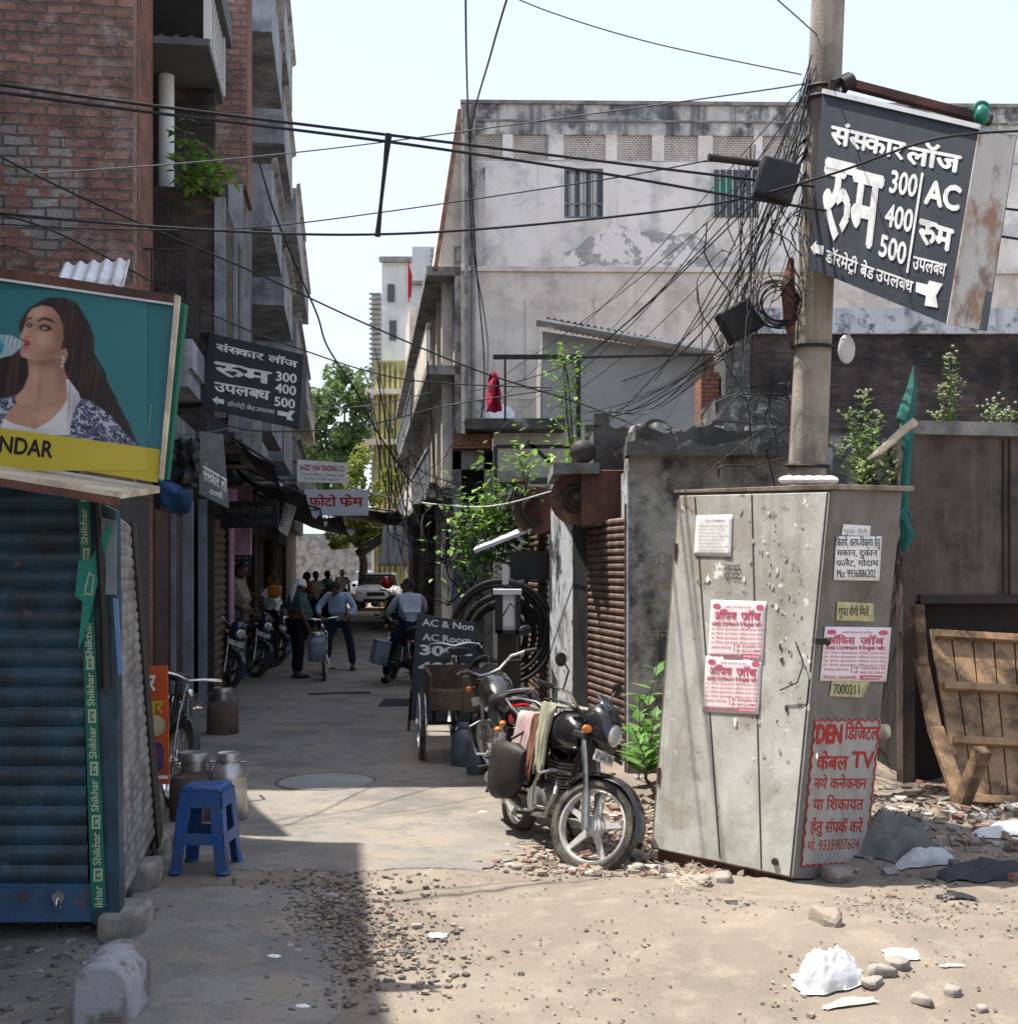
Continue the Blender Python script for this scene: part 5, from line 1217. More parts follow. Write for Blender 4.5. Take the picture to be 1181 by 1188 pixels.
# painted cable TV advertisement on the side (white ground, red letters)
mb=MB(); patch(mb,RPn,[(946,835),(1022,835),(1005,1002),(930,1005)],.003,M('painted_white_ground',(.38,.36,.33),(.30,.28,.255),5,.8,bump=.1,stain=[((.20,.18,.155),.7,3.2)],streak=((.2,.15,.12),.5,6)))
def rl(s,x0,x1,y,h,b=.03,y2=None): text_on(mb,RPn,s,(x0,y),(x1,y2 or y),(1.5,-h),.006,b,m_redink)
rl('DEN',947,976,862,20,.07); rl('िडिजटल',980,1019,858,15,.03); rl('केबल',947,983,893,16,.03); rl('TV',988,1013,891,18,.035); rl('नये कनेक~शन',944,1005,915,12,.022); rl('या िशकायत',943,1001,940,13,.022); rl('हेतु संपक{rph} करें',940,1000,966,13,.022); rl('मो. 9335907604',936,996,988,12,.018,985)
bp=[(946,836)]
for k in range(1,20): bp.append((946+k*3.9,836+(1.2 if k%2 else -1.2)))
strokes(mb,RPn,bp,1.6,.006,m_redink)
for (xa,ya,xb,yb) in ((946,836,930,1005),(1021,836,1004,1000),(930,1005,1004,1000)):
    n_=22; pts=[(lerp(xa,xb,k/n_)+(1 if k%2 else -1)*(1 if abs(xb-xa)<30 else 0),lerp(ya,yb,k/n_)+(1 if k%2 else -1)*(1 if abs(xb-xa)>30 else 0)) for k in range(n_+1)]; strokes(mb,RPn,pts,1.5,.006,m_redink)
mb.build('painted_advertisement',None,cb,world=True,fix=False)
# white bag and white stuff on the cabinet roof
mb=MB(); c=P(938,556,7.4)
for k in range(5): mb.ell(c+V((-.12+k*.06,0,-.005+.01*nz(k,1))),.06,.05,.028,8,6)
one(mb,'plaster_lump',m_plastic,'white crumbly lump lying on the cabinet roof at the foot of the pole','rubble')
# ================================================================== POLE
pb=P(936,560,8.9); pbase=P(927,655,8.9); pbase.z=-.15; ptop=P(962,-30,8.7)
dirp=(ptop-pb).normalized(); pbase=pb-dirp*((pb.z+.3)/dirp.z)
po=thing('utility_pole','leaning round concrete pole behind the cabinet carrying the big lodge board and cables','pole',tuple(pbase))
mb=MB(); n_=14; pts=[pbase.lerp(ptop,k/n_) for k in range(n_+1)]; mb.tube(pts,[lerp(.152,.112,k/n_) for k in range(n_+1)],22); mb.build('shaft',m_pole,po,world=True)
def PP(py): # point on pole axis at pixel row
    t=(560-py)/(560+30); return pb.lerp(ptop,t)
mb=MB()
for py in (101,113,400,540): c=PP(py); mb.torus(c,tuple(dirp),.135 if py<200 else .145,.014,24,6)
mb.build('clamp_band',m_iron,po,world=True)
mb=MB(); a=P(822,182,8.6);b=P(925,195,8.75); mb.cyl(a,b,.026); mb.build('steel_arm',m_iron,po,world=True)
mb=MB(); mb.tube([P(918,300,8.75),P(914,330,8.72),P(916,370,8.73),P(919,402,8.75)],[.02,.05,.045,.015],8); mb.build('rusty_bracket',m_rustpl,po,world=True)
mb=MB(); mb.tube([PP(110)+V((.1,-.16,0)),P(962,130,8.5),P(966,95,8.5),P(985,88,8.55)],.03,8); mb.cyl(P(978,98,8.5),P(990,92,8.5),.05); mb.build('insulator',m_iron,po,world=True)
# ================================================================== BIG LODGE BOARD
c00=P(954,108,8.5);c10=P(1136,150,7.85);c11=P(1098,376,7.85);c01=P(938,310,8.5)
BPn=Plane.of(c00,c10,c11)
c01=BPn.at(938,310)
bs=thing('lodge_signboard','big tilted charcoal lodge board on the pole with white Hindi letters and room prices','sign',tuple(c01))
back=V((.36,.42,-.02))
dk=P(1180,157,8.22)-c10; dk2=P(1145,384,8.22)-c11
mb=MB(); mb.hexa([c00,c10,c11,c01],[c00+dk+V((0,.1,0)),c10+dk,c11+dk2,c01+dk2+V((0,.1,0))]); mb.build('box',m_signdk,bs,world=True)
SPn=Plane.of(c10,c10+dk,c11)
mb=MB(); panel(mb,SPn,[(1136.5,151),(1179,157.5),(1144,383),(1099,376)],.008,.01); mb.build('side_panel',M('rusty_white_panel',(.50,.49,.47),(.42,.41,.39),3,.6,stain=[((.25,.12,.05),.85,2.2,.5,.6),((.12,.10,.09),.7,4,.56,.64)],bump=.1),bs,world=True)
mb=MB(); mb.bar(c00+V((0,-.01,.012)),c10+V((0,-.01,.012)),.03,.03); mb.build('top_edge',m_tin,bs,world=True)
mb=MB(); a=P(985,97,8.8);b=P(1150,140,8.75); mb.bar(a,b,.07,.055); mb.bar(P(940,98,8.8),a,.05,.04); mb.build('hanger_beam',m_rustpl,bs,world=True)
mb=MB(); c=P(1139,133,8.6); mb.ell(c,.055,.05,.07); mb.torus(c+V((0,0,.04)),(0,1,0),.05,.012); mb.build('green_rope_knot',m_green,bs,world=True)
Z=lambda x,y:(800+x/3.1,80+y/3.1)
mb=MB()
def bt(s,a,b,h,bold=.04,lx=-.12):
    h/=3.1; text_on(mb,BPn,s,Z(*a),Z(*b),(-lx*h*.0+h*.14,-h),.006,bold,m_signwhite)
bt('सं~सकार',(505,262),(768,325),62,.04); bt('लॉज',(778,335),(968,372),62,.04)
bt('{ru}म',(455,560),(690,665),255,.06) if False else None
# tall narrow hand-stretched word
text_on(mb,BPn,'{ru}म',Z(462,590),Z(668,642),(10,-86),.006,.03,m_signwhite)
bt('300',(718,440),(812,458),74,.035); bt('400',(700,560),(796,585),74,.035); bt('500',(680,668),(772,702),72,.035)
patch(mb,BPn,[Z(833,372),Z(842,372),Z(786,732),Z(778,732)],.006,m_signwhite)
bt('AC',(845,480),(965,508),80,.05); bt('{ru}म',(820,620),(938,655),80,.045); bt('उपल~बध',(800,716),(918,745),46,.03)
bt('डॉरमेट{rv}ी',(488,690),(600,735),42,.03); bt('बेड',(612,740),(660,757),42,.03); bt('उपल~बध',(668,758),(800,805),42,.03)
patch(mb,BPn,[Z(x,y) for x,y in ((435,640),(456,616),(455,630),(482,636),(480,668),(452,660),(450,670))],.006,m_signwhite)
patch(mb,BPn,[Z(x,y) for x,y in ((815,765),(855,775),(862,760),(910,772),(886,815),(893,858),(845,850),(850,815),(812,800))],.006,m_signwhite)
mb.build('lettering',None,bs,world=True,fix=False,smooth=False)
mb=MB(); p=P(982,405,8.5); mb.ell(p,.06,.03,.10,10,8); mb.cyl(P(986,372,8.6),P(985,395,8.5),.006)
one(mb,'plastic_bottle',m_plastic,'pale plastic bottle hanging by a wire under the big lodge board','bottle')
# junction boxes
jb=[((900,210,8.3),(.26,.12,.26),.25,'square black junction box hanging left of the pole below the steel arm'),((857,373,9.2),(.26,.16,.24),-.5,'tilted black junction box in the cable tangle beside the dark brick wall')]
for (px,py,d),(w,t_,h),ry,lab in jb:
    c=P(px,py,d); mb=MB(); mb.T=Matrix.Translation(c)@Matrix.Rotation(ry,4,'Y'); mb.box(-w/2,w/2,-t_/2,t_/2,-h/2,h/2); mb.box(-w/2+.01,w/2-.01,-t_/2-.01,-t_/2-.001,-h/2+.01,h/2-.01); mb.T=None
    one(mb,'junction_box',m_blk,lab,'junction box',bevel=.006)
# ================================================================== GATE / CONTAINER, FRAME, YARD
gd=thing('metal_gate','dark rust streaked sheet metal enclosure at the right edge behind the wooden frame','gate',(X(1050,9.3),9.3,0))
d=9.3
mb=MB(); mb.box(X(1058,d),X(1058,d)+2.2,d,d+.05,Zp(698,d),Zp(500,d)); mb.build('upper_sheet',m_gate,gd,world=True)
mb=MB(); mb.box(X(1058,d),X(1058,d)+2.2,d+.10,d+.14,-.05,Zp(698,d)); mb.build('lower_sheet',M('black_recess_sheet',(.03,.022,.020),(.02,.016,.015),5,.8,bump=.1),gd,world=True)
mb=MB(); mb.bar((X(1045,d),d-.02,Zp(496,d)),(X(1058,d)+2.2,d-.02,Zp(504,d)),.08,.10,(0,0,1)); mb.build('top_rail',m_conc,gd,world=True)
mb=MB(); mb.box(X(1045,d),X(1059,d),d-.05,d+.1,-.1,Zp(500,d)); mb.build('corner_post',m_gate,gd,world=True)
mb=MB()
for px in (1163,1170): mb.box(X(px,d),X(px,d)+.012,d-.018,d-.002,Zp(690,d),Zp(510,d))
mb.box(X(1058,d)+.05,X(1058,d)+2.2,d-.04,d-.004,Zp(700,d),Zp(690,d)); mb.build('welded_strip',m_iron,gd,world=True)
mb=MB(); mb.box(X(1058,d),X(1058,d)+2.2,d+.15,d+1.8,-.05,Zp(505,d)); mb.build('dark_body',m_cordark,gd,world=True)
# wooden frame (bench top leaning on the enclosure)
wfm=thing('wooden_frame','sunlit raw plank bench leaning on its side against the dark metal enclosure','bench',tuple(P(1100,945,8.3)))
o0=P(1078,725,8.9);o1=P(1113,935,8.25);r1=P(1250,940,8.3);r0=P(1250,735,8.95)
m1=o0.lerp(o1,.0)
def bl(u,v): return o0.lerp(r0,u).lerp(o1.lerp(r1,u),v)
nn=(r0-o0).cross(o1-o0).normalized(); 
if nn.y>0: nn=-nn
NB=7
for k in range(NB):
    u0=(k+.04)/NB;u1=(k+.96)/NB; mb=MB(); a=[bl(u0,.02),bl(u1,.02),bl(u1,.98),bl(u0,.98)]; mb.prism([p-nn*.01 for p in a],-nn*.022); mb.build('plank',m_woodz,wfm,world=True,bevel=.003)
for v in (.06,.36,.66,.97):
    mb=MB(); mb.bar(bl(.02,v)+nn*.02,bl(1,v)+nn*.02,.055,.05,tuple(nn)); mb.build('crossbar',m_wood,wfm,world=True,bevel=.004)
mb=MB(); mb.bar(P(1060,725,8.75),P(1085,850,8.5),.09,.05,tuple(nn)); mb.bar(P(1085,845,8.5),P(1120,945,8.15),.10,.05,tuple(nn)); mb.build('side_rail',m_woodz,wfm,world=True,bevel=.004)
mb=MB(); mb.bar(P(1064,702,8.65),P(1069,770,8.65),.09,.07); mb.build('leg',m_woodz,wfm,world=True,bevel=.004)
mb=MB(); mb.bar(P(1141,870,7.95),P(1113,938,8.15),.09,.08); mb.build('leg',m_woodz,wfm,world=True,bevel=.004)
mb=MB(); mb.box(X(1112,8.6),X(1250,8.6),8.55,8.75,-.12,Zp(915,8.6)); mb.build('bottom_board',m_wooddk,wfm,world=True)
mb=MB(); p=P(1030,849,7.95); mb.cyl(p,p+V((-.15,.1,0)),.045); mb.torus(p+V((.0,-.0,0)),(1,-.6,0),.028,.012)
one(mb,'paper_roll',m_creamtin,'pale rolled tube poking out beside the cabinet side','roll')
# teal cloth & bamboo stick
mb=MB(); mb.tube([P(1060,424,9.0),P(1058,450,9.0),P(1052,478,8.9),P(1047,490,8.9)],[.004,.035,.06,.055],8); mb.tube([P(1053,488,8.85),P(1052,530,8.8),P(1048,590,8.8),P(1049,640,8.8)],[.05,.035,.03,.02],8)
one(mb,'rolled_umbrella',M('dark_teal_cloth',(.012,.13,.11),(.01,.09,.08),5,.6,bump=.3,bs=12),'furled dark teal umbrella hanging at the corner of the metal enclosure','umbrella')
mb=MB(); mb.tube([P(1062,489,8.6),P(1047,500,8.6),P(1025,520,8.6),P(1006,533,8.6)],[.03,.028,.026,.01],8); one(mb,'bamboo_stick',m_creamtin,'short bent ochre stick lying across the flowering plant by the teal umbrella','stick')
mb=MB(); mb.torus(P(1050,598,8.6),(0,-1,.2),.035,.012); mb.tube([P(1050,604,8.6),P(1056,620,8.6),P(1050,640,8.6)],[.02,.035,.01],8); one(mb,'cloth_ring',M('dark_teal_cloth',(.012,.13,.11)),'small teal cloth loop hung beside the cabinet side','cloth')
# wires to the post on the enclosure
# flowering plants
m_cal=leafmat('calotropis_leaves',(.16,.26,.07),(.24,.33,.12)); m_flo=leafmat('pale_flowers',(.50,.50,.36),(.42,.46,.30)); m_vine=leafmat('vine_leaves',(.13,.27,.04),(.24,.38,.07))
def leaf(mb,p,dirv,L,W,droop=.3):
    d=V(dirv).normalized(); s=d.cross(V((0,0,1)))
    if s.length<.1: s=V((1,0,0))
    s.normalize(); up=s.cross(d); b=len(mb.v)
    mb.v+=[p,p+d*L*.45+s*W/2+up*.02*0,p+d*L-up*L*droop*.5,p+d*L*.45-s*W/2,p+d*L*.5-up*W*.12]
    mb.face([b,b+1,b+4]); mb.face([b+1,b+2,b+4]); mb.face([b+2,b+3,b+4]); mb.face([b+3,b,b+4])
def bushy(name,label,base,stems,lf,leafL,fl=True,lm=None,cat='plant',seed=1,stemr=.008):
    t=thing(name,label,cat,tuple(base)); r=random.Random(seed); ms=MB(); ml=MB(); mf=MB()
    for tip in stems:
        b=V(base)+V((r.uniform(-.05,.05),r.uniform(-.05,.05),0)); tip=V(tip); mid=b.lerp(tip,.5)+V((r.uniform(-.04,.04),r.uniform(-.03,.03),0)); ms.tube([b,mid,tip],[stemr,stemr*.8,stemr*.4],5)
        H=(tip-b).length; n=int(H*lf)
        for k in range(n):
            f=lerp(.15,1,k/max(1,n-1)); p=b.lerp(mid,f*2) if f<.5 else mid.lerp(tip,f*2-1); a=k*2.4+r.random()*.7; s=leafL*lerp(1.1,.6,f)*r.uniform(.7,1.15)
            leaf(ml,p,(math.cos(a),math.sin(a),r.uniform(.1,.9)),s,s*.48,r.uniform(0,.5))
        if fl:
            for q in range(9): mf.ell(tip+V((r.gauss(0,.035),r.gauss(0,.035),r.gauss(0,.03))),.014,.014,.012,5,4)
            for q in range(7): mf.ell(b.lerp(tip,.72)+V((r.gauss(0,.045),r.gauss(0,.045),r.gauss(0,.03))),.012,.012,.011,5,4)
    ms.build('stem',m_bark if not fl else m_cal,t,world=True); o=ml.build('foliage',lm or m_cal,t,world=True,fix=False,smooth=False)
    if fl: mf.build('flowers',m_flo,t,world=True)['kind']='stuff'
    return t
d=9.6
bushy('flowering_shrub','green shrub with pale flower clusters between the pole and the teal umbrella',P(1008,590,d),[P(1002,455,d),P(1012,500,d),P(985,480,d),P(1030,520,9.5),P(975,520,d),P(1045,545,9.4),P(1000,540,9.3),P(990,510,9.8),P(1020,480,9.9)],46,.15,seed=4)
d=10.2
bushy('flowering_shrub','tall pale flowering shrub standing over the top rail of the metal enclosure',P(1103,520,d),[P(1100,412,d),P(1108,440,d),P(1092,455,d),P(1085,480,d)],40,.13,seed=5)
bushy('flowering_shrub','small pale flowering shrub at the far right over the top rail of the enclosure',P(1150,520,d),[P(1155,465,d),P(1145,478,d),P(1165,480,d),P(1178,478,d)],40,.11,seed=6)
bushy('weed_plant','broad leaved weed growing in the rubble between the bike and the cabinet',G(745,905),[P(763,770,9.0),P(742,805,9.0),P(734,845,8.9),P(760,830,8.9),P(745,870,8.8)],9,.26,fl=False,lm=leafmat('weed_leaves',(.075,.20,.035),(.15,.28,.06)),seed=8)
def creeper(label,pts,n,rad,leafL,seed,base):
    t=thing('creeper',label,'creeper',tuple(base)); r=random.Random(seed); ms=MB(); ml=MB()
    for s in range(4):
        ms.tube([V(p)+V((r.gauss(0,rad*.3),r.gauss(0,.05),0)) for p in pts],.008,5)
    for k in range(n):
        f=r.random()*(len(pts)-1); i=int(f); p=V(pts[i]).lerp(V(pts[i+1]),f-i)+V((r.gauss(0,rad),r.gauss(0,.12)-.05,r.gauss(0,rad)))
        a=r.random()*6.28; s=leafL*r.uniform(.6,1.3); leaf(ml,p,(math.cos(a),math.sin(a),r.uniform(-.8,.5)),s,s*.75,.4)
    ms.build('stem',m_bark,t,world=True); ml.build('foliage',m_vine,t,world=True,fix=False,smooth=False); return t
d=16.6
creeper('thin green creeper climbing the black iron frame in front of the grey shed',[P(661,600,d),P(664,540,d),P(662,480,d),P(657,440,d),P(653,410,d)],330,.13,.10,1,P(661,610,d))
d=15.2
creeper('dense bright green creeper spilling behind the cable coil and meter box',[P(560,660,d),P(590,600,d),P(572,640,d),P(612,540,d),P(600,590,d),P(555,620,d),P(575,600,d),P(598,650,d)],1300,.27,.10,2,P(575,680,d))
# ================================================================== MOTORCYCLES
def loft(mb,secs,n=16,e=2.6):
    rings=[]
    for (x,y,z,hw,hh) in secs:
        row=[]
        for k in range(n):
            a=2*math.pi*k/n; c=math.cos(a);s=math.sin(a)
            row.append(mb.vert((x,y+hw*math.copysign(abs(c)**(2/e),c),z+hh*math.copysign(abs(s)**(2/e),s))))
        rings.append(row)
    for A,B in zip(rings,rings[1:]):
        for k in range(n): mb.face([A[k],A[(k+1)%n],B[(k+1)%n],B[k]])
    mb.face(rings[0][::-1]); mb.face(rings[-1])
def wheel(c,T,root,alloy,RR=.30,tw=.048,rim_m=None,spokes=5):
    c=V(c); w=bpy.data.objects.new('wheel',None); 
    mb=MB(); mb.T=T
    # tyre as chunky profile
    n=40; prof=[(RR-.075,-tw*.55),(RR-.05,-tw*.95),(RR-.02,-tw*.85),(RR,-tw*.25),(RR,tw*.25),(RR-.02,tw*.85),(RR-.05,tw*.95),(RR-.075,tw*.55)]
    mb.lathe(prof+[prof[0]],c,(0,1,0),n); o=mb.build('wheel',m_tyre,root,fix=False)
    if True:
        mb=MB(); mb.T=T; rr=RR-.07
        mb.lathe([(rr+.004,-.03),(rr-.012,-.034),(rr-.02,-.015),(rr-.02,.015),(rr-.012,.034),(rr+.004,.03),(rr+.004,-.03)],c,(0,1,0),n)
        mb.cyl(c+V((0,-.055,0)),c+V((0,.055,0)),.045,n=16)
        if alloy:
            mb.cyl(c+V((0,-.035,0)),c+V((0,.035,0)),.062,n=18)
            for k in range(spokes):
                a=2*math.pi*k/spokes+.3; d=V((math.cos(a),0,math.sin(a))); t=V((-math.sin(a),0,math.cos(a)))
                mb.hexa([c+d*.05+t*q*.022+V((0,s*.013,0)) for q,s in ((-1,-1),(1,-1),(1,1),(-1,1))],[c+d*(rr-.015)+t*q*.014+V((0,s*.011,0)) for q,s in ((-1,-1),(1,-1),(1,1),(-1,1))])
        else:
            for k in range(spokes):
                a=2*math.pi*k/spokes; d=V((math.cos(a),0,math.sin(a))); a2=a+(.35 if k%2 else -.35); h=V((math.cos(a2),0,math.sin(a2)))*.035
                mb.tube([c+h+V((0,.03*(1 if k%2 else -1),0)),c+d*(rr-.01)],.0032,4,caps=False)
        mb.build('rim',rim_m or (m_alloy if alloy else m_chrome),o)
    return o
def sagline_(P_):
    P_=[V(p) for p in P_]; out=[]
    for i in range(len(P_)-1):
        p0=P_[max(i-1,0)];p1=P_[i];p2=P_[i+1];p3=P_[min(i+2,len(P_)-1)]
        for k in range(6):
            t=k/6; out.append(.5*((2*p1)+(p2-p0)*t+(2*p0-5*p1+4*p2-p3)*t*t+(3*p1-p0-3*p2+p3)*t**3))
    return out+[P_[-1]]
def motorcycle(label,paint,steer=0,rack=False,cloths=False,guard=True,alloy_m=None,group='motorcycles parked along the lane',visor=True,text=None):
    root=thing('motorcycle',label,'motorcycle',(0,0,0),0,group)
    ax=V((-.34,0,.94)).normalized(); hp=V((.42,0,.86))
    TS=Matrix.Translation(hp)@Matrix.Rotation(steer,4,ax)@Matrix.Translation(-hp); I=Matrix.Identity(4)
    FA=V((.64,0,.30)); RA=V((-.62,0,.30))
    def part(name,m,fn,T=I,bevel=0,par=None):
        mb=MB(); mb.T=T; fn(mb); mb.T=None; return mb.build(name,m,par or root,bevel=bevel)
    wheel(FA,TS,root,True,rim_m=alloy_m or m_alloy); wheel(RA,I,root,True,rim_m=alloy_m or m_alloy,tw=.052)
    for s in (-1,1):
        part('fork_leg',m_steel,lambda mb:(mb.cyl((.63,s*.085,.27),(.56,s*.085,.50),.027),mb.cyl((.56,s*.085,.50),(.42,s*.085,.86),.019),mb.cyl((.63,s*.085,.30),(.63,s*.055,.30),.02)),TS)
    def fm(mb):
        n=14
        for k in range(n):
            a0=R(-8+150*k/n);a1=R(-8+150*(k+1)/n); r=.335
            def q(a,y,rr): return (FA.x+math.cos(a)*rr,y,FA.z+math.sin(a)*rr)
            for (y0,y1,ra,rb) in ((-.06,-.035,.310,r),(-.035,.035,r,r),(.035,.06,r,.310)):
                mb.poly([q(a0,y0,ra),q(a0,y1,rb),q(a1,y1,rb),q(a1,y0,ra)])
    part('front_mudguard',paint,fm,TS)
    part('triple_clamp',m_blk,lambda mb:(mb.box(.36,.47,-.11,.11,.80,.84),mb.box(.33,.43,-.11,.11,.90,.93)),TS,bevel=.006)
    def hb(mb):
        for s in (-1,1): mb.tube([(.36,0,.95),(.36,s*.10,.96),(.33,s*.22,1.04),(.24,s*.33,1.05)],.012,8)
    part('handlebar',m_chrome,hb,TS)
    for s in (-1,1):
        g=part('grip',m_leather,lambda mb:(mb.tube([(.255,s*.315,1.05),(.18,s*.40,1.045)],.018,8),mb.tube([(.29,s*.30,1.04),(.27,s*.41,1.03)],.006,5)),TS)
        part('mirror',m_blk,lambda mb:(mb.tube([(.30,s*.27,1.05),(.33,s*.32,1.17),(.31,s*.36,1.20)],.006,5),mb.ell((.30,s*.40,1.215),.018,.065,.045,12,8)),TS)
    if visor:
        def cw(mb):
            loft(mb,[(.40,0,.93,.085,.10),(.47,0,.925,.115,.13),(.55,0,.90,.11,.135),(.60,0,.86,.085,.10)],18)
        part('headlamp_cowl',paint,cw,TS)
        def sc(mb):
            g=[(.62,.96),(.56,1.03),(.47,1.10)]
            for (a,b),(w0,w1) in zip(zip(g,g[1:]),((.08,.095),(.095,.07))):
                for k in range(6):
                    y0=lerp(-1,1,k/6);y1=lerp(-1,1,(k+1)/6); f=lambda y,x:(x-.05*y*y)
                    mb.poly([(f(y0,a[0]),y0*w0,a[1]),(f(y1,a[0]),y1*w0,a[1]),(f(y1,b[0]),y1*w1,b[1]),(f(y0,b[0]),y0*w1,b[1])])
        o=part('wind_screen',m_glassdk,sc,TS); sm=o.modifiers.new('s','SOLIDIFY'); sm.thickness=.005
        part('headlamp',m_lens,lambda mb:mb.ell((.595,0,.875),.035,.085,.075,16,10),TS)
    else:
        part('headlamp',m_lens,lambda mb:mb.ell((.52,0,.90),.05,.085,.085,16,10),TS)
        part('headlamp_cowl',paint,lambda mb:mb.ell((.47,0,.90),.07,.095,.095,16,10),TS)
    for s in (-1,1): part('indicator',m_orangelens,lambda mb:(mb.ell((.49,s*.17,.86),.035,.03,.026,10,8)),TS)
    part('fork_cover',m_blk,lambda mb:(mb.box(.43,.50,-.09,.09,.72,.83),mb.cyl((.47,-.14,.86),(.47,.14,.86),.012)),TS,bevel=.01)
    pl=part('number_plate',m_paper,lambda mb:mb.box(.565,.572,-.13,.13,.69,.76),TS,bevel=.002)
    if text:
        mb=MB(); vs,fs,w=layout(text,.01); b=len(mb.v); x0=min(v[0] for v in vs);x1=max(v[0] for v in vs)
        for vx,vy in vs: mb.v.append(TS@V((.5745,lerp(-.115,.115,(vx-x0)/(x1-x0)),.705+vy/.665*.04)))
        for f in fs: mb.face([q+b for q in f])
        mb.build('plate_text',m_blackink,pl,fix=False)
    # body
    part('fuel_tank',paint,lambda mb:loft(mb,[(.36,0,.80,.06,.07),(.28,0,.83,.12,.12),(.12,0,.83,.145,.135),(-.04,0,.80,.12,.11),(-.12,0,.77,.08,.06)],20))
    part('seat',m_leather,lambda mb:loft(mb,[(-.08,0,.78,.08,.03),(-.15,0,.79,.12,.05),(-.40,0,.81,.135,.055),(-.62,0,.84,.12,.055),(-.72,0,.86,.09,.04)],16,3.2))
    for s in (-1,1): part('side_panel',paint,lambda mb:loft(mb,[(-.06,s*.10,.66,.02,.07),(-.22,s*.12,.66,.03,.11),(-.42,s*.115,.70,.03,.08),(-.56,s*.10,.76,.02,.03)],12))
    part('tail_cowl',paint,lambda mb:loft(mb,[(-.45,0,.76,.12,.05),(-.66,0,.80,.115,.06),(-.82,0,.84,.085,.05),(-.88,0,.85,.05,.03)],16))
    part('tail_light',m_redlens,lambda mb:loft(mb,[(-.80,0,.79,.07,.045),(-.87,0,.79,.075,.05),(-.91,0,.79,.055,.035)],16))
    part('grab_rail',m_chrome,lambda mb:mb.tube([(-.45,.14,.84),(-.62,.15,.88),(-.86,.12,.93),(-.92,0,.94),(-.86,-.12,.93),(-.62,-.15,.88),(-.45,-.14,.84)],.010,6))
    for s in (-1,1): part('rear_indicator',m_orangelens,lambda mb:(mb.ell((-.86,s*.15,.70),.03,.028,.024,10,8)))
    def rm(mb):
        n=10
        for k in range(n):
            a0=R(35+120*k/n);a1=R(35+120*(k+1)/n); r=.34
            def q(a,y): return (RA.x+math.cos(a)*r,y,RA.z+math.sin(a)*r)
            mb.poly([q(a0,-.07),q(a0,.07),q(a1,.07),q(a1,-.07)])
        mb.box(-.93,-.90,-.06,.06,.45,.72)
    o=part('rear_mudguard',m_blk,rm); o.modifiers.new('s','SOLIDIFY').thickness=.004
    part('rear_plate',m_paper,lambda mb:mb.box(-.945,-.938,-.10,.10,.58,.67))
    def eng(mb):
        for k in range(9): mb.box(-.02,.17,-.075,.075,.43+k*.022,.442+k*.022)
        mb.box(.02,.13,-.05,.05,.40,.62); loft(mb,[(-.20,0,.36,.10,.08),(-.12,0,.36,.13,.11),(.08,0,.36,.12,.11),(.18,0,.36,.07,.07)],14)
        mb.cyl((-.02,-.16,.35),(-.02,.16,.35),.085,n=18); mb.cyl((-.16,.10,.34),(-.16,.16,.34),.06,n=16)
    part('engine',m_engine,eng)
    part('frame',m_blk,lambda mb:(mb.tube([(.38,0,.84),(.26,0,.60),(.2,0,.32),(0,0,.24),(-.22,0,.26)],.02,8),mb.tube([(.38,0,.80),(.05,0,.72),(-.3,0,.68),(-.75,0,.76)],.02,8),mb.tube([(-.25,0,.70),(-.28,0,.40),(-.22,0,.26)],.02,8),
        mb.tube([(-.25,.09,.34),(-.62,.09,.30)],.018,8),mb.tube([(-.25,-.09,.34),(-.62,-.09,.30)],.018,8)))
    for s in (-1,1): part('shock_absorber',m_steel,lambda mb:(mb.cyl((-.62,s*.11,.32),(-.52,s*.11,.72),.014),mb.cyl((-.60,s*.11,.42),(-.54,s*.11,.64),.028)))
    part('exhaust',m_steel,lambda mb:mb.tube([(.14,-.06,.50),(.22,-.10,.42),(.18,-.13,.27),(-.10,-.14,.24),(-.25,-.15,.26),(-.30,-.155,.28),(-.85,-.17,.36),(-.88,-.17,.365)],[.018,.018,.018,.02,.02,.038,.045,.03],12))
    part('chain_case',m_blk,lambda mb:mb.prism([(-.72,.10,.24),(-.05,.10,.28),(-.05,.10,.42),(-.66,.10,.40),(-.74,.10,.32)],(0,.03,0)),bevel=.004)
    part('control_cables',m_cable,lambda mb:[mb.tube(sagline_(q),.0045,5) for q in ([(.27,.28,1.03),(.40,.16,1.0),(.44,.04,.86),(.30,.05,.68),(.10,.06,.58)],[(.27,-.28,1.03),(.42,-.14,1.01),(.45,-.03,.84),(.36,-.06,.66)],[(.30,-.26,1.04),(.46,-.1,.98),(.50,.0,.86)])])
    part('foot_rest',m_blk,lambda mb:(mb.cyl((-.02,-.26,.25),(-.02,.26,.25),.014),mb.cyl((-.35,-.24,.38),(-.35,.24,.38),.012)))
    part('side_stand',m_iron,lambda mb:(mb.cyl((-.02,.09,.25),(-.10,.26,.01),.012),mb.box(-.13,-.06,.24,.29,0,.012)))
    if guard:
        part('leg_guard',m_chrome,lambda mb:mb.tube([(.24,.0,.56),(.25,.15,.58),(.24,.24,.55),(.20,.25,.45),(.16,.23,.33),(.14,0,.30),(.16,-.23,.33),(.20,-.25,.45),(.24,-.24,.55),(.25,-.15,.58),(.24,0,.56)],.012,8))
        part('saree_guard',m_chrome,lambda mb:(mb.tube([(-.40,.16,.60),(-.45,.20,.38),(-.80,.20,.40),(-.82,.17,.62),(-.40,.16,.60)],.008,6),mb.tube([(-.55,.17,.60),(-.58,.20,.39)],.006,5),mb.tube([(-.68,.17,.61),(-.70,.20,.40)],.006,5)))
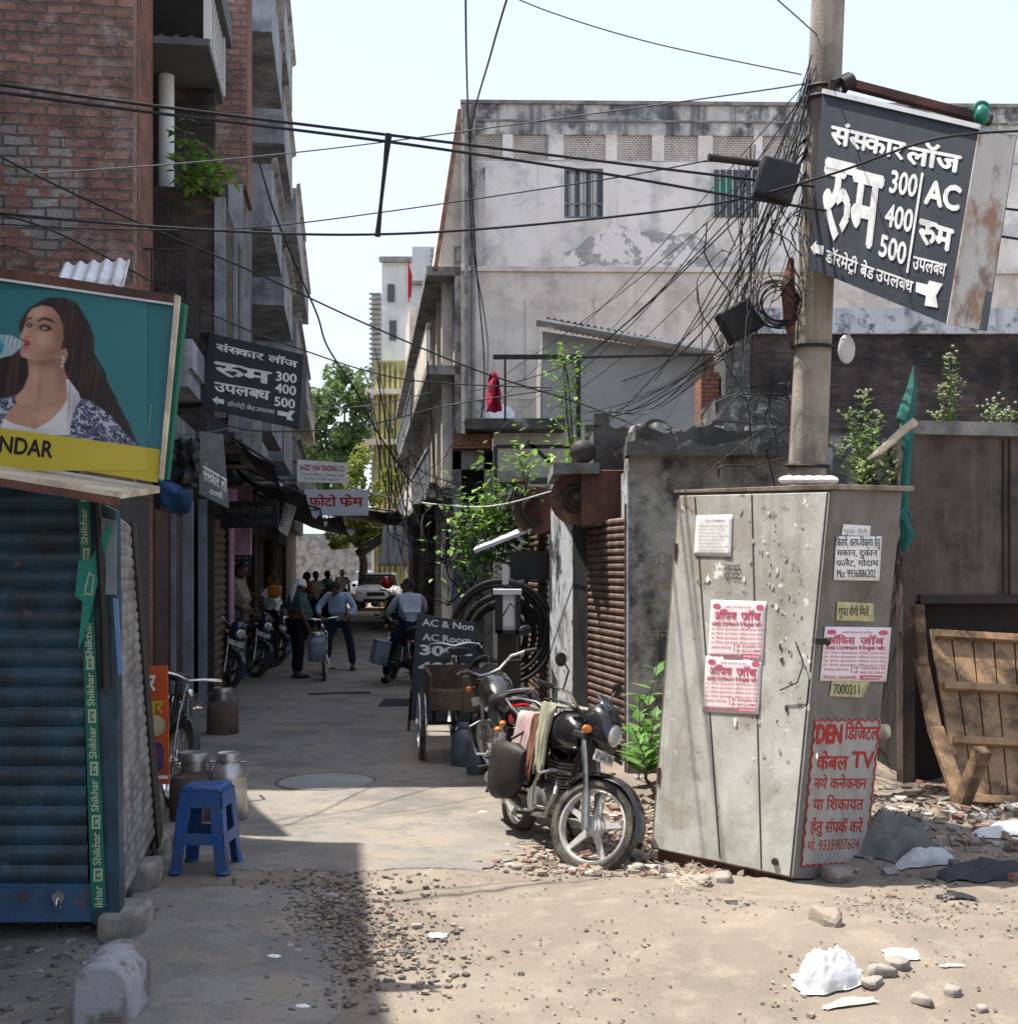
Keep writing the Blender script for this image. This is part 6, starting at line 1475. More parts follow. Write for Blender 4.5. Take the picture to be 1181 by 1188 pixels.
    if cloths:
        def cl(y0,w,x0,x1,zt,dz,seed):
            def f(mb):
                def fn(u,v):
                    a=(u-.5)*2; y=a*w; x=lerp(x0,x1,v)+.02*nz(u*4,v*4,seed); drop=max(0,abs(a)-.32)
                    yy=math.copysign(min(abs(y),.15+.02*nz(v*5,seed)+.05*drop),y)+.02*nz(u*5,v*6,seed); x+=.03*math.sin(u*7+seed)+.02*nz(v*9,u*5,seed); z=zt-drop*dz*(1+.35*nz(v*6,seed,u))+.02*nz(u*8,v*9,seed+3)+.012*nz(u*17,v*15,seed); 
                    return (x,yy+y0,z-.35*max(0,abs(y)-.5))
                mb.grid(fn,26,12)
            return f
        for nm,c,args in (('folded_cloth',cloth('pinkish',(.40,.33,.32),(.34,.22,.22)),(0,.42,-.48,-.20,.885,.40,1)),('folded_cloth',cloth('brown_check',(.19,.095,.065),(.13,.06,.04)),(0,.46,-.20,-.05,.89,.55,2)),('folded_cloth',cloth('pale_green',(.32,.32,.24),(.25,.25,.18)),(0,.46,-.05,.16,.985,.65,3))):
            o=part(nm,c,cl(*args)); o.modifiers.new('s','SOLIDIFY').thickness=.012
        part('pannier_bag',m_leather,lambda mb:(loft(mb,[(-.60,.19,.50,.03,.12),(-.54,.22,.48,.08,.18),(-.28,.22,.49,.085,.18),(-.18,.19,.51,.03,.12)],18,2.6)))
        part('pannier_bag',m_leather,lambda mb:(loft(mb,[(-.60,-.19,.50,.03,.12),(-.55,-.22,.48,.08,.19),(-.40,-.25,.47,.10,.20),(-.25,-.23,.49,.085,.19),(-.16,-.19,.52,.03,.12)],18,2.6),mb.tube([(-.3,-.25,.70),(-.3,-.1,.80)],.012,6)))
    return root
def place(o,g,head,lean=-7):
    o.location=g; o.rotation_euler=(0,0,0)
    m=Matrix.Rotation(head,4,'Z')@Matrix.Rotation(R(lean),4,'X'); o.rotation_euler=m.to_euler(); return o
hero=motorcycle('sunlit black motorcycle with silver alloy wheels and cloths draped over its seat',m_blkgloss,steer=R(38),cloths=True,text='UP 65AU 7810',group='motorcycles parked along the lane')
h0=V((.56,7.72)); hd=R(-70); place(hero,(h0.x-.64*math.cos(hd)-.08,h0.y-.64*math.sin(hd),-.17),hd,-8)
bA_=motorcycle('black motorcycle seen from behind with red tail lamp, beside the rusty shutter and the cart',m_blkgloss,steer=R(20),text=None)
place(bA_,(.03,10.25,-.115),R(101),-8)
dim=M('dull_dark_alloy',(.07,.07,.07),(.05,.05,.05),9,.4,metal=.4,bump=0)
lb=motorcycle('blue black motorcycle nearest in the left row, in front of the brown shutter',m_bluegloss,steer=R(30),alloy_m=dim,text='UP 65BX 1204',guard=False)
g=G(262,803); hd=R(-72); place(lb,(g.x-.64*math.cos(hd),g.y-.64*math.sin(hd),-.12),hd,-9)
row=[((296,787),-70,'dark motorcycle second in the left row, directly in front of the leaning man'),((318,772),-66,'dark motorcycle third in the left row, to the right of the leaning man'),((330,757),-60,'dark motorcycle fourth in the left row, just left of the man in green'),((338,745),-64,'dark motorcycle fifth in the left row, partly behind the man in green')]
for (px,py),h,lab in row:
    g=G(px,py); hd=R(h); o=copy_tree(lb,label=lab); place(o,(g.x-.64*math.cos(hd),g.y-.64*math.sin(hd),-.12),hd,-9)
far=motorcycle('dark red motorcycle parked in front of the white car',m_redgloss,steer=R(15),alloy_m=dim,visor=False)
g=G(432,704); place(far,(g.x,g.y,-.12),R(-110),-8)
for (px,py),h,lab in (((450,728),-80,'dark motorcycle with its handlebar up just beyond the rider in the pale shirt'),((372,712),-75,'dark motorcycle far down the lane left of the bicycle rider'),((362,722),-60,'dark motorcycle down the lane just right of the man in green'),((458,728),-100,'dark motorcycle beneath the cable tangle right of the white car')):
    g=G(px,py); o=copy_tree(far,label=lab); place(o,(g.x,g.y,-.12),R(h),-8)
rb=motorcycle('black motorcycle under the rider in the pale checked shirt',m_blkgloss,steer=R(-10),alloy_m=dim)
RBP=V((P(470,655,19.8).x,19.8,-.12)); place(rb,RBP,R(112),0)
mb=MB(); c=V((-1.98,19.2,.40)); mb.T=Matrix.Translation(c)@Matrix.Rotation(R(12),4,'Y')@Matrix.Rotation(R(20),4,'Z'); mb.box(-.11,.11,-.15,.15,-.18,.17); mb.box(-.12,.12,-.16,.16,.17,.195); mb.T=None
one(mb,'delivery_box',m_steelbluegrey,'blue grey metal box hanging at the side of the rider motorcycle','box',bevel=.012)
# ================================================================== BICYCLES, CART
def bicycle(label,steer=0,cat='bicycle'):
    root=thing('bicycle',label,'bicycle'); I=Matrix.Identity(4)
    hp=V((.38,0,.80)); ax=V((-.30,0,.95)).normalized(); TS=Matrix.Translation(hp)@Matrix.Rotation(steer,4,ax)@Matrix.Translation(-hp)
    for c,T in (((.56,0,.34),TS),((-.52,0,.34),I)):
        wheel(c,T,root,False,RR=.34,tw=.020,spokes=28)
    def part(name,m,fn,T=I):
        mb=MB(); mb.T=T; fn(mb); mb.T=None; return mb.build(name,m,root)
    part('frame',m_blk,lambda mb:[mb.tube(q,.014,7) for q in ([(.38,0,.84),(-.18,0,.82)],[(.40,0,.74),(-.03,0,.30)],[(-.20,0,.90),(-.03,0,.30)],[(-.03,.03,.30),(-.52,.05,.34)],[(-.03,-.03,.30),(-.52,-.05,.34)],[(-.19,.03,.80),(-.52,.05,.34)],[(-.19,-.03,.80),(-.52,-.05,.34)])])
    part('fork',m_chrome,lambda mb:[mb.tube([(.36,0,.94),(.41,s*.03,.72),(.50,s*.045,.48),(.56,s*.045,.34)],.011,7) for s in (-1,1)],TS)
    part('handlebar',m_chrome,lambda mb:[mb.tube([(.36,0,.97),(.40,s*.12,1.0),(.36,s*.26,1.01),(.22,s*.29,.99)],.011,7) for s in (-1,1)],TS)
    part('saddle',m_leather,lambda mb:loft(mb,[(-.05,0,.94,.02,.02),(-.15,0,.945,.05,.03),(-.28,0,.95,.11,.04),(-.34,0,.95,.08,.03)],14))
    part('carrier',m_chrome,lambda mb:[mb.tube([(-.30,s*.06,.74),(-.75,s*.07,.73),(-.52,s*.05,.34)],.007,6) for s in (-1,1)]+[mb.tube([(-.35-k*.12,-.06,.74),(-.35-k*.12,.06,.74)],.006,5) for k in range(4)])
    def mg(mb,c,a0,a1):
        for k in range(14):
            p,q=R(lerp(a0,a1,k/14)),R(lerp(a0,a1,(k+1)/14)); r=.372
            mb.poly([(c[0]+math.cos(p)*r,-.028,c[1]+math.sin(p)*r),(c[0]+math.cos(p)*r,.028,c[1]+math.sin(p)*r),(c[0]+math.cos(q)*r,.028,c[1]+math.sin(q)*r),(c[0]+math.cos(q)*r,-.028,c[1]+math.sin(q)*r)])
    part('mudguard',m_blk,lambda mb:mg(mb,(.56,.34),20,150),TS); part('mudguard',m_blk,lambda mb:mg(mb,(-.52,.34),40,190))
    part('pedal_crank',m_chrome,lambda mb:(mb.cyl((-.03,-.08,.30),(-.03,.08,.30),.015),mb.cyl((-.03,.05,.30),(-.03,.06,.30),.09,n=24),mb.tube([(-.03,.08,.30),(.06,.08,.16)],.01,6),mb.tube([(-.03,-.08,.30),(-.12,-.08,.44)],.01,6)))
    for y,x,z in ((.13,.06,.16),(-.13,-.12,.44)): part('pedal',m_blk,lambda mb:mb.box(x-.045,x+.045,y-.05,y+.05,z-.012,z+.012))
    part('head_badge_lamp',m_chrome,lambda mb:mb.ell((.45,0,.88),.035,.035,.035,10,8),TS)
    return root
cy=bicycle('black roadster bicycle straddled by the man in the pale blue shirt')
CYX=P(380,655,20.3).x; hd=R(-82); place(cy,(CYX-.56*math.cos(hd),20.0-.56*math.sin(hd),-.12),hd,3)
kb=bicycle('black bicycle parked behind the kiosk next to the orange sign',R(10)); g=G(212,915); place(kb,(-2.80,10.1,-.12),R(-68),-9)
# tricycle cart
tc=thing('cargo_tricycle','old wooden bed cargo tricycle standing between the milk cans and the room price board','tricycle',(-.42,12.0,-.12),R(97))
mb=MB()
for y in (.42,-.42): wheel((0,y,.35),Matrix.Identity(4),tc,False,RR=.36,tw=.024,spokes=30)
wheel((1.62,0,.34),Matrix.Identity(4),tc,False,RR=.34,tw=.022,spokes=28)
for k in range(7):
    y=-.33+k*.096; mb=MB(); mb.box(-.42,.62,y,y+.088,.60,.622); mb.build('bed_plank',m_wooddk,tc)
for y in (-.345,.35): mb=MB(); mb.box(-.42,.62,y-.015,y+.015,.6,.84); mb.build('side_board',m_wooddk,tc,bevel=.004)
mb=MB(); mb.box(.62,.64,-.35,.36,.6,.86); mb.build('front_board',m_wooddk,tc)
mb=MB(); mb.box(-.44,-.42,-.35,.36,.52,.70); mb.box(-.455,-.435,-.05,.06,.5,.84); mb.build('tail_board',m_wooddk,tc,bevel=.004)
mb=MB(); mb.cyl((0,-.42,.35),(0,.42,.35),.018); 
for y in (-.3,.3): mb.tube([(-.4,y,.57),(.6,y,.57)],.02,6); mb.tube([(0,y,.36),(-.2,y,.56)],.014,6); mb.tube([(0,y,.36),(.2,y,.56)],.014,6)
mb.tube([(.6,0,.57),(1.2,0,.80),(1.42,0,.84)],.018,6); mb.tube([(.6,0,.5),(.85,0,.32),(1.43,0,.72)],.018,6); mb.tube([(.85,0,.32),(.80,0,.95)],.018,6); mb.build('frame',m_iron,tc)
mb=MB()
for s in (-1,1): mb.tube([(1.40,0,1.0),(1.45,s*.04,.74),(1.62,s*.05,.34)],.012,6)
mb.build('fork',m_chrome,tc)
mb=MB()
for s in (-1,1): mb.tube([(1.38,0,1.0),(1.40,s*.14,1.03),(1.34,s*.26,1.02),(1.2,s*.28,1.0)],.011,7)
mb.build('handlebar',m_chrome,tc)
mb=MB(); loft(mb,[(.95,0,.97,.02,.02),(.85,0,.98,.06,.035),(.72,0,.99,.12,.045),(.66,0,.99,.09,.03)],14); mb.build('saddle',m_leather,tc)
# room price board
t,pl=board('price_sign','dark grey board reading AC & Non AC Room leaning beyond the cargo tricycle',13.9,[(484,712),(553,723),(549,840),(474,836)],m_signdk,th=.03)
mb=MB(); y_=lambda x,y:(420+x/4.542,560+y/4.542)
def pt(s,a,b,h,bold=.03): text_on(mb,pl,s,y_(*a),y_(*b),(.2,-h/4.542),.005,bold,m_signwhite)
pt('AC & Non',(318,752),(585,780),34,.03); pt('AC Room',(320,830),(572,850),34,.03); pt('300/-',(308,905),(575,925),48,.05); pt('400/-',(298,992),(575,1005),46,.05)
mb.build('lettering',None,t,world=True,fix=False,smooth=False)
mb=MB(); mb.bar(pl.at(477,800,-.02),pl.at(472,880,-.02),.04,.03); mb.bar(pl.at(548,800,-.02),pl.at(546,880,-.02),.04,.03); mb.build('leg',m_wooddk,t,world=True)
# ================================================================== CARS
def car(label,loc,rot,paint,group=None):
    t=thing('parked_car',label,'car',loc,rot,group)
    def part(n,m,fn,bevel=0,par=None):
        mb=MB(); fn(mb); return mb.build(n,m,par or t,bevel=bevel)
    def body(mb):
        secs=[(2.05,0,.62,.70,.20),(1.98,0,.64,.82,.28),(1.2,0,.68,.87,.34),(.9,0,.70,.88,.36),(-1.2,0,.70,.88,.36),(-1.95,0,.72,.85,.34),(-2.1,0,.72,.75,.26)]
        loft(mb,secs,28,4.5)
    part('body',paint,body)
    part('cabin',paint,lambda mb:loft(mb,[(.25,0,1.30,.62,.20),(.0,0,1.38,.66,.16),(-1.3,0,1.38,.66,.16),(-1.75,0,1.30,.60,.18)],24,5))
    part('windscreen',m_glassdk,lambda mb:mb.hexa([(.95,-.72,1.0),(.95,.72,1.0),(.90,.72,.98),(.90,-.72,.98)],[(.28,-.60,1.45),(.28,.60,1.45),(.2,.60,1.42),(.2,-.60,1.42)]))
    part('side_glass',m_glassdk,lambda mb:mb.hexa([(.8,-.80,1.0),(.8,.80,1.0),(-1.9,.80,1.0),(-1.9,-.80,1.0)],[(.22,-.66,1.44),(.22,.66,1.44),(-1.65,.66,1.44),(-1.65,-.66,1.44)]))
    part('roof',paint,lambda mb:loft(mb,[(.35,0,1.47,.56,.02),(.0,0,1.50,.64,.04),(-1.3,0,1.50,.64,.04),(-1.7,0,1.47,.56,.02)],18,4))
    part('grille',m_blk,lambda mb:mb.box(2.0,2.07,-.36,.36,.62,.76),.01)
    part('lower_intake',m_blk,lambda mb:mb.box(1.98,2.07,-.5,.5,.36,.50),.01)
    for s in (-1,1):
        part('headlight',m_lens,lambda mb:mb.ell((1.95,s*.60,.74),.12,.18,.09,12,8))
        part('wing_mirror',m_blk,lambda mb:mb.ell((.72,s*.98,1.02),.06,.10,.07,10,8))
    part('number_plate',m_paper,lambda mb:mb.box(2.07,2.08,-.24,.24,.50,.60))
    for x in (1.35,-1.3):
        for s in (-1,1):
            mb=MB(); mb.cyl((x,s*.70,.32),(x,s*.90,.32),.32,n=26); w=mb.build('wheel',m_tyre,t); mb=MB(); mb.cyl((x,s*.85,.32),(x,s*.91,.32),.19,n=18); mb.build('rim',m_steel,w)
    return t
car('white car with dark windscreen facing the camera at the bend of the lane',(P(434,655,50).x,52,-.12),R(-88),m_carwhite)
c2=car('silver car half hidden behind the white car at the end of the lane',(P(420,655,60).x,63,-.1),R(-84),M('silver_car_paint',(.40,.41,.43),(.36,.37,.39),3,.3,metal=.3,coat=.6,bump=0))
# ================================================================== PEOPLE
def skinmesh(verts,edges,rad,root=0,sub=1):
    me=bpy.data.meshes.new('tmp'); me.from_pydata([tuple(v) for v in verts],edges,[]); o=bpy.data.objects.new('tmp',me); COL.objects.link(o)
    sm=o.modifiers.new('sk','SKIN'); sm.use_smooth_shade=True
    for i,d in enumerate(me.skin_vertices[0].data):
        r=rad[i]; d.radius=(r,r) if isinstance(r,(int,float)) else r; d.use_root=(i==root)
    s=o.modifiers.new('ss','SUBSURF'); s.levels=sub; s.render_levels=sub
    dg=bpy.context.evaluated_depsgraph_get(); ev=o.evaluated_get(dg); m2=bpy.data.meshes.new_from_object(ev)
    r=([v.co.copy() for v in m2.vertices],[tuple(p.vertices) for p in m2.polygons])
    bpy.data.objects.remove(o); bpy.data.meshes.remove(me); bpy.data.meshes.remove(m2); return r
def addm(mb,r):
    b=len(mb.v); mb.v+=list(r[0])
    for f in r[1]: mb.face([q+b for q in f])
BASE=dict(pel=(0,0,.93),wai=(.0,0,1.04),che=(.01,0,1.24),nec=(.01,0,1.42),hed=(.03,0,1.56),
 shl=(0,.17,1.37),shr=(0,-.17,1.37),ell=(-.02,.24,1.10),elr=(-.02,-.24,1.10),wrl=(.06,.25,.87),wrr=(.06,-.25,.87),
 hil=(0,.09,.90),hir=(0,-.09,.90),knl=(.03,.11,.49),knr=(.03,-.11,.49),anl=(0,.12,.09),anr=(0,-.12,.09),tol=(.17,.13,.03),tor=(.17,-.13,.03))
def person(label,loc,rot,pose={},shirt=None,trousers=None,sc=1.0,group=None,cap=None,hair=True,belly=.0,scarf=False,lowres=False,shoe=None,helmet=None,sleeve='half'):
    J={k:V(v) for k,v in {**BASE,**pose}.items()}
    t=thing('person',label,'person',loc,rot,group); t.scale=(sc,)*3
    def mk(names,rad,edges,root=0,sub=1): return skinmesh([J[n] if isinstance(n,str) else V(n) for n in names],edges,rad,root,sub)
    hl=(J['wrl']-J['ell']).normalized(); hr=(J['wrr']-J['elr']).normalized()
    names=['pel','wai','che','nec','shl','ell','wrl','shr','elr','wrr','hil','knl','anl','hir','knr','anr','tol','tor',J['wrl']+hl*.07,J['wrr']+hr*.07,J['nec']+V((.005,0,.05))]
    rad=[.12,.105,.125,.055,.058,.042,.028,.058,.042,.028,.085,.055,.038,.085,.055,.038,.03,.03,.03,.03,.05]
    ed=[(0,1),(1,2),(2,3),(2,4),(4,5),(5,6),(2,7),(7,8),(8,9),(0,10),(10,11),(11,12),(0,13),(13,14),(14,15),(12,16),(15,17),(6,18),(9,19),(3,20)]
    mb=MB(); addm(mb,mk(names,rad,ed))
    # head joined into the same surface
    H=J['hed']; nk=J['nec']; up=(H-nk).normalized(); f=V(pose.get('face',(1,0,0))).normalized(); f=(f-up*f.dot(up)).normalized(); s=up.cross(f)
    Rm=Matrix((f,s,up)).transposed()
    def hf(p):
        q=V(p); 
        if q.z<0: q.x*=1-.12*(-q.z); q.y*=1-.25*(-q.z)
        return q
    mb.ell(H,.098,.077,.118,16,12,rot=Rm,fn=hf)
    mb.ell(H+Rm@V((.10,0,-.015)),.020,.016,.026,8,6,rot=Rm); mb.ell(H+Rm@V((.085,0,-.072)),.016,.026,.010,8,6,rot=Rm); mb.ell(H+Rm@V((.07,0,-.10)),.03,.03,.02,8,6,rot=Rm)
    for q in (-1,1):
        mb.ell(H+Rm@V((-.005,q*.078,-.01)),.018,.010,.03,8,6,rot=Rm)
        w,dv=(J['wrl'],hl) if q>0 else (J['wrr'],hr)
        e=dv.cross(V((0,0,1))); e=e.normalized() if e.length>.1 else V((1,0,0)); 
        fw=V((1,0,0)) if abs(dv.x)<.8 else V((0,0,-1)); e=(fw-dv*fw.dot(dv)).normalized(); c=dv.cross(e)*q
        for k in range(4):
            b=w+dv*.085+e*(.027-.018*k); L=(.07,.078,.074,.058)[k]; mb.tube([b-dv*.02,b+dv*L*.5+c*-.006,b+dv*L*.85-c*.02,b+dv*L-c*.035],[.009,.0085,.0075,.005],6)
        b=w+dv*.04+e*.03; mb.tube([b,b+dv*.03+e*.022,b+dv*.062+e*.02],[.011,.010,.006],6)
    body=mb.build('body',m_skin,t,fix=False)
    mb=MB()
    for q in (-1,1): mb.ell(H+Rm@V((.086,q*.032,.012)),.010,.014,.008,8,6,rot=Rm)
    mb.build('eyes',m_hair,t)
    if hair:
        mb=MB(); mb.ell(H+Rm@V((-.014,0,.028)),.100,.084,.106,14,10,rot=Rm); mb.build('hair',m_hair,t)
    if cap is not None:
        mb=MB(); mb.ell(H+Rm@V((-.008,0,.045)),.112,.094,.10,14,8,rot=Rm); mb.torus(H+Rm@V((0,0,.03)),tuple(up),.092,.022,20,8)
        if scarf: mb.tube([H+Rm@V((-.09,0,.04)),H+Rm@V((-.11,.02,-.06)),nk+V((-.09,.03,-.03)),nk+V((-.08,.05,-.16))],[.04,.045,.04,.02],8)
        mb.build('head_cloth',cap,t)
    if helmet is not None:
        mb=MB(); mb.ell(H+Rm@V((-.005,0,.03)),.135,.122,.135,16,12,rot=Rm); mb.build('helmet',helmet,t)
    # shirt
    sn=['wai','che','nec','shl','shr',J['pel']+V((0,0,-.05)),J['shl'].lerp(J['ell'],.75 if sleeve=='half' else 1),J['shr'].lerp(J['elr'],.75 if sleeve=='half' else 1),J['wai'].lerp(J['che'],.5)+V((belly*.8,0,-.03))]
    sr=[.135+belly*.3,.145,.075,.080,.080,.145,.068,.068,.135+belly*.4]
    se=[(5,0),(0,8),(8,1),(1,2),(1,3),(1,4),(3,6),(4,7)]
    if sleeve!='half':
        sn+=[J['ell'].lerp(J['wrl'],.85),J['elr'].lerp(J['wrr'],.85)]; sr+=[.046,.046]; se+=[(6,9),(7,10)]
    mb=MB(); addm(mb,mk(sn,sr,se,0)); r=random.Random(len(label)*7)
    for i,v in enumerate(mb.v): mb.v[i]=v+V((.009*nz(v.x*14,v.y*14,v.z*7),.009*nz(v.y*13,v.z*9,v.x*8),0))
    sh=mb.build('shirt',shirt,t,fix=False)
    mb=MB(); c=J['nec']+V((0,0,.015)); mb.torus(c,tuple(up),.062,.014,16,6); mb.build('collar',shirt,sh)
    tn=['pel','hil','knl',J['anl']+V((0,0,.02)),'hir','knr',J['anr']+V((0,0,.02))]
    mb=MB(); addm(mb,mk(tn,[.142,.105,.080,.072,.105,.080,.072],[(0,1),(1,2),(2,3),(0,4),(4,5),(5,6)],0)); 
    for i,v in enumerate(mb.v): mb.v[i]=v+V((.008*nz(v.x*12,v.y*12,v.z*6),.008*nz(v.y*11,v.z*8,v.x*8),0))
    mb.build('trousers',trousers,t,fix=False)
    for a,b in (('anl','tol'),('anr','tor')):
        mb=MB(); p=J[a];q=J[b]; d=(q-p); d.z=0; d.normalize(); base=V((p.x,p.y,p.z-.06)); Rz=Matrix.Rotation(math.atan2(d.y,d.x),3,'Z')
        mb.ell(base+d*.06+V((0,0,.02)),.14,.052,.045,12,8,rot=Rz); mb.build('shoe',shoe or m_leather,t)
    return t
c_green=cloth('dull_green',(.075,.13,.115),(.06,.11,.10)); c_blk=cloth('black',(.016,.016,.02)); c_blue=cloth('pale_blue',(.30,.38,.50),(.25,.33,.45)); c_navy=cloth('navy',(.02,.025,.05)); c_beige=cloth('beige',(.30,.27,.23),(.25,.22,.19)); c_white=cloth('white',(.68,.68,.68)); c_grey=cloth('grey',(.14,.14,.15))
g=G(345,788)
person('portly man in dull green shirt and black trousers with white head cloth',(g.x,g.y,-.12),R(38),dict(face=(1,.3,-.1),ell=(-.04,.22,1.10),wrl=(.10,.20,.88),elr=(-.05,-.25,1.10),wrr=(.08,-.22,.87),knl=(.03,.08,.49),knr=(.0,-.08,.49),anl=(.0,.08,.09),anr=(-.03,-.09,.09),hed=(.05,0,1.54)),c_green,c_blk,.98,cap=c_white,belly=.07,scarf=True)
g=G(388,780)
person('man in a pale blue shirt bending over the bicycle he straddles',(g.x+.05,g.y+.28,-.12),R(-95),dict(face=(.9,-.3,-.9),wai=(.05,0,1.03),che=(.16,0,1.21),nec=(.24,0,1.36),hed=(.32,0,1.46),shl=(.16,.18,1.32),shr=(.16,-.18,1.32),ell=(.22,.33,1.08),wrl=(.42,.24,.98),elr=(.20,-.34,1.10),wrr=(.45,-.25,1.0),hil=(0,.09,.90),hir=(0,-.09,.90),knl=(.05,.20,.50),knr=(.06,-.20,.52),anl=(.0,.24,.09),anr=(.04,-.20,.2),tol=(.15,.26,.03),tor=(.2,-.22,.16)),c_blue,c_navy,1.0,sleeve='long')
p=P(271,655,19.6)
person('man in a beige shirt leaning by the pink pillars behind the parked bikes',(p.x,19.9,.05),R(-10),dict(face=(1,-.2,0),hed=(.06,0,1.56),ell=(-.08,.22,1.12),wrl=(.12,.18,.98),elr=(-.06,-.24,1.12),wrr=(.16,-.18,.98)),c_beige,c_grey,1.03,belly=.03)
p=P(312,655,22)
person('shopper in a pale shirt with an orange bag by the hanging goods',(p.x,22.4,-.1),R(170),dict(face=(1,0,.1),ell=(.16,.26,1.2),wrl=(.38,.22,1.35),elr=(.02,-.25,1.1),wrr=(.12,-.22,.92)),c_white,c_blk,1.02)
bag=MB(); q=P(318,686,21.7); loft(bag,[(q.x-.11,q.y,q.z,.03,.06),(q.x-.05,q.y,q.z,.06,.12),(q.x+.05,q.y,q.z-.01,.06,.12),(q.x+.11,q.y,q.z,.03,.06)],14,3); bag.tube([(q.x-.1,q.y,q.z+.15),(q.x,q.y,q.z+.38),(q.x+.08,q.y,q.z+.15)],.012,6)
one(bag,'shoulder_bag',cloth('orange',(.42,.16,.03),(.3,.1,.02)),'orange and brown shoulder bag worn by the shopper in the pale shirt','bag')
# rider
sit=dict(pel=(0,0,.90),wai=(.03,0,1.02),che=(.08,0,1.22),nec=(.12,0,1.40),hed=(.15,0,1.53),shl=(.08,.18,1.35),shr=(.08,-.18,1.35),ell=(.24,.27,1.14),wrl=(.46,.26,1.08),elr=(.22,-.30,1.16),wrr=(.46,-.28,1.08),hil=(0,.10,.88),hir=(0,-.10,.88),knl=(.36,.20,.72),knr=(.36,-.20,.72),anl=(.18,.22,.34),anr=(.18,-.22,.34),tol=(.34,.24,.28),tor=(.34,-.24,.28),face=(.3,.8,-.3))
sit2=dict(sit); sit2.update(anl=(.12,.36,.10),tol=(.28,.38,.03),knl=(.26,.30,.52))
hd=R(112); off=V((-.30*math.cos(hd),-.30*math.sin(hd),0))
person('rider in a pale checked shirt sitting on a motorcycle',tuple(RBP+off+V((0,0,0))),hd,sit2,cloth('pale_check',(.46,.50,.56),(.36,.41,.50),24),c_navy,1.0,sleeve='long')
p=P(518,655,36)
person('man in a deep blue shirt and white cap standing down the lane',(p.x,36.0,0),R(100),dict(),cloth('deep_blue',(.03,.05,.28),(.03,.04,.22)),c_blk,1.05,cap=c_white)
for px,d,c,lab,h in ((366,34,cloth('dusty_white',(.5,.5,.5)),'person in a dusty white shirt among the far bikes',-60),(379,38,cloth('grey_blue',(.2,.24,.3)),'person in a grey blue shirt in the shade under the grey awning',40),(397,44,c_white,'person in white with a pale head cloth behind the bicycle rider',-90),(357,31,cloth('rust',(.3,.09,.05)),'person in a rust coloured shirt by the far left shops',200)):
    p=P(px,655,d); person(lab,(p.x,d,-.12),R(h),dict(),c,c_blk,1.0,cap=c_white if px==397 else None)
mb=MB(); q=P(449,676,27.5); mb.ell(q,.14,.13,.14,16,12); one(mb,'helmet',m_redlens,'round red helmet perched on a motorcycle near the white car','helmet')
# ================================================================== CANS, STOOL
def can(label,x,y,m,lidm,h=.52,r=.19,group='milk cans along the lane',jute=False,sc=1):
    z=ground(x,y); t=thing('milk_can',label,'milk can',(x,y,z),0,group); t.scale=(sc,)*3
    def wob(mb):
        for i,v in enumerate(mb.v): mb.v[i]=v+V((nz(v.x*9,v.y*9,v.z*9+x)*.012,nz(v.y*9,v.z*9,x)*.012,0))
    mb=MB(); mb.lathe([(r*.93,0),(r,.02),(r,h*.66),(r*.97,h*.70),(r*.62,h*.84),(r*.56,h*.86),(r*.56,h*.90)] if not jute else [(r*.95,0),(r*1.03,.03),(r*1.04,h*.58),(r*.95,h*.66),(r*.6,h*.72),(r*.55,h*.74)],n=28); wob(mb); mb.build('body',m,t)
    if jute: mb=MB(); mb.lathe([(r*.55,h*.66),(r*.55,h*.88)],n=24); mb.build('neck',lidm,t)
    mb=MB(); mb.lathe([(r*.60,h*.88),(r*.66,h*.885),(r*.66,h*.97),(r*.60,h),(r*.5,h*.985),(0,h*.98)],n=24); mb.build('lid',lidm,t)
    for s in (-1,1):
        mb=MB(); mb.tube([(s*r*.6,0,h*.86),(s*r*.95,0,h*.86),(s*r*1.02,0,h*.74),(s*r*.96,0,h*.66)],.009,6); mb.build('handle',lidm,t)
    return t
def atg(px,py): g=G(px,py); return g.x,g.y
x,y=atg(255,855); can('brown jute wrapped milk can standing alone in the lane by the tiled wall',x,y+.15,m_jute,m_steel,.52,.165,jute=True)
x,y=atg(219,957); can('brown wrapped milk can behind the blue stool',x,y+.15,m_jute,m_steel,.50,.17,jute=True)
x,y=atg(260,957); can('shiny dented aluminium milk can beside the blue stool',x,y+.14,m_alu,m_alu,.50,.135)
x,y=atg(540,893); can('dull grey milk can between the cart and the rear motorcycle',x,y+.15,m_greycan,m_greycan,.42,.14)
x,y=atg(556,902); can('dull blue grey milk can closest to the rear motorcycle wheel',x,y+.14,m_greycan,m_greycan,.36,.12)
c=V((P(377,655,19.7).x-.12,19.75,.22)); tcan=can('grey milk can hung from the handlebar of the straddled bicycle',0,0,m_steelbluegrey,m_alu,.46,.15); tcan.location=c
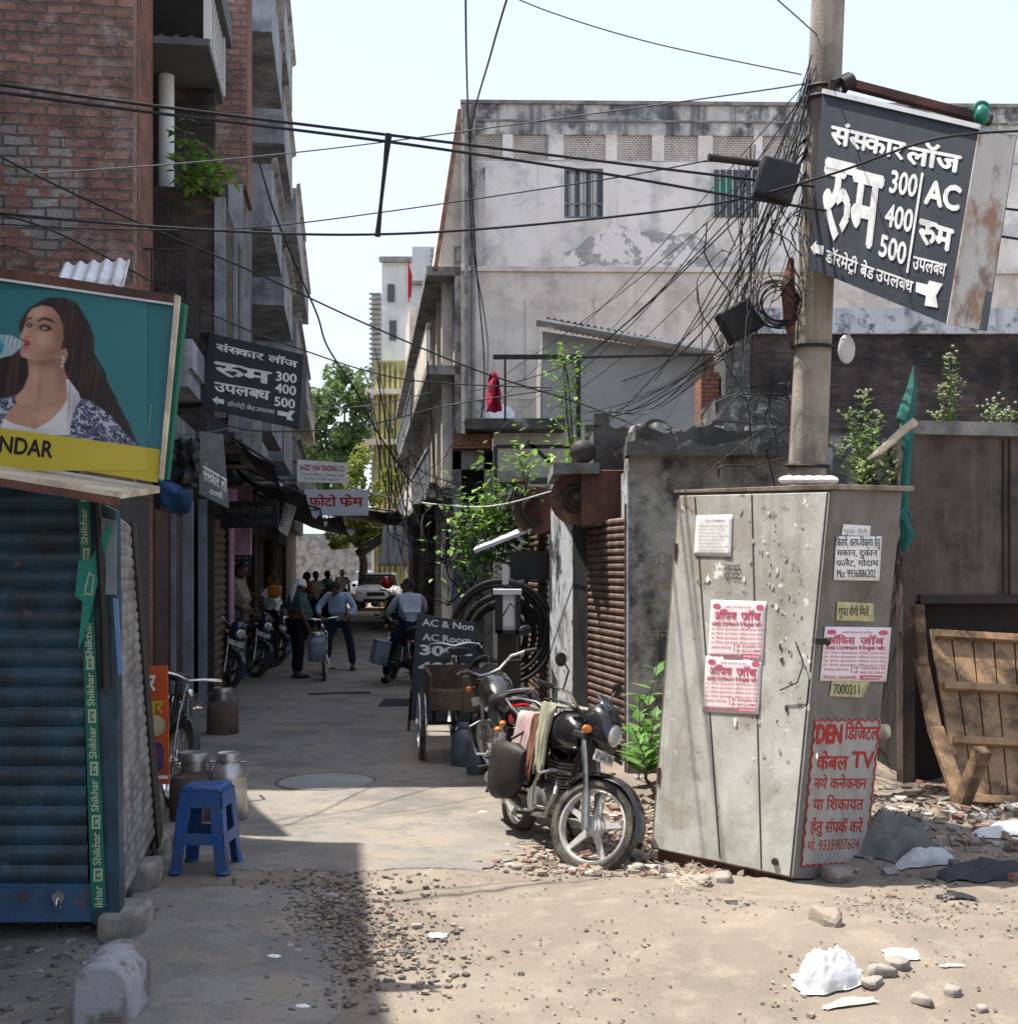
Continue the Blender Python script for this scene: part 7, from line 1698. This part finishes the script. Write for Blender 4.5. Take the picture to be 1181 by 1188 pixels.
# stool
sx,sy=atg(234,1014); sy+=.12; sz=ground(sx,sy); st=thing('plastic_stool','bright blue moulded plastic stool standing beside the kiosk','stool',(sx,sy,sz),R(-4))
TH=.50; tw=.125; bw=.165
mb=MB(); mb.hexa([(-tw,-tw,TH-.035),(tw,-tw,TH-.035),(tw,tw,TH-.035),(-tw,tw,TH-.035)],[(-tw+.01,-tw+.01,TH),(tw-.01,-tw+.01,TH),(tw-.01,tw-.01,TH),(-tw+.01,tw-.01,TH)]); mb.build('seat',m_stool,st,bevel=.012)
for a in (-1,1):
    for b in (-1,1):
        mb=MB(); t0=V((a*tw,b*tw,TH-.03)); b0=V((a*bw,b*bw,0)); w=.055
        def cor(p,w_): return [p,p-V((a*w_,0,0)),p-V((a*w_,b*.012,0)),p-V((a*.012,b*.012,0)),p-V((a*.012,b*w_,0)),p-V((0,b*w_,0))]
        lo=cor(b0,.062);hi=cor(t0,.078); 
        mb.hexa(lo,hi); mb.ell((b0.x-a*.02,b0.y-b*.02,.012),.04,.04,.014,10,6); mb.build('leg',m_stool,st)
for k,(dx,dy) in enumerate(((0,-1),(0,1),(-1,0),(1,0))):
    mb=MB()
    for z0,z1 in ((.17,.235),(TH-.12,TH-.03)):
        f0=lerp(bw,tw,z0/TH);f1=lerp(bw,tw,z1/TH)
        if dy: mb.hexa([(-f0,dy*f0,z0),(f0,dy*f0,z0),(f0,dy*(f0-.01),z0),(-f0,dy*(f0-.01),z0)],[(-f1,dy*f1,z1),(f1,dy*f1,z1),(f1,dy*(f1-.01),z1),(-f1,dy*(f1-.01),z1)])
        else: mb.hexa([(dx*f0,-f0,z0),(dx*f0,f0,z0),(dx*(f0-.01),f0,z0),(dx*(f0-.01),-f0,z0)],[(dx*f1,-f1,z1),(dx*f1,f1,z1),(dx*(f1-.01),f1,z1),(dx*(f1-.01),-f1,z1)])
    mb.build('side_brace',m_stool,st)
# ================================================================== CABLES
def sagline(pts,n=10):
    # smooth through given points (Catmull-Rom)
    P_=[V(p) for p in pts]; out=[]
    for i in range(len(P_)-1):
        p0=P_[max(i-1,0)];p1=P_[i];p2=P_[i+1];p3=P_[min(i+2,len(P_)-1)]
        for k in range(n):
            t=k/n; out.append(.5*((2*p1)+(p2-p0)*t+(2*p0-5*p1+4*p2-p3)*t*t+(3*p1-p0-3*p2+p3)*t**3))
    out.append(P_[-1]); return out
def cable(pts,r,label,m=None,group=None,name='overhead_cable'):
    mb=MB(); mb.tube(sagline(pts),r,6); return one(mb,name,m or m_cable,label,'cable',group)
D0=6.8
cable([P(-40,92,D0),P(160,120,7.1),P(450,156,7.6),P(700,187,8.1),P(900,211,8.4),P(1230,249,9)],.0095,'upper of the two thick black cables crossing the whole view below the roof vents')
cable([P(-40,101,D0),P(160,128,7.1),P(450,164,7.6),P(700,201,8.0),P(900,235,8.3),P(1230,284,8.9)],.0095,'lower of the two thick black cables crossing the whole view over the barred window')
cable([P(-40,243,D0),P(170,262,7.1),P(400,272,7.5),P(600,262,7.9),P(830,236,8.3),P(960,203,8.0),P(1090,160,7.6),P(1230,150,7.6)],.008,'black cable dipping left of the white building then rising across the big lodge board')
cable([P(-40,206,9),P(200,190,10),P(400,170,11),P(640,138,10.5),P(900,102,9.2),P(945,92,8.8)],.006,'thin cable rising gently from the red brick wall to the clamp near the pole top',m_cablegrey)
cable([P(-40,258,9),P(150,266,9.5),P(290,264,10),P(450,245,10.5),P(700,208,10),P(830,184,8.9)],.0055,'thin cable rising from the billboard top to the steel arm of the pole')
cable([P(-40,160,9),P(60,212,9.6),P(165,260,10),P(300,318,11),P(430,378,12),P(560,432,13),P(700,478,13.2),P(880,560,12)],.009,'black cable falling diagonally from the brick wall past the lodge board')
cable([P(-40,240,8.6),P(50,263,9),P(150,312,10),P(240,362,11),P(340,402,13),P(470,440,15),P(640,450,15)],.008,'second black cable falling from the left over the top of the smaller lodge board')
cable([P(300,185,15),P(318,245,15),P(345,312,15.5),P(368,365,16),P(380,402,17),P(412,452,17),P(440,505,18),P(478,560,19)],.012,'wavy drooping cable hanging in the sky gap above the lane tree')
cable([P(540,-40,12),P(541,60,14),P(544,150,17),P(552,300,20),P(562,440,20),P(548,560,19)],.012,'vertical cable running from above down the left corner of the white building')
cable([P(600,-40,13),P(570,60,15),P(546,160,19),P(548,280,22),P(566,400,22),P(556,500,19)],.012,'slanting cable from the sky to the left corner of the white building')
cable([P(560,-20,9),P(640,14,9),P(760,50,9),P(930,86,8.8)],.005,'thin cable crossing the empty sky to the pole top',m_cablegrey)
cable([P(880,-20,8),P(920,15,8.3),P(950,42,8.7)],.005,'short thin cable entering from the top edge to the pole',m_cablegrey)
cable([P(225,480,13),P(300,500,14),P(420,494,16),P(520,470,17),P(640,452,16)],.009,'slack cable running from under the smaller lodge board over the lane to the iron frame')
cable([P(200,505,12.5),P(250,500,13.6),P(335,478,15),P(430,470,17),P(500,455,18)],.008,'pale slack cable looped just beneath the smaller lodge board',m_cablegrey)
cable([P(345,538,20),P(430,572,19),P(548,588,15),P(640,570,12.6)],.008,'white cord stretched from the lane signs to the shutter slab',m_tin)
mb=MB(); mb.tube([P(451,155,7.58),P(447,190,7.58),P(442,235,7.58),P(438,274,7.58)],[.022,.014,.011,.018],6); one(mb,'hanging_strap',m_cable,'black strap dangling from the two thick cables against the sky','strap')
r=random.Random(11)
def fan(n,src,dst,lab,grp,rr=.0033,sag=.03,src_j=(8,30),dst_j=(10,10),sd=8.8,dd=12,onpole=False):
    for k in range(n):
        a=(PP(src[1]+r.uniform(-1,1)*src_j[1])+V((-.115,-.07,0))) if onpole else P(src[0]+r.uniform(-1,1)*src_j[0],src[1]+r.uniform(-1,1)*src_j[1],sd+r.uniform(-.15,.1)); b=P(dst[0]+r.uniform(-1,1)*dst_j[0],dst[1]+r.uniform(-1,1)*dst_j[1],dd+r.uniform(-.4,.4))
        m_=a.lerp(b,.5)-V((0,0,sag*r.uniform(.2,2)))
        cable([a,m_,b],rr*r.uniform(.7,1.4),lab,None if k%4 else m_cablegrey,grp)
fan(15,(918,140),(852,372),'thin service wire dropping steeply from the pole top to the tilted junction box','service wires dropping beside the pole',src_j=(22,90),dst_j=(26,40),dd=9.2,onpole=True)
fan(15,(925,150),(640,470),'thin service wire slanting from the pole far down left over the grey shed','service wires slanting over the shed',src_j=(10,60),dst_j=(130,55),dd=15,sag=.25,rr=.0045,onpole=True)
fan(9,(845,405),(690,485),'thin parallel wire descending over the shed wall from the tilted junction box','parallel wires over the shed wall',src_j=(10,8),dst_j=(45,12),sd=9.4,dd=14.5,sag=.12,rr=.0045)
fan(7,(930,90),(905,235),'thin wire hanging close along the pole above the square junction box','wires along the upper pole',src_j=(8,40),dst_j=(12,20),dd=8.6,sag=.02,onpole=True)
fan(8,(865,180),(862,400),'thin upright wire bundle strand beside the steel arm','upright strands below the steel arm',src_j=(18,20),dst_j=(14,40),sd=8.8,dd=9.3,sag=.02)
fan(6,(470,440),(500,640),'thin black wire over the right side of the lane below the arcades','wires on the right of the lane',src_j=(70,60),dst_j=(40,40),sd=24,dd=24,sag=.4,rr=.013)
# tangles nobody could count
def tangle(label,boxes,n,rr,seed,anchor):
    r=random.Random(seed); mb=MB()
    for k in range(n):
        (x0,y0,x1,y1,d0,d1)=boxes[k%len(boxes)]
        p=P(r.uniform(x0,x1),r.uniform(y0,y1),r.uniform(d0,d1)); pts=[p]; s=(x1-x0)/F*d0
        v=V((r.gauss(0,.3),r.gauss(0,.15),r.gauss(0,1))).normalized()*s*.5
        for q in range(r.randint(3,7)):
            v=(v+V((r.gauss(0,.5),r.gauss(0,.2),r.gauss(0,.6)))*s*.5); p=p+v*.6
            u=V((max(X(x0-8,d0),min(X(x1+8,d0),p.x)),p.y,max(Zp(y1+12,d0),min(Zp(y0-12,d0),p.z)))); p=u; pts.append(p)
        mb.tube(sagline(pts,4),rr*r.uniform(.6,1.5),5)
    return one(mb,'tangled_wires',m_cable,label,'wires',kind='stuff')
tangle('tangle of thin black wires wrapped along the left side of the leaning pole',[(905,180,930,420,8.5,8.75),(912,210,940,330,8.5,8.7)],30,.004,1,None)
tangle('tangle of black wires crowding around the tilted junction box',[(828,190,880,480,9.1,9.6),(845,330,870,470,9.1,9.5)],26,.004,2,None)
tangle('mass of tangled wires on the right side of the lane under the arcades',[(455,500,530,690,22,26),(500,570,570,640,17,19)],70,.008,3,None)
tangle('loose wires strewn over the ruined masonry behind the cabinet',[(850,470,925,560,9.3,10.6),(900,450,925,550,9.2,9.6)],26,.004,4,None)
tangle('dry hanging stems and wires left of the bright creeper',[(525,595,562,690,15.5,16.5)],70,.008,5,None)
mb=MB()
for k in range(9): mb.torus(P(903+r.uniform(-3,3),352+r.uniform(-4,4),8.7),(r.uniform(-.3,.3),1,r.uniform(-.2,.2)),.15+r.uniform(-.03,.03),.005,28,5)
one(mb,'wire_coil',m_cable,'coil of thin black wire hung on the left of the pole','wire coil')
# big coil + meter box
co=thing('cable_coil','large coil of thick black cable hanging behind the grey meter box','cable coil',tuple(P(585,735,14.3)))
for k in range(9):
    mb=MB(); c=P(580+r.uniform(-3,3),734+r.uniform(-5,5),14.35+.05*k); mb.torus(c,(r.uniform(-.12,.12)-.25,-1,r.uniform(-.1,.1)),.60-.035*k+r.uniform(-.03,.03),.024,36,7); mb.build('loop',m_cable,co,world=True)
mx=thing('meter_box','grey framed electricity meter box with a pale lid mounted before the cable coil','meter box',tuple(P(588,735,13.9)))
d=13.9
mb=MB(); mb.box(X(576,d),X(604,d),d,d+.25,Zp(735,d),Zp(690,d)); mb.build('case',m_far,mx,world=True,bevel=.01)
mb=MB(); mb.box(X(572,d),X(605,d),d-.05,d+.3,Zp(690,d)+.002,Zp(684,d)); mb.build('lid',m_tin,mx,world=True)
mb=MB(); mb.box(X(576,d)-.02,X(576,d)+.07,d-.03,d,Zp(735,d),Zp(690,d)).box(X(598,d),X(604,d),d-.03,d,Zp(735,d),Zp(690,d)).box(X(576,d),X(604,d),d-.03,d,Zp(735,d),Zp(731,d)); mb.build('frame',m_iron,mx,world=True)
mb=MB(); mb.box(X(580,d),X(596,d),d-.02,d-.004,Zp(727,d),Zp(696,d)); mb.build('window',m_far,mx,world=True)
mb=MB(); mb.tube([P(583,715,13.7),P(592,700,13.7),P(604,712,13.7),P(600,728,13.7)],.01,6); mb.build('wire',m_cable,mx,world=True)
mb=MB(); mb.box(X(577,14),X(604,14),14.02,14.2,ZB,Zp(735,14)); mb.build('stand',m_iron,mx,world=True)
mb=MB(); mb.box(X(583,14),X(590,14),13.5,13.55,Zp(678,13.5),Zp(655,13.5)); one(mb,'switch_plate',m_far,'small pale switch plate above the meter box','switch')
mb=MB(); mb.prism([P(549,638,14.6),P(616,613,14.2),P(617,616,14.2),P(551,642,14.6)],(.05,.9,.12)); one(mb,'tin_canopy',m_tin,'bright tilted white tin canopy sheet above the cable coil','canopy')
mb=MB(); mb.box(X(592,15),X(636,15),14.6,15.5,Zp(672,15),Zp(640,15)); one(mb,'cloth_bundle',m_tarp,'dark bundle tucked under the tilted white tin canopy','bundle')  # dark block paints in the shade below the canopy
mb=MB(); mb.cyl((X(495,29),29,ZB),(X(500,29),29,Zp(560,29)),.14,.12,12); mb.cyl((X(497,29),28.9,Zp(610,29)),(X(497,29),28.9,Zp(585,29)),.35,.35,14)
one(mb,'service_pole',m_bark,'dark service pole wrapped in wires on the right of the lane','pole')
mb=MB(); mb.cyl((X(541,18.5),17.6,ZB),(X(541,18.5),17.6,Zp(660,17.6)),.06,n=8); mb.box(X(527,18),X(556,18),17.3,17.5,Zp(700,17.4),Zp(652,17.4)); one(mb,'grey_cupboard',m_steelbluegrey,'small grey cupboard standing right of the man in deep blue','cupboard')
# awning and cloths at the right side of the lane end
awning([P(475,598,34),P(470,592,44),P(425,628,44),P(412,640,34)],m_tarp,'black sagging canopy over the right side of the lane end',.35,poles=False)
for k,(px,w) in enumerate(((456,.5),(463,.35))):
    mb=MB(); a=P(px,610,32.5)
    def fn(u,v): return a+V(((u-.5)*w*(1+.6*v)+.05*nz(u*3,v*3,k),.08*math.sin(u*8),-1.05*v))
    mb.grid(fn,8,8); o=one(mb,'hanging_cloth',c_white,['left of the two white cloths hanging beside the white car','right of the two white cloths hanging beside the white car'][k],'cloth'); o.modifiers.new('s','SOLIDIFY').thickness=.01
mb=MB(); mb.box(X(461,33),X(478,33),33,33.05,Zp(648,33),Zp(622,33)); one(mb,'lilac_banner',M('lilac_cloth',(.24,.22,.36),(.2,.18,.3),4,.8,bump=.1),'lilac banner behind the two white cloths at the lane end','banner')
mb=MB(); 
for k in range(26): mb.ell(P(r.uniform(350,372),r.uniform(640,700),r.uniform(32,36)),.12,.12,r.uniform(.08,.2),6,4)
for k in range(3): pass
# crumpled black plastic and blue tarp left below the billboard edge
def crumple(center,rx,ry,h,m,name,label,cat,seed,n=36,sharp=1.0,rot=0):
    mb=MB(); c=V(center)
    def fn(u,v):
        x=(u-.5)*2;y=(v-.5)*2; rr=min(1,math.hypot(x,y)); q=1-rr*rr
        n1=.5+.5*nz(x*1.6+seed,y*1.6,seed); n2=.6-abs(nz(x*4+seed,y*4,seed*2))*1.6; n3=nz(x*11,y*11,seed)
        z=max(0,q)**.7*h*(.35+1.1*n1)+.26*h*n2*q+.07*h*n3*(q>.05)
        px=x*rx*(1+.25*nz(x*2,y*2,seed+9)); py=y*ry*(1+.25*nz(x*2,y*2,seed+5)); ca,sa=math.cos(rot),math.sin(rot)
        wx,wy=c.x+px*ca-py*sa,c.y+px*sa+py*ca
        return (wx,wy,ground(wx,wy)+.006+z+c.z)
    mb.grid(fn,n,n); o=one(mb,name,m,label,cat,fix=False,angle=70); return o
mb=MB()
def fn(u,v): p=P(lerp(188,232,u),lerp(508,560,v),11.9); return p+V((.05*nz(u*5,v*5,3),.12*nz(u*4,v*4,7),.05*nz(u*7,v*6,2)))
mb.grid(fn,16,14); one(mb,'plastic_sheet',m_tarp,'crumpled shiny black plastic sheet beside the billboard edge','plastic sheet',fix=False)
mb=MB(); _a=P(205,575,11.8)
mb.ell(_a,.14,.09,.12,18,14)
for i,v in enumerate(mb.v): mb.v[i]=v+V((nz(v.x*6,v.y*6,v.z*6),nz(v.y*6,v.z*6,v.x*6),nz(v.z*6,v.x*6,3)))*.10
one(mb,'blue_tarpaulin',M('blue_tarp',(.012,.05,.13),(.01,.04,.1),4,.5,bump=.3,bs=9),'small bundle of blue tarpaulin below the black plastic sheet','tarpaulin')
# plants on left balconies
def clump(label,base,tips,n,L,seed):
    t=thing('wall_plant',label,'plant',tuple(base)); r=random.Random(seed); ms=MB(); ml=MB()
    for tip in tips:
        ms.tube([V(base),V(base).lerp(V(tip),.5)+V((0,0,.05)),V(tip)],[.012,.009,.004],5)
        for k in range(n):
            f=r.uniform(.1,1.05); p=V(base).lerp(V(tip),f)+V((r.gauss(0,.07),r.gauss(0,.07),r.gauss(0,.07))); a=r.random()*6.28; leaf(ml,p,(math.cos(a),math.sin(a),r.uniform(-.8,.5)),L*r.uniform(.6,1.3),L*.6,.4)
    ms.build('stem',m_bark,t,world=True); ml.build('foliage',m_vine,t,world=True,fix=False,smooth=False)
d=12.9
clump('leafy green plant growing out of the ledge on the brick building',P(213,212,d),[P(215,150,d),P(235,180,d),P(262,195,d),P(240,208,d),P(222,175,d),P(275,200,d)],34,.13,3)
clump('thin green sprig on the stained wall below the leafy ledge plant',P(240,300,d+1.2),[P(250,262,d+1.2),P(243,280,d+1.2),P(262,272,d+1.2)],12,.09,4)
clump('small green tuft on the slab beside the round black pot',P(610,570,13.8),[P(600,520,13.8),P(615,540,13.8)],26,.09,6)
# ================================================================== RUBBLE, LITTER, ROAD DETAIL
def stone(mb,c,s,r,flat=.55):
    c=V(c); b=len(mb.v); q=Matrix.Rotation(r.random()*6.28,3,'Z')@Matrix.Rotation(r.gauss(0,.3),3,'X')
    for sx in (-1,1):
        for sy in (-1,1):
            for sz in (-1,1):
                mb.v.append(c+q@V((sx*s*r.uniform(.45,1),sy*s*r.uniform(.35,.8),sz*s*flat*r.uniform(.3,.8))))
    for f in ((0,1,3,2),(4,6,7,5),(0,4,5,1),(2,3,7,6),(0,2,6,4),(1,5,7,3)): mb.face([b+k for k in f])
def scatter(label,name,n,fn_pos,smin,smax,mats,seed,flat=.55,power=2.2):
    r=random.Random(seed); mb=MB()
    for m in mats: mb.mat(m)
    k=0;tries=0
    while k<n and tries<n*14:
        tries+=1; p=fn_pos(r)
        if p is None: continue
        x,y=p; s=smin+(smax-smin)*r.random()**power; mb.mat(mats[int(r.random()**1.5*len(mats))]); stone(mb,(x,y,ground(x,y)+s*flat*.08+.003),s,r,flat); k+=1
    return one(mb,name,None,label,'rubble',kind='stuff',fix=False,smooth=False)
m_chipw=M('white_chips',(.36,.34,.31),(.28,.26,.235),9,.9,bump=.2); m_chipr=M('brick_chips',(.22,.105,.075),(.16,.09,.07),9,.9,bump=.2); m_chipd=M('dark_chips',(.13,.115,.10),(.08,.07,.062),9,.9,bump=.2); m_chips=M('sand_chips',(.27,.215,.16),(.20,.16,.12),9,.95,bump=.2)
def zoneA(r):
    x=r.gauss(.75,.55); y=r.gauss(8.5,.85)
    lim=lerp(.35,-.15,ss(9.5,7.4,y))
    if x<lim-.15*r.random() or y<7.15 or y>11.3 or x>2.9: return None
    return x,y
scatter('loose brick and plaster rubble spread under the sunlit motorcycle','rubble',2600,zoneA,.008,.055,[m_chips,m_rubble,m_chipw,m_chipr,m_chipd],1)
def zoneB(r):
    y=r.gauss(6.1,.55); x=r.gauss(lerp(-.62,-1.0,ss(5.2,7,y)),.24)
    return (x,y) if 4.9<y<7.2 and x>-1.8 else None
scatter('dark broken gravel along the shadow edge of the torn road','gravel',2300,zoneB,.003,.022,[m_chipd,m_chips,m_dirt,m_stone],2)
def zoneC(r):
    x=r.uniform(-1.6,3.6) if r.random()<.6 else r.gauss(1.9,.7); y=4.2+3.4*r.random()
    if (x-1.45)**2/.8+(y-7.2)**2/.5<.6: return None
    if nz(x*1.7,y*1.7,7)+.35*nz(x*5,y*5,3)<r.uniform(-.25,.35): return None
    return x,y
scatter('fine pebbles and grit strewn over the sandy ground','grit',3600,zoneC,.002,.010,[m_dirt,m_chips,m_dirt,m_chips,m_chipw,m_stone],3)
scatter('scattered stones and lumps on the sandy ground','stones',130,zoneC,.010,.032,[m_chips,m_dirt,m_stone,m_chipr],9)
def zoneD(r):
    x=r.gauss(3.2,.7); y=r.gauss(8.1,.6)
    return (x,y) if x>2.2 and 6.9<y<9.2 else None
scatter('rubbish strewn rubble in the corner between cabinet and wooden frame','rubble',1300,zoneD,.008,.06,[m_chips,m_conc,m_chipw,m_chipd,m_chipr],4)
def zoneE(r):
    y=r.uniform(7.4,30); xl=roadL(y);xr=roadR(y); u=r.random(); u=u**3 if r.random()<.5 else 1-(1-u)**3
    return lerp(xl,xr,u),y
scatter('small stones and litter flecks over the worn road','road_litter',1500,zoneE,.006,.028,[m_chips,m_chipw,m_chipd],5)
def zoneF(r):
    x=r.gauss(-1.35,.28);y=r.gauss(21.3,.6); return x,y
scatter('heap of broken bits at the feet of the motorcycle rider','debris_heap',350,zoneF,.02,.08,[m_chipd,m_chips,m_chipw],6)
def zoneG(r):
    x=-1.72-.2*r.random()-.6*r.random()**2;y=r.uniform(4.3,6.4); return x,y
scatter('dirt and crumbs under the kiosk corner','crumbs',600,zoneG,.006,.035,[m_chipd,m_conc,m_chips],7)
# individual bigger stones
big=[((838,1024),.10,'flat pale stone lying against the front of the cabinet plinth'),((815,1024),.07,'smaller pale stone left of the flat one at the cabinet plinth'),((958,1068),.11,'large brown broken brick lump in the sun below the cabinet side'),((1022,1130),.07,'grey stone right behind the white plastic bag'),((1040,1122),.075,'largest grey stone of the cluster right of the white plastic bag'),((1012,1142),.06,'brown stone touching the right end of the white plastic bag'),((1070,1163),.05,'square stone below the cluster right of the white plastic bag'),((1105,1153),.055,'stone standing alone right of the cluster by the white plastic bag'),((1139,1172),.035,'small pale cube of stone near the bottom right corner'),((484,1076),.035,'small dark stone in the sun right of the shadow edge'),((740,1010),.06,'pale stone beside the front wheel of the sunlit motorcycle'),((602,1008),.05,'pale chunk beneath the sunlit motorcycle'),((386,1042),.045,'dark lump in the gravel at the shadow edge'),((970,1020),.12,'low stone at the foot of the cabinet side')]
for k,((px,py),s,lab) in enumerate(big):
    g=G(px,py); s*=.85; mb=MB(); rr=random.Random(k+40); c=V((g.x,g.y,g.z+s*.12))
    mb.ell(c,s,s*.72,s*.5,9,7,rot=Matrix.Rotation(rr.random()*3,3,'Z'),fn=lambda p:V([math.copysign(abs(q)**.6,q) for q in p]))
    for i,v in enumerate(mb.v): mb.v[i]=v+V((nz(v.x*14,v.y*14,k),nz(v.y*14,v.z*14,k+3),nz(v.z*14,v.x*14,k+5)))*s*.28
    one(mb,'stone',m_stone if k!=2 else m_rubble,lab,'stone',angle=30)
def atz(px,py): g=G(px,py); return (g.x,g.y,0)
crumple(atz(962,1140),.14,.07,.13,m_plastic,'plastic_bag','crumpled bright white plastic bag on the sandy ground at the bottom right','plastic bag',3)
crumple(atz(1035,985),.25,.17,.20,M('grey_sack',(.15,.145,.14),(.10,.10,.095),5,.8,bump=.4,bs=14),'sack','dusty grey stuffed sack slumped beside the cabinet side','sack',5)
crumple(atz(1072,1000),.17,.08,.07,M('dirty_white_cloth',(.50,.50,.52),(.36,.37,.39),4,.8,bump=.4,bs=14),'discarded_cloth','dirty white discarded cloth between the grey sack and the dark one','cloth',7)
crumple(atz(1140,1015),.26,.13,.07,M('slate_cloth',(.045,.05,.06),(.03,.032,.04),4,.8,bump=.4,bs=14),'discarded_cloth','slate grey discarded cloth right of the dirty white one','cloth',8)
crumple(atz(1170,975),.2,.06,.06,m_plastic,'plastic_sack','long white plastic sack lying under the wooden frame','plastic sack',9)
crumple(atz(1110,1042),.10,.045,.02,m_tarp,'rubber_scrap','flat dark rubber scrap in front of the discarded cloths','scrap',10)
crumple(atz(985,1165),.10,.03,.015,M('pale_green_scrap',(.45,.48,.36),(.35,.36,.3),9,.8,bump=.2),'litter_scrap','pale green litter strip just under the white plastic bag','litter',12)
crumple(atz(1045,1108),.07,.04,.015,m_paper,'paper_scrap','torn white paper scrap behind the grey stones at the bottom right','paper',13)
crumple(atz(508,1087),.045,.03,.006,m_paper,'paper_scrap','flat white paper scrap in the sun in the middle of the near ground','paper',14)
crumple(atz(318,1112),.035,.025,.008,m_paper,'paper_scrap','small white wrapper on the shaded road near the boundary stone','paper',15)
crumple(atz(1105,1122),.05,.015,.006,m_paper,'paper_scrap','thin white strip of litter at the right of the near ground','paper',16)
crumple(atz(560,945),.05,.03,.02,M('green_white_wrapper',(.35,.45,.25),(.6,.6,.55),30,.7,bump=.1),'wrapper','green and white wrapper on the rubble edge left of the sunlit motorcycle','wrapper',17)
crumple(atz(350,1170),.03,.02,.01,m_paper,'paper_scrap','tiny white scrap near the bottom of the shaded road','paper',18)
# manhole, grates, stick, cracks
g=G(378,910); mh=thing('manhole_cover','round worn manhole slab set in the road where the shadow ends','manhole cover',(g.x,g.y,ground(g.x,g.y)))
mb=MB(); mb.lathe([(.40,.0),(.40,.022),(.385,.030),(0,.030)],n=44,ax=(0,0,1)); mb.build('slab',m_road2,mh)
mb=MB(); mb.torus((0,0,.022),(0,0,1),.42,.012,44,6,.5); mb.build('rim',m_chipd,mh)
for k,(px,py,w,l,lab) in enumerate(((470,817,.32,.42,'dark drain grate in the road by the room price board'),)):
    g=G(px,py); mb=MB(); z=ground(g.x,g.y)+.016
    for q in range(9): mb.box(g.x-w,g.x+w,g.y-l+q*.1,g.y-l+q*.1+.05,z,z+.012)
    one(mb,'drain_grate',m_iron,lab,'grate')
mb=MB(); a=G(358,808);b=G(430,806); mb.tube([a+V((0,0,.03)),a.lerp(b,.5)+V((0,.05,.03)),b+V((0,0,.03))],.018,6); one(mb,'stick',m_bark,'dark stick lying across the road beyond the lone milk can','stick')
mb=MB()
def crack(pts,w):
    r=random.Random(int(pts[0][0])); q=[]
    for (a,b) in zip(pts,pts[1:]):
        for k in range(8): q.append(G(lerp(a[0],b[0],k/8)+r.uniform(-1,1),lerp(a[1],b[1],k/8)+r.uniform(-.8,.8)))
    for a,b in zip(q,q[1:]):
        d=(b-a); n=V((-d.y,d.x,0)).normalized()*w*r.uniform(.4,1.3); z=V((0,0,.0155)); mb.poly([a-n+z,b-n+z,b+n+z,a+n+z])
for c in ([(190,893),(250,889),(320,898),(345,908)],[(340,878),(400,880),(450,876),(520,882)],[(430,958),(480,964),(520,975)],[(250,1000),(270,980),(300,985)],[(220,935),(250,925),(290,930)],[(300,770),(340,775),(420,770)]): crack(c,.012)
one(mb,'road_cracks',m_chipd,'dark cracks in the worn road','cracks',kind='stuff',fix=False,smooth=False)
# dry straw by the cabinet foot
mb=MB(); r=random.Random(5)
for k in range(120):
    g=G(r.gauss(800,16),r.gauss(1018,8)); a=r.random()*3.14; L=r.uniform(.04,.14); mb.tube([g+V((0,0,.012)),g+V((math.cos(a)*L,math.sin(a)*L*.5,r.uniform(.01,.05)))],.0015,4)
one(mb,'dry_straw',m_creamtin,'dry straw at the foot of the cabinet','straw',kind='stuff',smooth=False)
